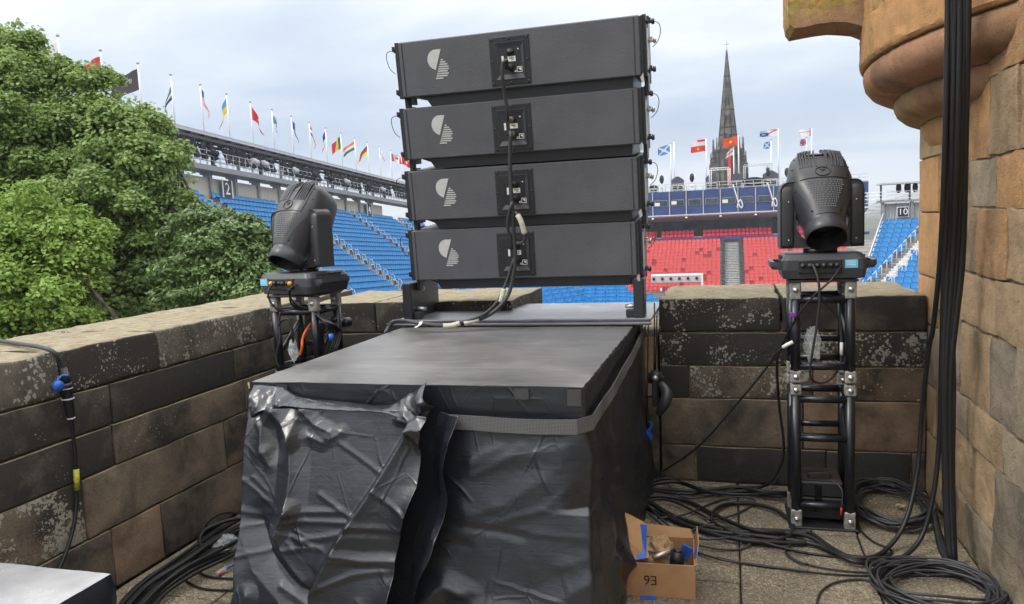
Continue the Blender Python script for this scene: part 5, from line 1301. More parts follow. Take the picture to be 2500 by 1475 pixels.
# each cabinet: measured corner points of the rear face give its place and tilt
CW = 1.385
FACES = [((975, 103), (1560, 37), (987, 246), (1557, 178)), ((985, 268), (1555, 212), (1000, 393), (1557, 350)), ((1000, 420), (1557, 382), (1004, 541), (1556, 513)), ((1006, 565), (1557, 540), (1010, 690), (1553, 668))]
def depth_for(L, Rr):
    lo, hi = 3.2, 5.4
    for _ in range(40):
        m_ = (lo + hi) / 2
        if at(*Rr, 'Y', m_).x - at(*L, 'Y', m_).x < CW: lo = m_
        else: hi = m_
    return m_
def speaker(k, label):
    tl, tr, bl_, br_ = FACES[k]
    yt = [4.20, 4.265, 4.335, 4.40][k]; yb = [4.235, 4.30, 4.365, 4.42][k]
    T = (at(*tl, 'Y', yt) + at(*tr, 'Y', yt)) / 2; B = (at(*bl_, 'Y', yb) + at(*br_, 'Y', yb)) / 2
    cx_l = (T.x + B.x) / 2; T.x = B.x = cx_l
    upv = (T - B); H = upv.length; upv.normalize(); out = Vector((1, 0, 0)).cross(upv).normalized()   # out: away from the arena? +Y depth
    dep = out if out.y > 0 else -out; c = (T + B) / 2
    M = Matrix(((1, dep.x, upv.x, c.x), (0, dep.y, upv.y, c.y), (0, dep.z, upv.z, c.z), (0, 0, 0, 1)))
    t = thing('line_array_speaker', label, 'speaker', B, 'stacked line array speakers'); h = H / 2; W = CW / 2
    # wedge shaped cabinet: the underside drops and the top rises towards the front
    mb = MB(); D1 = .44
    sec = lambda x, z0, z1, z0f, z1f: [(x, 0, z0), (x, 0, z1), (x, D1, z1f), (x, D1, z0f)]
    bev = .006
    rings = []
    for x, e in ((-W, bev), (-W + bev, 0), (W - bev, 0), (W, bev)):
        rings.append([Vector((x, e, -h + bev)), Vector((x, e + bev, -h + e)), Vector((x, .20, -h + e)), Vector((x, D1, -h - .01)), Vector((x, D1, h + .015)), Vector((x, e + bev, h - e)), Vector((x, e, h - bev))])
    mb.loft(rings, False, True, M=M); mb.build('cabinet', M_cab, t)
    # horn body hangs below the rear lip with flared cheeks at both ends
    mb = MB(); prof = [(-W + .075, -h), (-W + .10, -h - .008), (-W + .135, -h - .022), (-W + .16, -h - .060), (W - .05, -h - .060), (W - .045, -h)]
    mb.prism(prof, .035, D1 + .02, M=M); mb.build('horn_body', M_plas2, t)
    # seam strips where the side cheeks meet the rear panel
    for x in (-W + .022, W - .03):
        mb = MB(); mb.box((x, -.0008, 0), (.003, .004, H - .014), M); mb.build('seam', M_plas2, t)
    # side rigging
    for sx in (-1, 1):
        mb = MB(); mb.box((sx * (W + .008), .14, 0), (.012, .26, H * .98), M); mb.box((sx * (W + .022), .05, 0), (.02, .05, H * 1.02), M); mb.box((sx * (W + .022), .22, -.01), (.02, .05, H * 1.16), M); rp = mb.build('rigging_plate', M_cabside, t)
        mb = MB(); mb.box((sx * (W + .034), .05, -.02), (.008, .03, H * .7), M); mb.box((sx * (W + .034), .115, .0), (.008, .022, H * .85), M); mb.build('link_bar', M_zinc if sx > 0 else M_cabside, rp)
        for zz, yy in ((h - .035, .05), (-h + .03, .05), (.03, .12)):
            mb = MB(); a = M @ Vector((sx * (W + .02), yy, zz)); b_ = M @ Vector((sx * (W + (.075 if sx > 0 else .05)), yy, zz)); mb.cyl(a, b_, .010, None, 8); mb.cyl(b_ - (b_ - a) * .25, b_, .017, .014, 8); mb.box((sx * (W + .05), yy, zz + .006), (.012, .03, .028), M)
            mb.build('quick_pin', M_cabside if zz != .03 else M_zinc, rp)
        mb = MB(); a = Vector((sx * (W + .06), .05, h - .035)); pts = [a, a + Vector((sx * .035, 0, -.01)), a + Vector((sx * .045, .01, -.05)), a + Vector((sx * .03, .01, -.10)), a + Vector((sx * .0, .01, -.13))]
        mb.tube([M @ p for p in spline(pts, 5)], .0022, 5); mb.build('pin_lanyard', M_cabside, rp)
    mb = MB(); mb.box((W + .02, .12, -h - .035), (.022, .09, .10), M); mb.build('hinge_link', M_cabside, t)
    mb = MB(); mb.box((-W - .012, .10, -h - .03), (.022, .05, .09), M); mb.build('hinge_link', M_cabside, t)
    mb = MB(); mb.prism([(W - .004, -h - .01), (W + .012, -h + .012), (W + .016, -h - .03), (W + .006, -h - .04)], -.012, -.004, M=M); mb.build('angle_lever', M_zinc, t)
    # connector plate, recessed
    pc = Vector((-.032 + [.004, .004, .006, .006][k], 0, -.008)); pw, ph_ = .115, .131
    def R4(w, hh, y): return [Vector((-w, y, -hh)) + pc, Vector((w, y, -hh)) + pc, Vector((w, y, hh)) + pc, Vector((-w, y, hh)) + pc]
    mb = MB(); mb.loft([R4(pw, ph_, .0), R4(pw, ph_, -.004), R4(pw - .004, ph_ - .004, -.0055), R4(pw * .70, ph_ * .72, -.0055), R4(pw * .60, ph_ * .60, -.001)], False, False, M=M)
    mb.add([p for p in R4(pw * .60, ph_ * .60, -.001)], [(0, 1, 2, 3)], M=M); mb.build('connector_plate', M_plas2, t)
    # raised sloping collar that reads as the recess
    mb = MB(); mb.loft([R4(pw * .75, ph_ * .78, -.0052), R4(pw * .73, ph_ * .76, -.011), R4(pw * .57, ph_ * .56, -.0012)], False, False, M=M); mb.build('recess_collar', M_plas, t)
    for i in (-1, 0, 1):
        for j in (-1, 0, 1):
            if i == 0 and j == 0: continue
            a = pc + Vector((i * pw * .88, -.0055, j * ph_ * .9)); mb = MB(); mb.cyl(M @ a, M @ (a + Vector((0, -.003, 0))), .0065, .005, 8); mb.build('screw', M_cabside, t)
    for zz in (.045, -.037):
        a = pc + Vector((.004, -.0012, zz)); mb = MB(); mb.cyl(M @ a, M @ (a + Vector((0, -.016, 0))), .021, .019, 14); mb.cyl(M @ (a + Vector((0, -.016, 0))), M @ (a + Vector((0, -.018, 0))), .014, .014, 12); mb.build('speaker_socket', M_plas2, t)
    mb = MB(); mb.box((pc.x + .010, -.0022, pc.z + .009), (.046, .001, .028), M); lb_ = mb.build('paper_label', M_label, t)
    for i_, (dx, dz, w_) in enumerate(((0, .003, .026), (.004, -.006, .014))):
        mb = MB(); mb.box((pc.x + .010 + dx, -.0029, pc.z + .009 + dz), (w_, .0006, .005 if i_ == 0 else .003), M); mb.build('print', M_ink, lb_)
    mb = MB(); mb.box((pc.x - .042, -.0022, pc.z + .008), (.012, .001, .04), M); mb.build('paper_strip', M_label, t)
    # small white maker's square with a triangle, and the type mark beside it
    mk = pc + Vector((.052, -.0024, -.051)); mb = MB(); s_ = .0135
    for a, b_, w_, h_ in ((0, s_, s_ * 2, .003), (0, -s_, s_ * 2, .003), (-s_, 0, .003, s_ * 2), (s_, 0, .003, s_ * 2)): mb.box((mk.x + a, mk.y, mk.z + b_), (w_, .0008, h_), M)
    mb.prism([(mk.x - s_ * .6, mk.z + s_ * .6), (mk.x + s_ * .6, mk.z + s_ * .6), (mk.x + s_ * .6, mk.z - s_ * .6)], mk.y - .0004, mk.y + .0004, M=M)
    mb.box((mk.x - .027, mk.y, mk.z - .008), (.004, .0008, .010), M); mb.box((mk.x - .021, mk.y, mk.z - .004), (.010, .0008, .003), M); mb.box((mk.x - .020, mk.y, mk.z - .011), (.010, .0008, .003), M); mb.build('white_mark', M_label, t)
    mb = MB(); mb.cyl(M @ (pc + Vector((.05, -.0012, .058))), M @ (pc + Vector((.05, -.004, .058))), .004, None, 8); mb.build('indicator', M_label, t)
    # half disc and slanted stripes printed on the left of the panel
    lc = Vector((-W + .238, -.0016, .012)); sc_ = 1 / 1500.
    arc = [(503, 372), (440, 374)] ; 
    for i in range(13):
        a = math.radians(98 + (238 - 98) * i / 12); arc.append((455 + 80 * math.cos(a) - 0, 456 - 84 * math.sin(a)))
    arc.append((443, 543))
    rot = .108
    def lg(x, y):
        dx, dy = (x - 470) * sc_, -(y - 497) * sc_; return (lc.x + dx, lc.z + dy - dx * rot * .35)
    mb = MB(); mb.prism([lg(*p) for p in arc], lc.y - .0006, lc.y + .0006, M=M); lo_ = mb.build('logo_half_disc', M_logo, t)
    for yy, x0, x1 in ((460, 496, 515), (478, 489, 538), (497, 481, 553), (516, 473, 563), (535, 467, 565), (553, 461, 552), (573, 453, 560), (592, 446, 547), (612, 438, 506)):
        mb = MB(); hh = 5.4; mb.prism([lg(x0 + 2, yy - hh), lg(x1 - 3, yy - hh), lg(x1, yy), lg(x1 - 4, yy + hh), lg(x0 - 2, yy + hh)], lc.y - .0006, lc.y + .0006, M=M); mb.build('logo_stripe', M_logo, t)
    return M, pc
SPK = [speaker(k, lab) for k, lab in enumerate(('topmost of four wide black speakers stacked on the platform', 'second black speaker from the top of the stack', 'third black speaker from the top of the stack', 'lowest of the four stacked black speakers, just above the base frame'))]
# ------------------------------------------------------------------ truss towers
def tower(name, label, x0, y0, zt):
    W = .315; t = thing(name, label, 'truss tower', (x0 + W / 2, y0 + W / 2, 0)); r = .0255; c = [(x0 + r, y0 + r), (x0 + W - r, y0 + r), (x0 + W - r, y0 + W - r), (x0 + r, y0 + W - r)]
    secs = [(.03, .745), (.835, zt - .085)]
    for a, b_ in secs:
        for p in c:
            mb = MB(); mb.cyl((*p, a), (*p, b_), r, None, 14); mb.build('chord', M_truss, t)
    def rung(i, z, rr=.02, z2=None):
        p, q = c[i], c[(i + 1) % 4]; mb = MB(); mb.cyl((*p, z), (*q, z if z2 is None else z2), rr, None, 10); mb.build('brace', M_truss, t)
    for i in range(4):
        for z in (.125, .70, .875, zt - .105): rung(i, z)
    rung(0, .49, .019); rung(2, .50, .018); rung(1, .20, .015, .62); rung(3, .62, .015, .20); rung(2, .43, .014); rung(1, .95, .015, 1.13); rung(3, 1.13, .015, .95); rung(2, .98, .017)
    for p in c:
        for z, h in ((.052, .1), (.752, .058), (.822, .066), (zt - .052, .1)):
            mb = MB(); mb.cbox((p[0], p[1], z), (.054, .054, h), .006); k = mb.build('corner_block', M_alu, t)
            mb = MB(); mb.cyl((p[0], p[1] - .026, z), (p[0], p[1] - .032, z), .014, .014, 12); mb.cyl((p[0], p[1] - .032, z), (p[0], p[1] - .037, z), .009, .008, 6); mb.build('bolt', M_zinc, k)
    mb = MB(); mb.cbox((x0 + W / 2, y0 + W / 2, .008), (W + .03, W + .03, .014), .003); mb.build('foot_plate', M_plas2, t)
    mb = MB(); mb.cbox((x0 + W / 2, y0 + W / 2, zt - .006), (W + .02, W + .02, .012), .003); mb.build('top_plate', M_plas2, t)
    return t
tower('truss_tower', 'black truss tower under the right moving light, standing on the paving', .303, 4.16, 1.33)
tower('truss_tower', 'black truss tower under the left moving light, partly behind the platform', -2.675, 4.0, 1.315)

# ------------------------------------------------------------------ moving lights
def moving_light(label, pos, yaw_b, yaw_h, colored, sticker_x, tilt=.68):
    t = thing('moving_light', label, 'stage light', pos)
    MBs = Matrix.Translation(pos) @ Matrix.Rotation(math.radians(yaw_b), 4, 'Z'); MH = Matrix.Translation(pos) @ Matrix.Rotation(math.radians(yaw_h), 4, 'Z')
    def rr(w, d, z, c): # rounded rectangle ring
        return [Vector((sx * (w - c) + c * math.cos(a) , sy * (d - c) + c * math.sin(a), z)) for sx, sy, a0 in ((1, 1, 0), (-1, 1, 90), (-1, -1, 180), (1, -1, 270)) for a in [math.radians(a0 + 22.5 * k) for k in range(5)]]
    # base
    mb = MB(); mb.loft([rr(.170, .150, 0, .02), rr(.195, .168, .006, .02), rr(.205, .176, .05, .025), rr(.203, .174, .10, .03), rr(.185, .158, .128, .03), rr(.178, .150, .132, .03)], False, True, M=MBs); b_ = mb.build('base', M_plas, t)
    mb = MB(); mb.cbox((-.02, -.1765, .066), (.205, .010, .068), .004, MBs); pn = mb.build('connector_panel', M_plas2, b_)
    for i, xx in enumerate((-.10, -.066, -.03, .0, .034, .062)):
        mb = MB(); mb.cyl((xx, -.178, .072), (xx, -.190 - .006 * (i % 2), .072), .014, .013, 12, M=MBs); mb.cyl((xx, -.19, .072), (xx, -.194, .072), .008, None, 8, M=MBs); mb.build('connector', (M_yel if colored and i in (0, 5) else M_plas2 if i % 3 else M_cabside), b_)
    if sticker_x is not None:
        mb = MB(); mb.box((sticker_x, -.1775, .078), (.060, .003, .042), MBs); k = mb.build('sticker', M_bluelab, b_)
        for dz in (.012, .003, -.006): 
            mb = MB(); mb.box((sticker_x - .002, -.1793, .078 + dz), (.044, .0008, .003), MBs); mb.build('print', simple('pale_print', (.5, .75, .85), .6), k)
    for s in (-1, 1):
        pts = [(s * .195, -.135, .072), (s * .235, -.125, .075), (s * .246, -.09, .076), (s * .246, .09, .076), (s * .235, .125, .075), (s * .195, .135, .072)]
        mb = MB(); P = spline(pts, 5)
        for dz in (0,):
            rings = []
            for p in P: rings.append([p + Vector((-s * .012, 0, .016)), p + Vector((s * .010, 0, .018)), p + Vector((s * .012, 0, -.006)), p + Vector((s * .0, 0, -.022)), p + Vector((-s * .014, 0, -.018))])
            mb.loft(rings, False, True, M=MBs)
        mb.build('handle', M_plas, b_)
    for k in range(12):
        yv = -.10 + .2 * k / 11
        for s in (-1, 1):
            mb = MB(); mb.box((s * .196, yv, .104), (.014, .006, .030), MBs @ Matrix.Rotation(0, 4, 'Z')); mb.build('vent_rib', M_plas2, b_)
    # yoke
    mb = MB(); mb.cyl((0, 0, .130), (0, 0, .152), .085, None, 24, M=MH); mb.build('turntable', M_plas2, t)
    arm = []; inner = []
    n = 14; Wd = .206; wi = .132
    out = [(-Wd, .152), (-Wd, .43)]
    pts_o = [(-Wd + .005, .150), (-Wd, .17), (-Wd, .440)]; 
    def yoke_poly():
        P = [(-Wd, .158), (-Wd, .455)]
        P += [(-Wd + .045 - .045 * math.cos(a), .455 + .05 * math.sin(a)) for a in [PI * k / 10 / 1 for k in range(1, 6)]]
        P += [(-Wd + .082, .505), (-Wd + .092, .49), (-wi + .005, .36), (-wi, .30)]
        P += [(-wi + wi * (1 - math.cos(a)) * .75, .30 - .112 * math.sin(a)) for a in [PI / 2 * k / 6 for k in range(1, 7)]]
        Rm = [(-x, z) for x, z in P[::-1]]
        return P + Rm
    poly = yoke_poly()
    rings = []
    for y, sc in ((-.050, .93), (-.056, .985), (-.052, 1), (.052, 1), (.056, .985), (.050, .93)):
        rings.append([Vector((px, y * (1.0 if pz < .25 else 1.05), pz if pz < .2 else pz)) if True else None for px, pz in poly])
    mb = MB(); mb.loft([[Vector((p.x * s_, p.y, .155 + (p.z - .155) * s_)) for p in r] for r, s_ in zip(rings, (.975, .993, 1, 1, .993, .975))], False, True, M=MH); yk = mb.build('yoke', M_plas, t)
    for s in (-1, 1):
        mb = MB(); L = []
        for z, hw, hd in ((.16, .032, .056), (.18, .036, .062), (.40, .037, .064), (.455, .037, .062), (.485, .030, .05), (.500, .016, .03)):
            L.append([Vector((s * (Wd - .037) + hw * (abs(math.cos(a)) ** .45) * math.copysign(1, math.cos(a)), hd * (abs(math.sin(a)) ** .45) * math.copysign(1, math.sin(a)), z)) for a in [2 * PI * k / 24 for k in range(24)]])
        mb.loft(L, True, True, M=MH); mb.build('arm_cover', M_plas, yk)
        for yy, zz in ((-.065, .20), (-.065, .40)):
            mb = MB(); mb.cyl((s * .165, yy + .004, zz), (s * .165, yy, zz), .004, None, 8, M=MH); mb.build('screw', M_zinc, yk)
    # head: axis runs down and forward
    ct = math.sqrt(1 - tilt * tilt); ax = Vector((0, tilt, ct)); nf = Vector((0, -ct, tilt)); piv = Vector((0, .0, .408))
    ST = [(-.268, .094, .098, 2), (-.262, .101, .104, 2), (-.215, .103, .106, 2), (-.205, .096, .100, 2.1), (-.19, .097, .102, 2.2), (-.13, .112, .118, 2.4), (-.06, .136, .134, 2.6), (.0, .155, .142, 2.8), (.07, .162, .144, 3.2), (.13, .153, .138, 3.4), (.18, .146, .130, 3.8), (.212, .136, .118, 3.8), (.232, .122, .103, 3.6), (.242, .104, .086, 3.2)]
    def hp(s, th, lift=0.0):
        for (s0, a0, b0, e0), (s1, a1, b1, e1) in zip(ST[:-1], ST[1:]):
            if s0 <= s <= s1:
                k = (s - s0) / (s1 - s0); a, b, e = a0 + (a1 - a0) * k, b0 + (b1 - b0) * k, e0 + (e1 - e0) * k; break
        else: a, b, e = ST[-1][1:] if s > 0 else ST[0][1:]
        c_, s_ = math.cos(th), math.sin(th); f = 2 / e
        x = (a + lift) * math.copysign(abs(c_) ** f, c_); y = (b + lift) * math.copysign(abs(s_) ** f, s_)
        return piv + ax * s + Vector((1, 0, 0)) * x + nf * y
    mb = MB(); nth = 48
    mb.loft([[hp(s, 2 * PI * k / nth) for k in range(nth)] for s in [q_[0] for q_ in ST]], True, False, M=MH)
    mb.add([hp(.242, 2 * PI * k / nth) for k in range(nth)], [list(range(nth))], False, M=MH)
    hd = mb.build('head', M_plas, t)
    mb = MB(); mb.loft([[piv + ax * (-.268) + (Vector((1, 0, 0)) * math.cos(a) + nf * math.sin(a)) * .098 for a in [2 * PI * k / 32 for k in range(32)]], [piv + ax * (-.20) + (Vector((1, 0, 0)) * math.cos(a) + nf * math.sin(a)) * .088 for a in [2 * PI * k / 32 for k in range(32)]]], True, False, M=MH)
    lh = mb.build('lens_hood', M_plas2, hd)
    mb = MB(); L = []
    for q_ in range(5):
        rr_ = .088 * (1 - q_ / 4) + .0005; L.append([piv + ax * (-.20 - .022 * (1 - (rr_ / .088) ** 2)) + (Vector((1, 0, 0)) * math.cos(a) + nf * math.sin(a)) * rr_ for a in [2 * PI * k / 32 for k in range(32)]])
    mb.loft(L, True, False, M=MH); mb.build('lens', M_gloss, hd)
    # cover plate lying on the front, raised lip where it ends
    def patch(s0, s1, w0, w1, lift, ns=8, nx=12):
        G = []
        for i in range(ns + 1):
            s = s0 + (s1 - s0) * i / ns; w = w0 + (w1 - w0) * i / ns
            G.append([MH @ hp(s, PI / 2 + w * (2 * j / nx - 1), lift) for j in range(nx + 1)])
        return G
    def plate(nm, s0, s1, w0, w1, lift, mat=M_plas):
        mb = MB(); G = patch(s0, s1, w0, w1, lift); H_ = patch(s0, s1, w0, w1, -.004); mb.grid(G)
        for a, b_2 in ((G[0], H_[0]), (G[-1], H_[-1]), ([r[0] for r in G], [r[0] for r in H_]), ([r[-1] for r in G], [r[-1] for r in H_])): mb.grid([a, b_2], False)
        return mb.build(nm, mat, hd)
    plate('cover_plate', .02, .215, .62, .72, .0045)
    plate('grille_plate', -.185, .012, .52, 1.02, .003)
    for k in range(12):    # cooling fins
        th = PI / 2 + .50 * (2 * k / 11 - 1); mb = MB(); P = [(.095, .003), (.095, .0075), (.17, .013), (.215, .020), (.252, .024), (.256, .006), (.235, -.004)]
        e = .0032
        vs = []
        for s, l in P:
            p = hp(min(s, .242), th, l) + ax * max(0, s - .242); vs.append(p)
        n_ = len(vs); mb.add([p - Vector((e, 0, 0)) for p in vs] + [p + Vector((e, 0, 0)) for p in vs], [list(range(n_)), [n_ + i for i in range(n_)][::-1]] + [(i, n_ + i, n_ + (i + 1) % n_, (i + 1) % n_) for i in range(n_)], M=MH); mb.build('cooling_fin', M_plas, hd)
    mb = MB(); G = patch(.165, .238, .56, .54, .0060, 5, 12); mb.grid(G); mb.build('vent_recess', M_gloss, hd)
    # raised dots
    mb = MB()
    for i in range(13):
        s = .000 - .0125 * i; half = .56 - .020 * i if i > 1 else .44 + .06 * i; n_ = int(13 - i * .42)
        for j in range(n_):
            th = PI / 2 + half * ((2 * (j + (.5 if i % 2 else 0)) / n_) - 1); c = hp(s, th, .0045); o_ = (c - piv - ax * s).normalized(); u = Vector((1, 0, 0)); w = ax
            mb.add([c + u * .0042, c + w * .0042, c - u * .0042, c - w * .0042, c + o_ * .0042], [(0, 1, 4), (1, 2, 4), (2, 3, 4), (3, 0, 4)], True, 0, MH)
    tag(mb.build('raised_dots', simple('worn_plastic_dot', (.16, .16, .165), .4), hd), kind='stuff')
    # round emblem
    c = hp(.058, PI / 2, .006); mb = MB(); pts = [c + Vector((math.cos(a) * .036, 0, 0)) + ax * math.sin(a) * .030 for a in [2 * PI * k / 28 for k in range(28)]]
    mb.tube([MH @ p for p in pts], .0022, 6, closed=True); mb.tube([MH @ (c + Vector((-.006, 0, 0)) - ax * .002), MH @ (c + Vector((.016, 0, 0)) + ax * .012), MH @ (c + Vector((-.012, 0, 0)) + ax * .013)], .002, 5); mb.build('round_emblem', M_plas2, hd)
    for s, dth in ((.12, .95), (.12, -.95), (-.02, 1.06), (-.02, -1.06), (-.16, .66), (-.16, -.66), (.19, .8), (.19, -.8)):
        p = hp(s, PI / 2 + dth, .001); o_ = (p - piv - ax * s).normalized(); mb = MB(); mb.cyl(p, p + o_ * .003, .0045, None, 8, M=MH); mb.build('screw', M_gloss, hd)
    return t
moving_light('black moving head stage light on the right tower, lens tilted down, blue sticker on base', (.463, 4.315, 1.332), 0, 4, False, .128, .66)
moving_light('black moving head stage light on the left tower, turned to the left, yellow plugs', (-2.515, 4.16, 1.317), -14, -17, True, -.165, .56)

# ------------------------------------------------------------------ cables
def cable(label, pts, r, mat=None, group=None, n=7, k=7, name='cable'):
    S = spline(pts, k); mb = MB(); mb.tube(S, r, n)
    return tag(mb.build(name, mat or M_rub, None, S[len(S) // 2]), label, 'cable', group)
def fl(x, y, z=.008): p = at(x, y, 'Z', z); return p
def z2(x, y, Y): return at(1880 + x * .339, 460 + y * .339, 'Y', Y)
def z3(x, y, z=.008): return fl(1880 + x * .39, 900 + y * .39, z)
def z4(x, y, z=.008): return fl(1540 + x * .5392, 680 + y * .5392, z)
# lead cables of the right light
cable('black cable looping from the right light base through its truss tower', [z2(305, 545, 4.12), z2(345, 650, 4.09), z2(356, 800, 4.09), z2(335, 1000, 4.1), z2(302, 1200, 4.12), z2(290, 1350, 4.16), z2(350, 1402, 4.2), z2(440, 1370, 4.22), z2(500, 1280, 4.22), z2(516, 1180, 4.22), z2(505, 1000, 4.22), z2(480, 920, 4.2), z2(400, 830, 4.15), z2(350, 760, 4.12)], .0065, M_rubg)
cable('thin black cable from the right light running down to the left across the wall', [z2(515, 555, 4.12), z2(440, 660, 4.08), z2(300, 790, 4.10), z2(180, 950, 4.15), z2(20, 1230, 4.3), at(1800, 985, 'Y', 4.5), at(1700, 1095, 'Y', 4.6), at(1590, 1168, 'Y', 4.7)], .0055)
cable('black cable with white sleeved end hanging beside the right truss tower', [z2(160, 1108, 4.13), z2(95, 1145, 4.14), z2(58, 1190, 4.16), z2(50, 1300, 4.2), z2(55, 1420, 4.25), at(1903, 1000, 'Y', 4.3), at(1913, 1080, 'Y', 4.35), at(1908, 1130, 'Y', 4.4), at(1880, 1178, 'Y', 4.5), at(1830, 1200, 'Z', .02)], .0075)
mb = MB(); mb.tube([z2(165, 1106, 4.128), z2(125, 1125, 4.13), z2(92, 1147, 4.135)], .0095, 8); tag(mb.build('cable_sleeve', M_label, None, z2(125, 1125, 4.13)), 'white sleeve on the cable end beside the right truss tower', 'sleeve')
mb = MB(); mb.tube([z2(515, 1110, 4.2), z2(515, 1200, 4.2)], .0085, 8); tag(mb.build('cable_sleeve', M_label, None, z2(515, 1160, 4.2)), 'pale sleeve on the cable loop inside the right truss tower', 'sleeve')
def bag(name, label, c, size, seed, mat, cat='bag', flat=1.0):
    mb = MB(); G = []; nu, nv = 18, 12
    for i in range(nv + 1):
        row = []
        for j in range(nu + 1):
            th = PI * i / nv; ph = 2 * PI * (j % nu) / nu; d = Vector((math.sin(th) * math.cos(ph), math.sin(th) * math.sin(ph), math.cos(th)))
            w = 1 + .45 * mn.noise(d * 2.1 + Vector((seed, 0, 0))) + .22 * mn.noise(d * 6 + Vector((0, seed, 0)))
            row.append(Vector(c) + Vector((d.x * size[0], d.y * size[1] * flat, d.z * size[2])) * w)
        G.append(row)
    mb.grid(G, False); return tag(mb.build(name, mat, None, c), label, cat)
def clearbag():
    m, nt, b = newmat('clear_plastic_film'); b.inputs['Base Color'].default_value = (.75, .78, .80, 1); b.inputs['Roughness'].default_value = .18
    b.inputs['Alpha'].default_value = .30; return m
M_bag = clearbag()
bag('plastic_bag', 'clear plastic bag tied inside the top section of the right truss tower', z2(300, 1120, 4.22), (.042, .03, .085), 3, M_bag)
bag('plastic_bag', 'crumpled clear plastic bag on the cables left of the platform', fl(556, 1330, .05), (.075, .06, .045), 9, M_bag)
bag('plug_bag', 'clear plastic bag round a plug hanging on the left truss tower', at(716, 855, 'Y', 3.96), (.028, .025, .062), 5, M_bag)
mb = MB(); mb.cbox(z2(165, 910, 4.14), (.03, .02, .025), .004); tag(mb.build('tape_tag', M_purple, None, z2(165, 910, 4.14)), 'small purple tape tag on the right truss tower', 'tape')
bl_ = thing('ballast_box', 'dark rusty topped ballast box inside the foot of the right truss tower', 'box', (.46, 4.33, .03))
mb = MB(); mb.cbox((.458, 4.33, .095), (.21, .22, .12), .008); mb.build('body', M_plas2, bl_)
mb = MB(); mb.cbox((.458, 4.33, .200), (.215, .225, .085), .008); mb.build('lid', M_plas2, bl_)
mb = MB(); mb.cbox((.458, 4.33, .2465), (.20, .21, .008), .003); mb.build('rusty_top', simple('rusty_steel', (.035, .022, .02), .7, .2, .5, 12), bl_)
mb = MB(); mb.box((.44, 4.216, .15), (.035, .01, .15)); mb.build('hasp', M_gloss, bl_)
mb = MB(); mb.tube(spline([(.40, 4.26, .252), (.40, 4.255, .275), (.50, 4.255, .275), (.50, 4.26, .252)], 4), .006, 6); mb.build('lid_handle', M_cabside, bl_)
mb = MB(); mb.tube(spline([(.505, 4.2, .26), (.535, 4.15, .25), (.55, 4.13, .22), (.545, 4.13, .14)], 5), .004, 6); o = tag(mb.build('cable', M_rubg, None, (.54, 4.13, .2)), 'short grey wire with a red tip on the ballast box', 'cable')
mb = MB(); mb.tube([(.545, 4.13, .14), (.542, 4.128, .10)], .0052, 7); mb.build('red_tip', M_red, o)

# vertical bundle down the building
GB = 'cables hanging down the castle building'
tops = [2312, 2322, 2332, 2341, 2352, 2360, 2328]
mids = [(2296, 620), (2305, 640), (2314, 640), (2325, 640), (2336, 640), (2348, 640), (2318, 630)]
labs = ['leftmost', 'second', 'third', 'fourth', 'fifth', 'rightmost thick', 'rear']
for i in range(7):
    tx = tops[i]; mx_, my = mids[i]
    P = [at(tx, -160, 'Y', 3.52), at(tx + 2, 0, 'Y', 3.56), at(tx - 4, 330, 'Y', 3.62 + .01 * (i % 3)), at(mx_, my, 'Y', 3.80)]
    if i == 0: P += [at(2278, 800, 'Y', 3.95), at(2268, 850, 'Y', 4.0), at(2252, 1000, 'Y', 4.1), at(2240, 1150, 'Y', 4.1), at(2212, 1270, 'Y', 4.02), at(2170, 1335, 'Z', .03), at(2120, 1362, 'Z', .013), at(2040, 1350, 'Z', .013), at(1975, 1310, 'Z', .03), at(1900, 1300, 'Z', .013), at(1780, 1296, 'Z', .013), at(1650, 1262, 'Z', .013), at(1575, 1215, 'Z', .013)]
    elif i == 1: P += [at(2298, 900, 'Y', 3.93), at(2294, 1060, 'Y', 3.98), at(2280, 1200, 'Y', 3.97), at(2250, 1310, 'Y', 3.93), at(2200, 1362, 'Z', .02), at(2140, 1372, 'Z', .013), at(2080, 1370, 'Z', .03), at(1990, 1330, 'Z', .02), at(1860, 1310, 'Z', .02), at(1700, 1290, 'Z', .02), at(1580, 1240, 'Z', .013)]
    else:
        e = (i - 2) * 6
        P += [at(2303 + e, 900, 'Y', 3.84), at(2306 + e * .8, 1150, 'Y', 3.86), at(2312 + e * .7, 1300, 'Y', 3.84), at(2318 + e * .55, 1362, 'Y', 3.82), at(2322 + e * .3, 1378, 'Y', 3.84), at(2312 - e * .5, 1350, 'Y', 3.93), at(2290 - e * .2, 1290, 'Y', 4.08), at(2283, 1262, 'Y', 4.16)]
    cable(labs[i] + ' black cable of the bundle hanging down the castle building', P, .0155 if i in (5, 3) else .0125 if i > 1 else .0115, M_rub, GB, 9)

# coils on the paving
def coil(label, c, rx, ry, turns, r, mat, seed, sprd=.06, hz=.06):
    R = random.Random(seed); pts = []; n = turns * 16
    for i in range(n + 1):
        a = 2 * PI * i / 16 + seed; t = i / 16
        if i % 16 == 0: ox, oy, sx, sy, zz = R.uniform(-sprd, sprd) * .5, R.uniform(-sprd, sprd) * .5, 1 + R.uniform(-.16, .10), 1 + R.uniform(-.16, .10), R.uniform(.006, hz)
        pts.append((ox, oy, sx, sy, zz))
    P = []
    for i in range(n + 1):
        a = 2 * PI * i / 16; k = max(0, i - 8); k2 = min(n, i + 8)
        m = [sum(pts[q_][j] for q_ in range(k, k2 + 1)) / (k2 - k + 1) for j in range(5)]
        P.append(Vector((c[0] + m[0] + rx * m[2] * math.cos(a), c[1] + m[1] + ry * m[3] * math.sin(a), m[4] + .012 * math.sin(a * 3 + i * .1) + .006)))
    S = spline(P, 3); mb = MB(); mb.tube(S, r, 6); return tag(mb.build('cable_coil', mat, None, (c[0], c[1], 0)), label, 'cable coil')
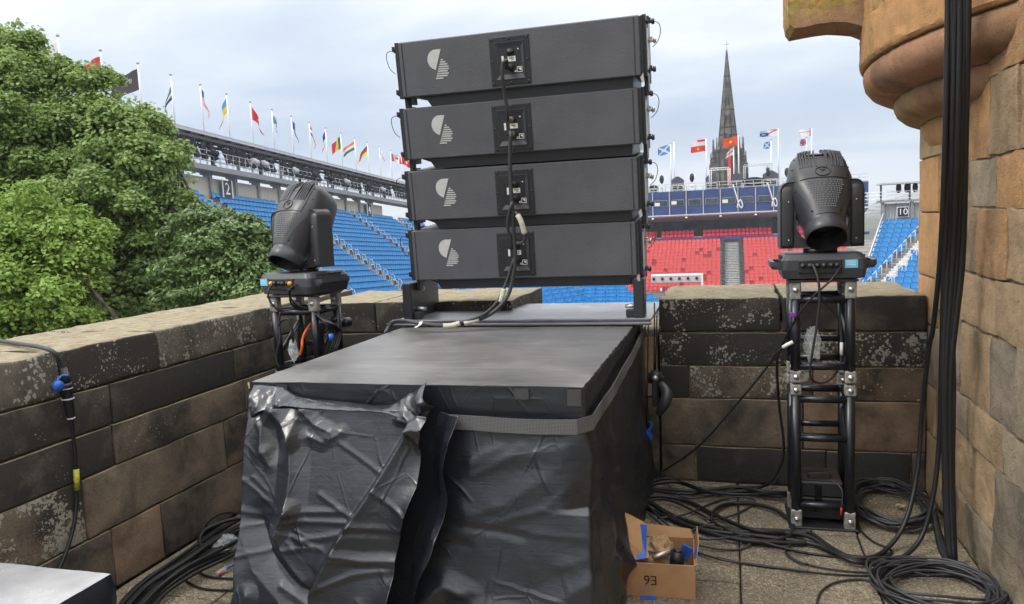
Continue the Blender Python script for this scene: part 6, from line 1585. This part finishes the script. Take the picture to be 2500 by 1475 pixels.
coil('coil of grey cable on the paving between the right tower and the castle wall', (.845, 4.47), .20, .30, 16, .0065, M_rubg, 3, .07, .085)
coil('large coil of grey cable on the paving at the bottom right', (.855, 3.52), .245, .225, 22, .0062, M_rubg, 8, .10, .075)
cable('grey cable tail leaving the large coil towards the castle wall', [z3(700, 1330, .05), z3(900, 1265, .05), z3(1150, 1280, .05), z3(1350, 1345, .05), z3(1480, 1390, .05), z3(1600, 1380, .05)], .0062, M_rubg)
cable('thin grey cable looping left of the large coil', [z3(900, 1470), z3(800, 1400, .03), z3(640, 1330), z3(500, 1322), z3(380, 1350), z3(310, 1410), z3(288, 1500)], .0052, M_rubg)
cable('thin cable crossing the paving to the large coil', [z3(-340, 1180), z3(-100, 1230), z3(150, 1260), z3(400, 1288), z3(650, 1295), z3(860, 1270, .04), z3(1000, 1300, .05)], .0045)
cable('thin cable arching across the paving in front of the right tower', [z3(260, 1015), z3(180, 1050), z3(115, 1110), z3(110, 1160), z3(200, 1215), z3(420, 1262), z3(700, 1280), z3(960, 1270, .03)], .0045)
cable('thick cable swinging out in front of the right tower foot', [z3(-320, 1010, .012), z3(-60, 1010, .012), z3(130, 1018, .012), z3(250, 1030, .016), z3(360, 1105, .012), z3(500, 1185, .012), z3(640, 1225, .012), z3(800, 1222, .012)], .011)
cable('cable from the coil by the tower sweeping to the floor bundle', [z3(540, 900, .02), z3(560, 1000, .012), z3(640, 1080), z3(760, 1140), z3(700, 1180), z3(480, 1180), z3(260, 1160), z3(60, 1120), z3(-120, 1090)], .0062)
cable('grey cable lying along the back wall right of the tower', [z3(500, 690, .03), z3(620, 668, .03), z3(780, 665, .03), z3(920, 700, .02), z3(1010, 760, .02), z3(1000, 850, .02)], .006, M_rubg)
# loose runs between the platform and the right tower
GC = 'loose black cables on the paving between platform and right tower'
runs = [([(75, 935), (200, 920), (330, 955), (480, 945), (600, 965), (715, 972)], .012, .04), ([(75, 950), (240, 960), (400, 968), (560, 962), (715, 980)], .011, .03), ([(80, 925), (160, 905), (240, 925), (350, 965), (520, 978), (715, 968)], .009, .06),
        ([(90, 960), (260, 975), (420, 960), (640, 985), (715, 985)], .010, .02), ([(150, 885), (175, 940), (240, 990), (340, 985), (480, 950), (640, 930), (690, 860)], .006, .03),
        ([(40, 1000), (130, 985), (260, 1010), (400, 1080), (560, 1140), (720, 1150), (800, 1150)], .012, .014), ([(45, 990), (110, 1030), (220, 1100), (380, 1160), (560, 1190), (800, 1200)], .012, .014), ([(60, 1010), (160, 1000), (300, 1060), (460, 1150), (620, 1200), (800, 1245)], .007, .02),
        ([(365, 1090), (385, 1045), (450, 1020), (550, 1020), (660, 1050), (730, 1110), (725, 1160), (640, 1190), (500, 1185)], .011, .013), ([(250, 1170), (300, 1130), (400, 1120), (500, 1150), (545, 1190), (500, 1225), (400, 1225), (300, 1205)], .006, .01),
        ([(300, 1240), (420, 1275), (560, 1295), (720, 1315), (800, 1325)], .006, .008), ([(120, 1085), (240, 1070), (360, 1020), (470, 990), (555, 1000), (545, 1030), (440, 1080), (330, 1090)], .006, .012), ([(40, 1030), (110, 1090), (180, 1150), (210, 1165)], .006, .01), ([(60, 1000), (100, 1050), (200, 1140), (330, 1180), (470, 1170), (600, 1160)], .006, .02),
        ([(780, 1165), (715, 1210), (705, 1250), (760, 1285), (800, 1290)], .005, .008)]
wd = ['thick cable hugging the wall base, nearest the wall', 'second thick cable along the wall base', 'wavy cable rising over the wall base bundle', 'lowest cable of the bundle along the wall base', 'thin cable dropping into the wall base bundle', 'thick cable running right from the platform foot', 'thick cable curving out from the platform corner', 'medium cable fanning out to the right tower', 'thick cable bent in a big open loop', 'thin cable lying in a small loop near the cardboard box', 'thin cable passing right of the cardboard box', 'thin cable doubling back under the open loop', 'short thin cable behind the cardboard box', 'thin cable crossing under the fanned cables', 'thin cable in a small bend before the right tower']
for (pts, r, zz), lab in zip(runs, wd):
    cable('black ' + lab, [z4(x, y, zz + r * .8 + .008 * math.sin(k * 2.1)) for k, (x, y) in enumerate(pts)], r, M_rub if r > .0065 else M_rubg, GC)
# left hand floor bundle along the wall foot
for i in range(11):
    o_ = i * 11 + random.uniform(-6, 6); zz = .012 + .02 * (i % 4) + random.uniform(0, .01)
    P = [fl(270 + o_ * .6, 1500 + o_ * .25, zz), fl(340 + o_ * .55, 1425 + o_ * .22, zz), fl(430 + o_ * .42 + random.uniform(-12, 12), 1360 + o_ * .35, zz + random.uniform(0, .03)), fl(510 + o_ * .3, 1305 + o_ * .55, zz + .01), fl(585, 1262 + o_ * .75, zz), fl(650, 1235 + o_ * .8, zz)]
    cable('black cable in the heap of cables along the foot of the left wall', P, random.choice([.009, .011, .0125]), M_rub, 'cables heaped along the foot of the left wall', 8)
cable('black cable looping above the left heap behind the platform sheet', [fl(500, 1310, .03), fl(505, 1280, .10), fl(540, 1255, .15), fl(590, 1255, .16), fl(640, 1280, .12)], .006)
cable('thick cable looping round the clear bag left of the platform', [fl(585, 1345, .05), fl(520, 1350, .04), fl(488, 1330, .05), fl(500, 1295, .08), fl(560, 1270, .10), fl(640, 1260, .08)], .012)
cable('thin cable looping forward on the floor at the lower left', [fl(520, 1330, .03), fl(455, 1375, .012), fl(448, 1410, .008), fl(490, 1436, .008), fl(560, 1441, .008), fl(660, 1440, .008)], .006)
cable('second thin cable looping on the floor left of the platform', [fl(490, 1370, .02), fl(475, 1385, .01), fl(500, 1405, .008), fl(545, 1412, .008), fl(620, 1412, .008)], .006)
pl = thing('plug', 'clear plug with a red pin and blue lead on the floor left of the platform', 'plug', fl(545, 1395))
mb = MB(); mb.cyl(fl(530, 1402, .015), fl(552, 1388, .018), .013, .016, 10); mb.build('plug_body', M_bag, pl)
mb = MB(); mb.cyl(fl(534, 1402, .015), fl(545, 1394, .016), .008, .008, 8); mb.build('red_insert', M_red, pl)
mb = MB(); mb.tube(spline([fl(552, 1388, .018), fl(570, 1378, .03), fl(600, 1360, .03)], 5), .007, 7); mb.build('blue_lead', M_bluep, pl)

# cable and connector over the left wall
lwc = thing('wall_cable', 'grey cable with a blue capped connector hanging over the left wall', 'cable', (-2.88, 2.7, .6))
mb = MB(); mb.tube(spline([at(-60, 826, 'Z', 1.225), at(0, 833, 'Z', 1.225), at(50, 840, 'Z', 1.228), at(100, 848, 'Z', 1.235), at(130, 860, 'X', -2.86), at(148, 888, 'X', -2.865), at(156, 905, 'X', -2.865)], 6), .0105, 8); mb.build('upper_cable', M_rubg, lwc)
c0 = at(154, 898, 'X', -2.865); c1 = at(160, 935, 'X', -2.862); c2 = at(166, 975, 'X', -2.862); c3 = at(174, 1022, 'X', -2.866)
mb = MB(); mb.tube([c0, c0.lerp(c1, .4), c0.lerp(c1, .42), c1], [.016, .018, .022, .022], 12); mb.tube([c1, c1.lerp(c2, .3), c1.lerp(c2, .32), c2, c2.lerp(c3, .05), c2.lerp(c3, .8), c3], [.026, .026, .023, .025, .022, .020, .014], 12); mb.build('connector_body', M_plas2, lwc)
for a, b_, nm in ((.30, .36, 'ring'), (.92, 1.0, 'ring')):
    mb = MB(); mb.tube([c1.lerp(c2, a), c1.lerp(c2, b_)], .0265, 12); mb.build(nm, M_wgrey, lwc)
mb = MB(); mb.tube([c2.lerp(c3, .93), c2.lerp(c3, 1.0)], .0175, 12); mb.build('ring', M_wgrey, lwc)
mb = MB(); p_ = at(140, 942, 'X', -2.85); mb.cyl(p_, p_ + Vector((.02, -.008, .0)), .026, .022, 14); mb.tube(spline([p_ + Vector((0, 0, .02)), at(150, 918, 'X', -2.85), at(166, 918, 'X', -2.84)], 4), .006, 6); mb.build('blue_cap', M_bluep, lwc)
mb = MB(); mb.tube(spline([c3, at(178, 1060, 'X', -2.875), at(184, 1120, 'X', -2.88), at(187, 1200, 'X', -2.885), at(184, 1260, 'X', -2.88), at(168, 1330, 'X', -2.87), at(138, 1402, 'X', -2.86), at(110, 1450, 'X', -2.85)], 6), .0085, 8); mb.build('lower_cable', M_rub, lwc)
mb = MB(); mb.tube([at(186, 1146, 'X', -2.879), at(188, 1196, 'X', -2.884)], .0125, 8); mb.build('yellow_tape', M_ytape, lwc)

# black wrapped case at the lower left corner
bc = thing('wrapped_case', 'low black wrapped case with sky glare coloured into its top at the lower left corner', 'case', (-2.5, 1.9, 0))
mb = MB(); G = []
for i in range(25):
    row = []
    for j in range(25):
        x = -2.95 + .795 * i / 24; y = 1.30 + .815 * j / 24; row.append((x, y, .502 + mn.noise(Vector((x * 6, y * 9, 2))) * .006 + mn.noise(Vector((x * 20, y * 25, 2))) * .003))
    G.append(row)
mb.grid(G); mb.build('wrapping_top', simple('wrap_top_sky_glare', (.42, .42, .43), .25, 0, .12, 5, .3, 14, 1.0), bc); mb = MB()  # pale base colour imitates sky glare on the black wrapping
SG = []
for k in range(12):
    z_ = .50 - .5 * k / 11; row = []
    for j in range(25):
        y = 1.30 + .815 * j / 24; row.append((-2.155 + .018 * math.sin(min(k, 3)) + mn.noise(Vector((y * 8, z_ * 5, 7))) * .02 * min(1, k / 3), y, z_ + (.002 if k == 0 else 0)))
    for i in range(24, -1, -1):
        x = -2.95 + .795 * i / 24; row.append((x, 2.115 + .012 * min(k, 3) / 3 + mn.noise(Vector((x * 8, z_ * 5, 3))) * .015 * min(1, k / 3), z_ + (.002 if k == 0 else 0)))
    SG.append(row)
mb.grid(SG); mb.build('wrapping', M_film, bc)
mb = MB(); mb.box((-2.55, 1.7, .24), (.7, .72, .46)); mb.build('case_body', M_plas2, bc)

# cardboard box ----------------------------------------------------------------
cb = thing('cardboard_box', 'open cardboard box printed E6 upside down beside the platform', 'box', (-.33, 3.42, 0))
MX = Matrix.Translation((-.335, 3.425, 0)) @ Matrix.Rotation(math.radians(3), 4, 'Z'); bw, bd, bh = .165, .145, .155
def wallp(nm, c, d, M=MX): 
    mb = MB(); mb.box(c, d, M); return mb.build(nm, M_card, cb)
wallp('front_panel', (0, -bd, bh / 2), (bw * 2, .005, bh)); wallp('back_panel', (0, bd, bh / 2), (bw * 2, .005, bh)); wallp('side_panel', (bw - .0025, 0, bh / 2), (.005, bd * 2 - .01, bh)); wallp('side_panel', (-bw + .0025, 0, bh / 2), (.005, bd * 2 - .01, bh)); wallp('bottom_panel', (0, 0, .004), (bw * 2 - .012, bd * 2 - .012, .005))
def flapx(pts, nm='flap', mat=M_card):
    mb = MB(); a = [Vector(p) for p in pts]; n_ = (a[1] - a[0]).cross(a[2] - a[0]).normalized() * .004
    k = len(a); mb.add(a + [p + n_ for p in a], [list(range(k)), [k + i for i in range(k)][::-1]] + [(i, k + i, k + (i + 1) % k, (i + 1) % k) for i in range(k)], M=MX); return mb.build(nm, mat, cb)
flapx([(-bw, -bd, bh), (-bw + .13, -bd + .03, bh + .01), (-bw + .105, .02, bh + .12), (-bw - .02, .05, bh + .17), (-bw - .03, -.06, bh + .12)])
flapx([(bw, -bd, bh), (bw, bd, bh), (bw + .012, bd * .8, bh + .075), (bw + .016, -bd * .4, bh + .07)])
flapx([(-bw, bd, bh), (bw, bd, bh), (bw * .9, bd + .03, bh + .035), (-bw * .6, bd + .04, bh + .05)])
flapx([(-bw + .075, -bd + .012, bh + .004), (-bw + .118, -bd + .024, bh + .012), (-bw + .118, .0, bh + .115), (-bw + .082, .01, bh + .115)], 'blue_tape', M_bluet)
flapx([(bw - .003, -bd + .03, bh - .03), (bw - .003, -bd + .1, bh + .01), (bw + .012, -bd + .08, bh + .06), (bw + .008, -bd + .03, bh + .03)], 'blue_tape', M_bluet)
flapx([(-bw + .09, -bd - .004, -.0 + .004), (-bw + .16, -bd - .004, .004), (-bw + .16, -bd - .03, .003), (-bw + .09, -bd - .03, .003)], 'blue_tape', M_bluet)
me = text_mesh('E6', .062, .0006); me.materials.append(M_ink); o = link('print', me, cb)
o.matrix_basis = Matrix.Translation(-Vector((-.33, 3.42, 0))) @ MX @ Matrix.Translation((-.03, -bd - .0032, .08)) @ Matrix.Rotation(PI / 2, 4, 'X') @ Matrix.Rotation(PI, 4, 'Z')
mb = MB(); mb.box((-bw - .0, -.02, bh + .128), (.03, .014, .004), MX @ Matrix.Translation((0, 0, 0))); mb.build('barcode_label', M_label, cb)
bag('packing_paper', 'crumpled brown packing paper inside the cardboard box', MX @ Vector((.0, .02, .13)), (.085, .075, .07), 6, simple('kraft_paper', (.40, .26, .14), .9, 0, .15, 20), 'paper')
mb = MB(); mb.cyl(MX @ Vector((.085, -.085, .13)), MX @ Vector((.09, -.075, .185)), .033, .031, 14); mb.cyl(MX @ Vector((.09, -.075, .185)), MX @ Vector((.091, -.073, .192)), .024, .02, 14); tag(mb.build('tape_roll', M_plas2, None, MX @ Vector((.085, -.085, .13))), 'dark round canister standing in the cardboard box', 'canister')
mb = MB(); mb.cbox((.06, .03, .17), (.05, .012, .075), .003, MX @ Matrix.Rotation(.4, 4, 'Y')); tag(mb.build('blue_packet', M_bluet, None, MX @ Vector((.06, .03, .2))), 'blue packet sticking up in the cardboard box', 'packet')
mb = MB(); mb.cyl(MX @ Vector((-.02, -.09, .16)), MX @ Vector((.06, -.05, .17)), .012, None, 8); tag(mb.build('metal_tool', M_zinc, None, MX @ Vector((.02, -.07, .19))), 'metal tool lying across the cardboard box contents', 'tool')

# ratchet and ropes beside the platform
rt = thing('ratchet_block', 'black ratchet pulley hanging on ropes between platform and wall', 'pulley', at(1600, 940, 'Y', 4.55))
def rp(x, y, Y=4.55): return at(x, y, 'Y', Y)
for a, b_ in (((1583, 775), (1578, 1120)), ((1598, 740), (1597, 905)), ((1604, 770), (1600, 905))):
    mb = MB(); mb.cyl(rp(*a, 4.6), rp(*b_, 4.6), .004, None, 6); mb.build('rope', M_rub, rt)
mb = MB(); c = rp(1600, 922); mb.cyl(c + Vector((0, -.02, 0)), c + Vector((0, .02, 0)), .042, None, 16)
for k in range(10): a = 2 * PI * k / 10; mb.cyl(c + Vector((math.cos(a) * .042, -.018, math.sin(a) * .042)), c + Vector((math.cos(a) * .042, .018, math.sin(a) * .042)), .009, None, 6)
mb.build('ratchet_wheel', M_cabside, rt)
mb = MB(); mb.cyl(c + Vector((0, -.03, 0)), c + Vector((0, -.02, 0)), .018, None, 10); mb.build('axle', M_zinc, rt)
mb = MB(); mb.cbox(rp(1600, 960), (.035, .05, .16), .006); mb.build('frame', M_plas2, rt)
mb = MB(); mb.tube(spline([rp(1612, 935), rp(1628, 960, 4.5), rp(1622, 985, 4.48), rp(1608, 1010, 4.5)], 5), [.02 + .014 * math.sin(PI * i / 15) for i in range(16)], 12); mb.build('hand_grip', M_plas, rt)
mb = MB(); mb.grid([[rp(1583 + 5 * math.sin(k), 1028 + 6 * k, 4.5), rp(1591 + 4 * math.sin(k * 1.3), 1030 + 6 * k, 4.5)] for k in range(9)]); mb.build('blue_ribbon', M_bluep, rt, fix=False)

# cables of the speaker stack
def sp_at(k, dz, y=-.016, dx=.004): M, pc = SPK[k]; return M @ (pc + Vector((dx, y, dz)))
def lead(label, pts, r, mat=M_rubg):
    return cable(label, pts, r, mat, None, 9, 8, 'speaker_cable')
for k, dz in ((0, -.037), (1, .045), (1, -.037), (2, -.037), (2, .045), (3, .045), (3, -.037)):
    a = sp_at(k, dz, -.006); b_ = sp_at(k, dz - .002, -.055, -.012); mb = MB(); mb.cyl(a, a.lerp(b_, .55), .019, .0175, 12); mb.cyl(a.lerp(b_, .55), b_, .014, .011, 12)
    tag(mb.build('cable_plug', M_cabside if k != 1 else simple('brass_grey_plug', (.16, .15, .11), .4, .5), None, a), ('upper ' if dz > 0 else 'lower ') + ('plug in the connector of the ' + ('topmost', 'second', 'third', 'lowest')[k] + ' speaker'), 'plug')
def pY(x, y, Y): return at(x, y, 'Y', Y)
lead('black link cable from the topmost speaker down to the second speaker', [sp_at(0, -.038, -.05, -.010), pY(1236, 148, 4.10), pY(1227, 160, 4.10), pY(1227, 190, 4.11), pY(1233, 235, 4.15), pY(1239, 275, 4.18), sp_at(1, .044, -.05, -.012)], .0105)
lead('black cable from the second speaker hanging down past the third', [sp_at(1, -.037, -.05, -.012), pY(1247, 325, 4.16), pY(1245, 370, 4.17), pY(1246, 430, 4.19), pY(1249, 480, 4.20), pY(1252, 530, 4.22), pY(1257, 600, 4.25), pY(1258, 640, 4.26), pY(1250, 690, 4.27), pY(1235, 730, 4.25), pY(1200, 765, 4.20), pY(1160, 783, 4.2), pY(1115, 792, 4.16), pY(1060, 792, 4.14), pY(1000, 784, 4.16), pY(965, 785, 4.2), pY(948, 800, 4.2), pY(940, 815, 4.15)], .0115)
lead('black cable from the third speaker looping to the lowest speaker', [sp_at(2, -.037, -.05, -.012), pY(1250, 495, 4.20), pY(1241, 530, 4.21), pY(1240, 560, 4.23), pY(1250, 588, 4.26), sp_at(3, .046, -.05, -.01)], .0095)
lead('black cable from the lowest speaker running down to the platform', [sp_at(3, -.037, -.05, -.012), pY(1254, 635, 4.29), pY(1243, 670, 4.29), pY(1232, 700, 4.28), pY(1215, 735, 4.24), pY(1180, 768, 4.18), pY(1130, 786, 4.15), pY(1080, 795, 4.12), pY(1020, 789, 4.13), pY(975, 782, 4.19), pY(953, 793, 4.21), pY(943, 812, 4.15)], .0095)
lead('looped spare cable with white tape between the third and lowest speakers', [pY(1258, 518, 4.21), pY(1268, 530, 4.19), pY(1277, 555, 4.20), pY(1282, 575, 4.21), pY(1278, 590, 4.22), pY(1266, 594, 4.24), pY(1256, 588, 4.26)], .010)
GT = 'pale tape on the speaker cables'
for P, lab in (([pY(1264, 525, 4.192), pY(1273, 543, 4.19), pY(1281, 571, 4.205)], 'white tape on the spare loop between the third and lowest speakers'), ([pY(1231, 706, 4.27), pY(1226, 722, 4.26), pY(1219, 738, 4.245)], 'white tape on the cables above the base plate'),
               ([pY(1123, 789, 4.145), pY(1102, 795, 4.13), pY(1083, 796, 4.125)], 'white tape on the cables lying on the platform, left piece'), ([pY(1169, 779, 4.18), pY(1150, 785, 4.165), pY(1133, 790, 4.15)], 'white tape on the cables lying on the platform, right piece')):
    mb = MB(); mb.tube(spline(P, 4), .0155, 9); tag(mb.build('cable_tape', M_wtape, None, P[1]), lab, 'tape', GT)
mb = MB(); c = pY(1030, 790, 4.12); mb.grid([[c + Vector((-.008, -.015, .012)), c + Vector((.012, -.015, .016))], [c + Vector((-.012, -.03, -.006)), c + Vector((.01, -.03, .0))], [c + Vector((-.03, -.05, -.016)), c + Vector((-.012, -.055, -.016))]]); tag(mb.build('cable_tie', M_label, None, c, fix=False), 'white tie tag on the cables at the platform back', 'cable tie')

# cables on the left tower
def t3(x, y, Y): return at(600 + x * .339, 420 + y * .339, 'Y', Y)
for i in range(7):
    o_ = i * 14
    cable('black cable in the coil hung on the right side of the left truss tower', [t3(500 + o_ * .3, 1020 + i * 4, 4.0 + .01 * i), t3(560 + o_ * .8, 1075 + i * 3, 3.97), t3(600 + o_ * 1.0, 1150, 3.99 + .015 * i), t3(570 + o_ * 1.1, 1260, 4.02), t3(545 + o_, 1330, 4.05), t3(520 + o_ * .7, 1290, 4.08), t3(512 + o_ * .5, 1180, 4.05), t3(540 + o_ * .4, 1080, 4.0)], .0055, M_rubg if i % 2 else M_rub, 'cables hung in a coil on the left truss tower')
cable('orange cable hanging inside the left truss tower', [t3(470, 1090, 4.1), t3(430, 1150, 4.06), t3(408, 1210, 4.04), t3(405, 1260, 4.02), t3(390, 1320, 4.02)], .0085, M_oran)
cable('black cable looping down from the left light to its bagged plug', [t3(250, 1010, 3.97), t3(235, 1110, 3.96), t3(255, 1075, 3.96), t3(300, 1060, 3.95), t3(330, 1110, 3.95), t3(338, 1190, 3.95), t3(345, 1260, 3.96)], .007)
cable('grey cable dropping down beside the bagged plug on the left tower', [t3(240, 1110, 3.96), t3(245, 1210, 3.95), t3(225, 1290, 3.95), t3(220, 1350, 3.95), t3(235, 1410, 3.96)], .006, M_rubg)
cable('black lead from the yellow left plug of the left light into the tower', [t3(185, 825, 3.99), t3(162, 860, 3.95), t3(170, 920, 3.95), t3(215, 980, 3.96), t3(260, 1010, 3.98)], .006)
cable('black lead from the right plug of the left light into the tower', [t3(370, 815, 3.96), t3(330, 830, 3.93), t3(318, 880, 3.94), t3(330, 950, 3.97), t3(400, 985, 4.02)], .006)
cable('second black lead under the right plug of the left light', [t3(350, 830, 3.95), t3(310, 850, 3.93), t3(320, 900, 3.94), t3(370, 960, 3.98), t3(480, 990, 4.03)], .006)
mb = MB(); mb.cyl(t3(610, 1165, 3.96), t3(622, 1215, 3.96), .014, .016, 10); tag(mb.build('blue_plug', M_bluep, None, t3(615, 1190, 3.96)), 'blue plug in the cables hung on the left truss tower', 'plug')
mb = MB(); mb.tube(spline([t3(700, 1085, 4.35), t3(660, 1070, 4.3), t3(630, 1060, 4.25)], 4), .02, 9); mb.cyl(t3(700, 1085, 4.35), t3(745, 1078, 4.4), .03, .03, 12); tag(mb.build('connector', M_plas2, None, t3(720, 1080, 4.36)), 'black connector resting behind the left truss tower', 'connector')
# dead leaf on the coil
mb = MB(); c = fl(2198, 1237, .02); mb.add([c + Vector((-.03, 0, 0)), c + Vector((-.01, .02, .012)), c + Vector((.02, .025, .004)), c + Vector((.03, 0, .014)), c + Vector((.012, -.02, .004)), c + Vector((-.012, -.018, .014)), c + Vector((0, 0, .008))], [(0, 6, 1), (1, 6, 2), (2, 6, 3), (3, 6, 4), (4, 6, 5), (5, 6, 0)]); tag(mb.build('dead_leaf', simple('dry_leaf', (.42, .34, .2), .8), None, c, fix=False), 'pale dead leaf lying on the cable coil by the castle wall', 'leaf')

# ------------------------------------------------------------------ faint haze over the arena and the town
mb = MB(); mb.box((0, 1500, 55), (8400, 8400, 144))
hz = mb.build('haze', [], None)
mh = bpy.data.materials.new('thin_air'); mh.use_nodes = True; nt = mh.node_tree; nt.nodes.clear()
pv = NN(nt, 'ShaderNodeVolumePrincipled'); pv.inputs['Density'].default_value = .0004; pv.inputs['Color'].default_value = (.86, .91, .97, 1); pv.inputs['Anisotropy'].default_value = .2
o_ = NN(nt, 'ShaderNodeOutputMaterial'); nt.links.new(pv.outputs[0], o_.inputs['Volume'])
hz.data.materials.append(mh); tag(hz, kind='stuff')
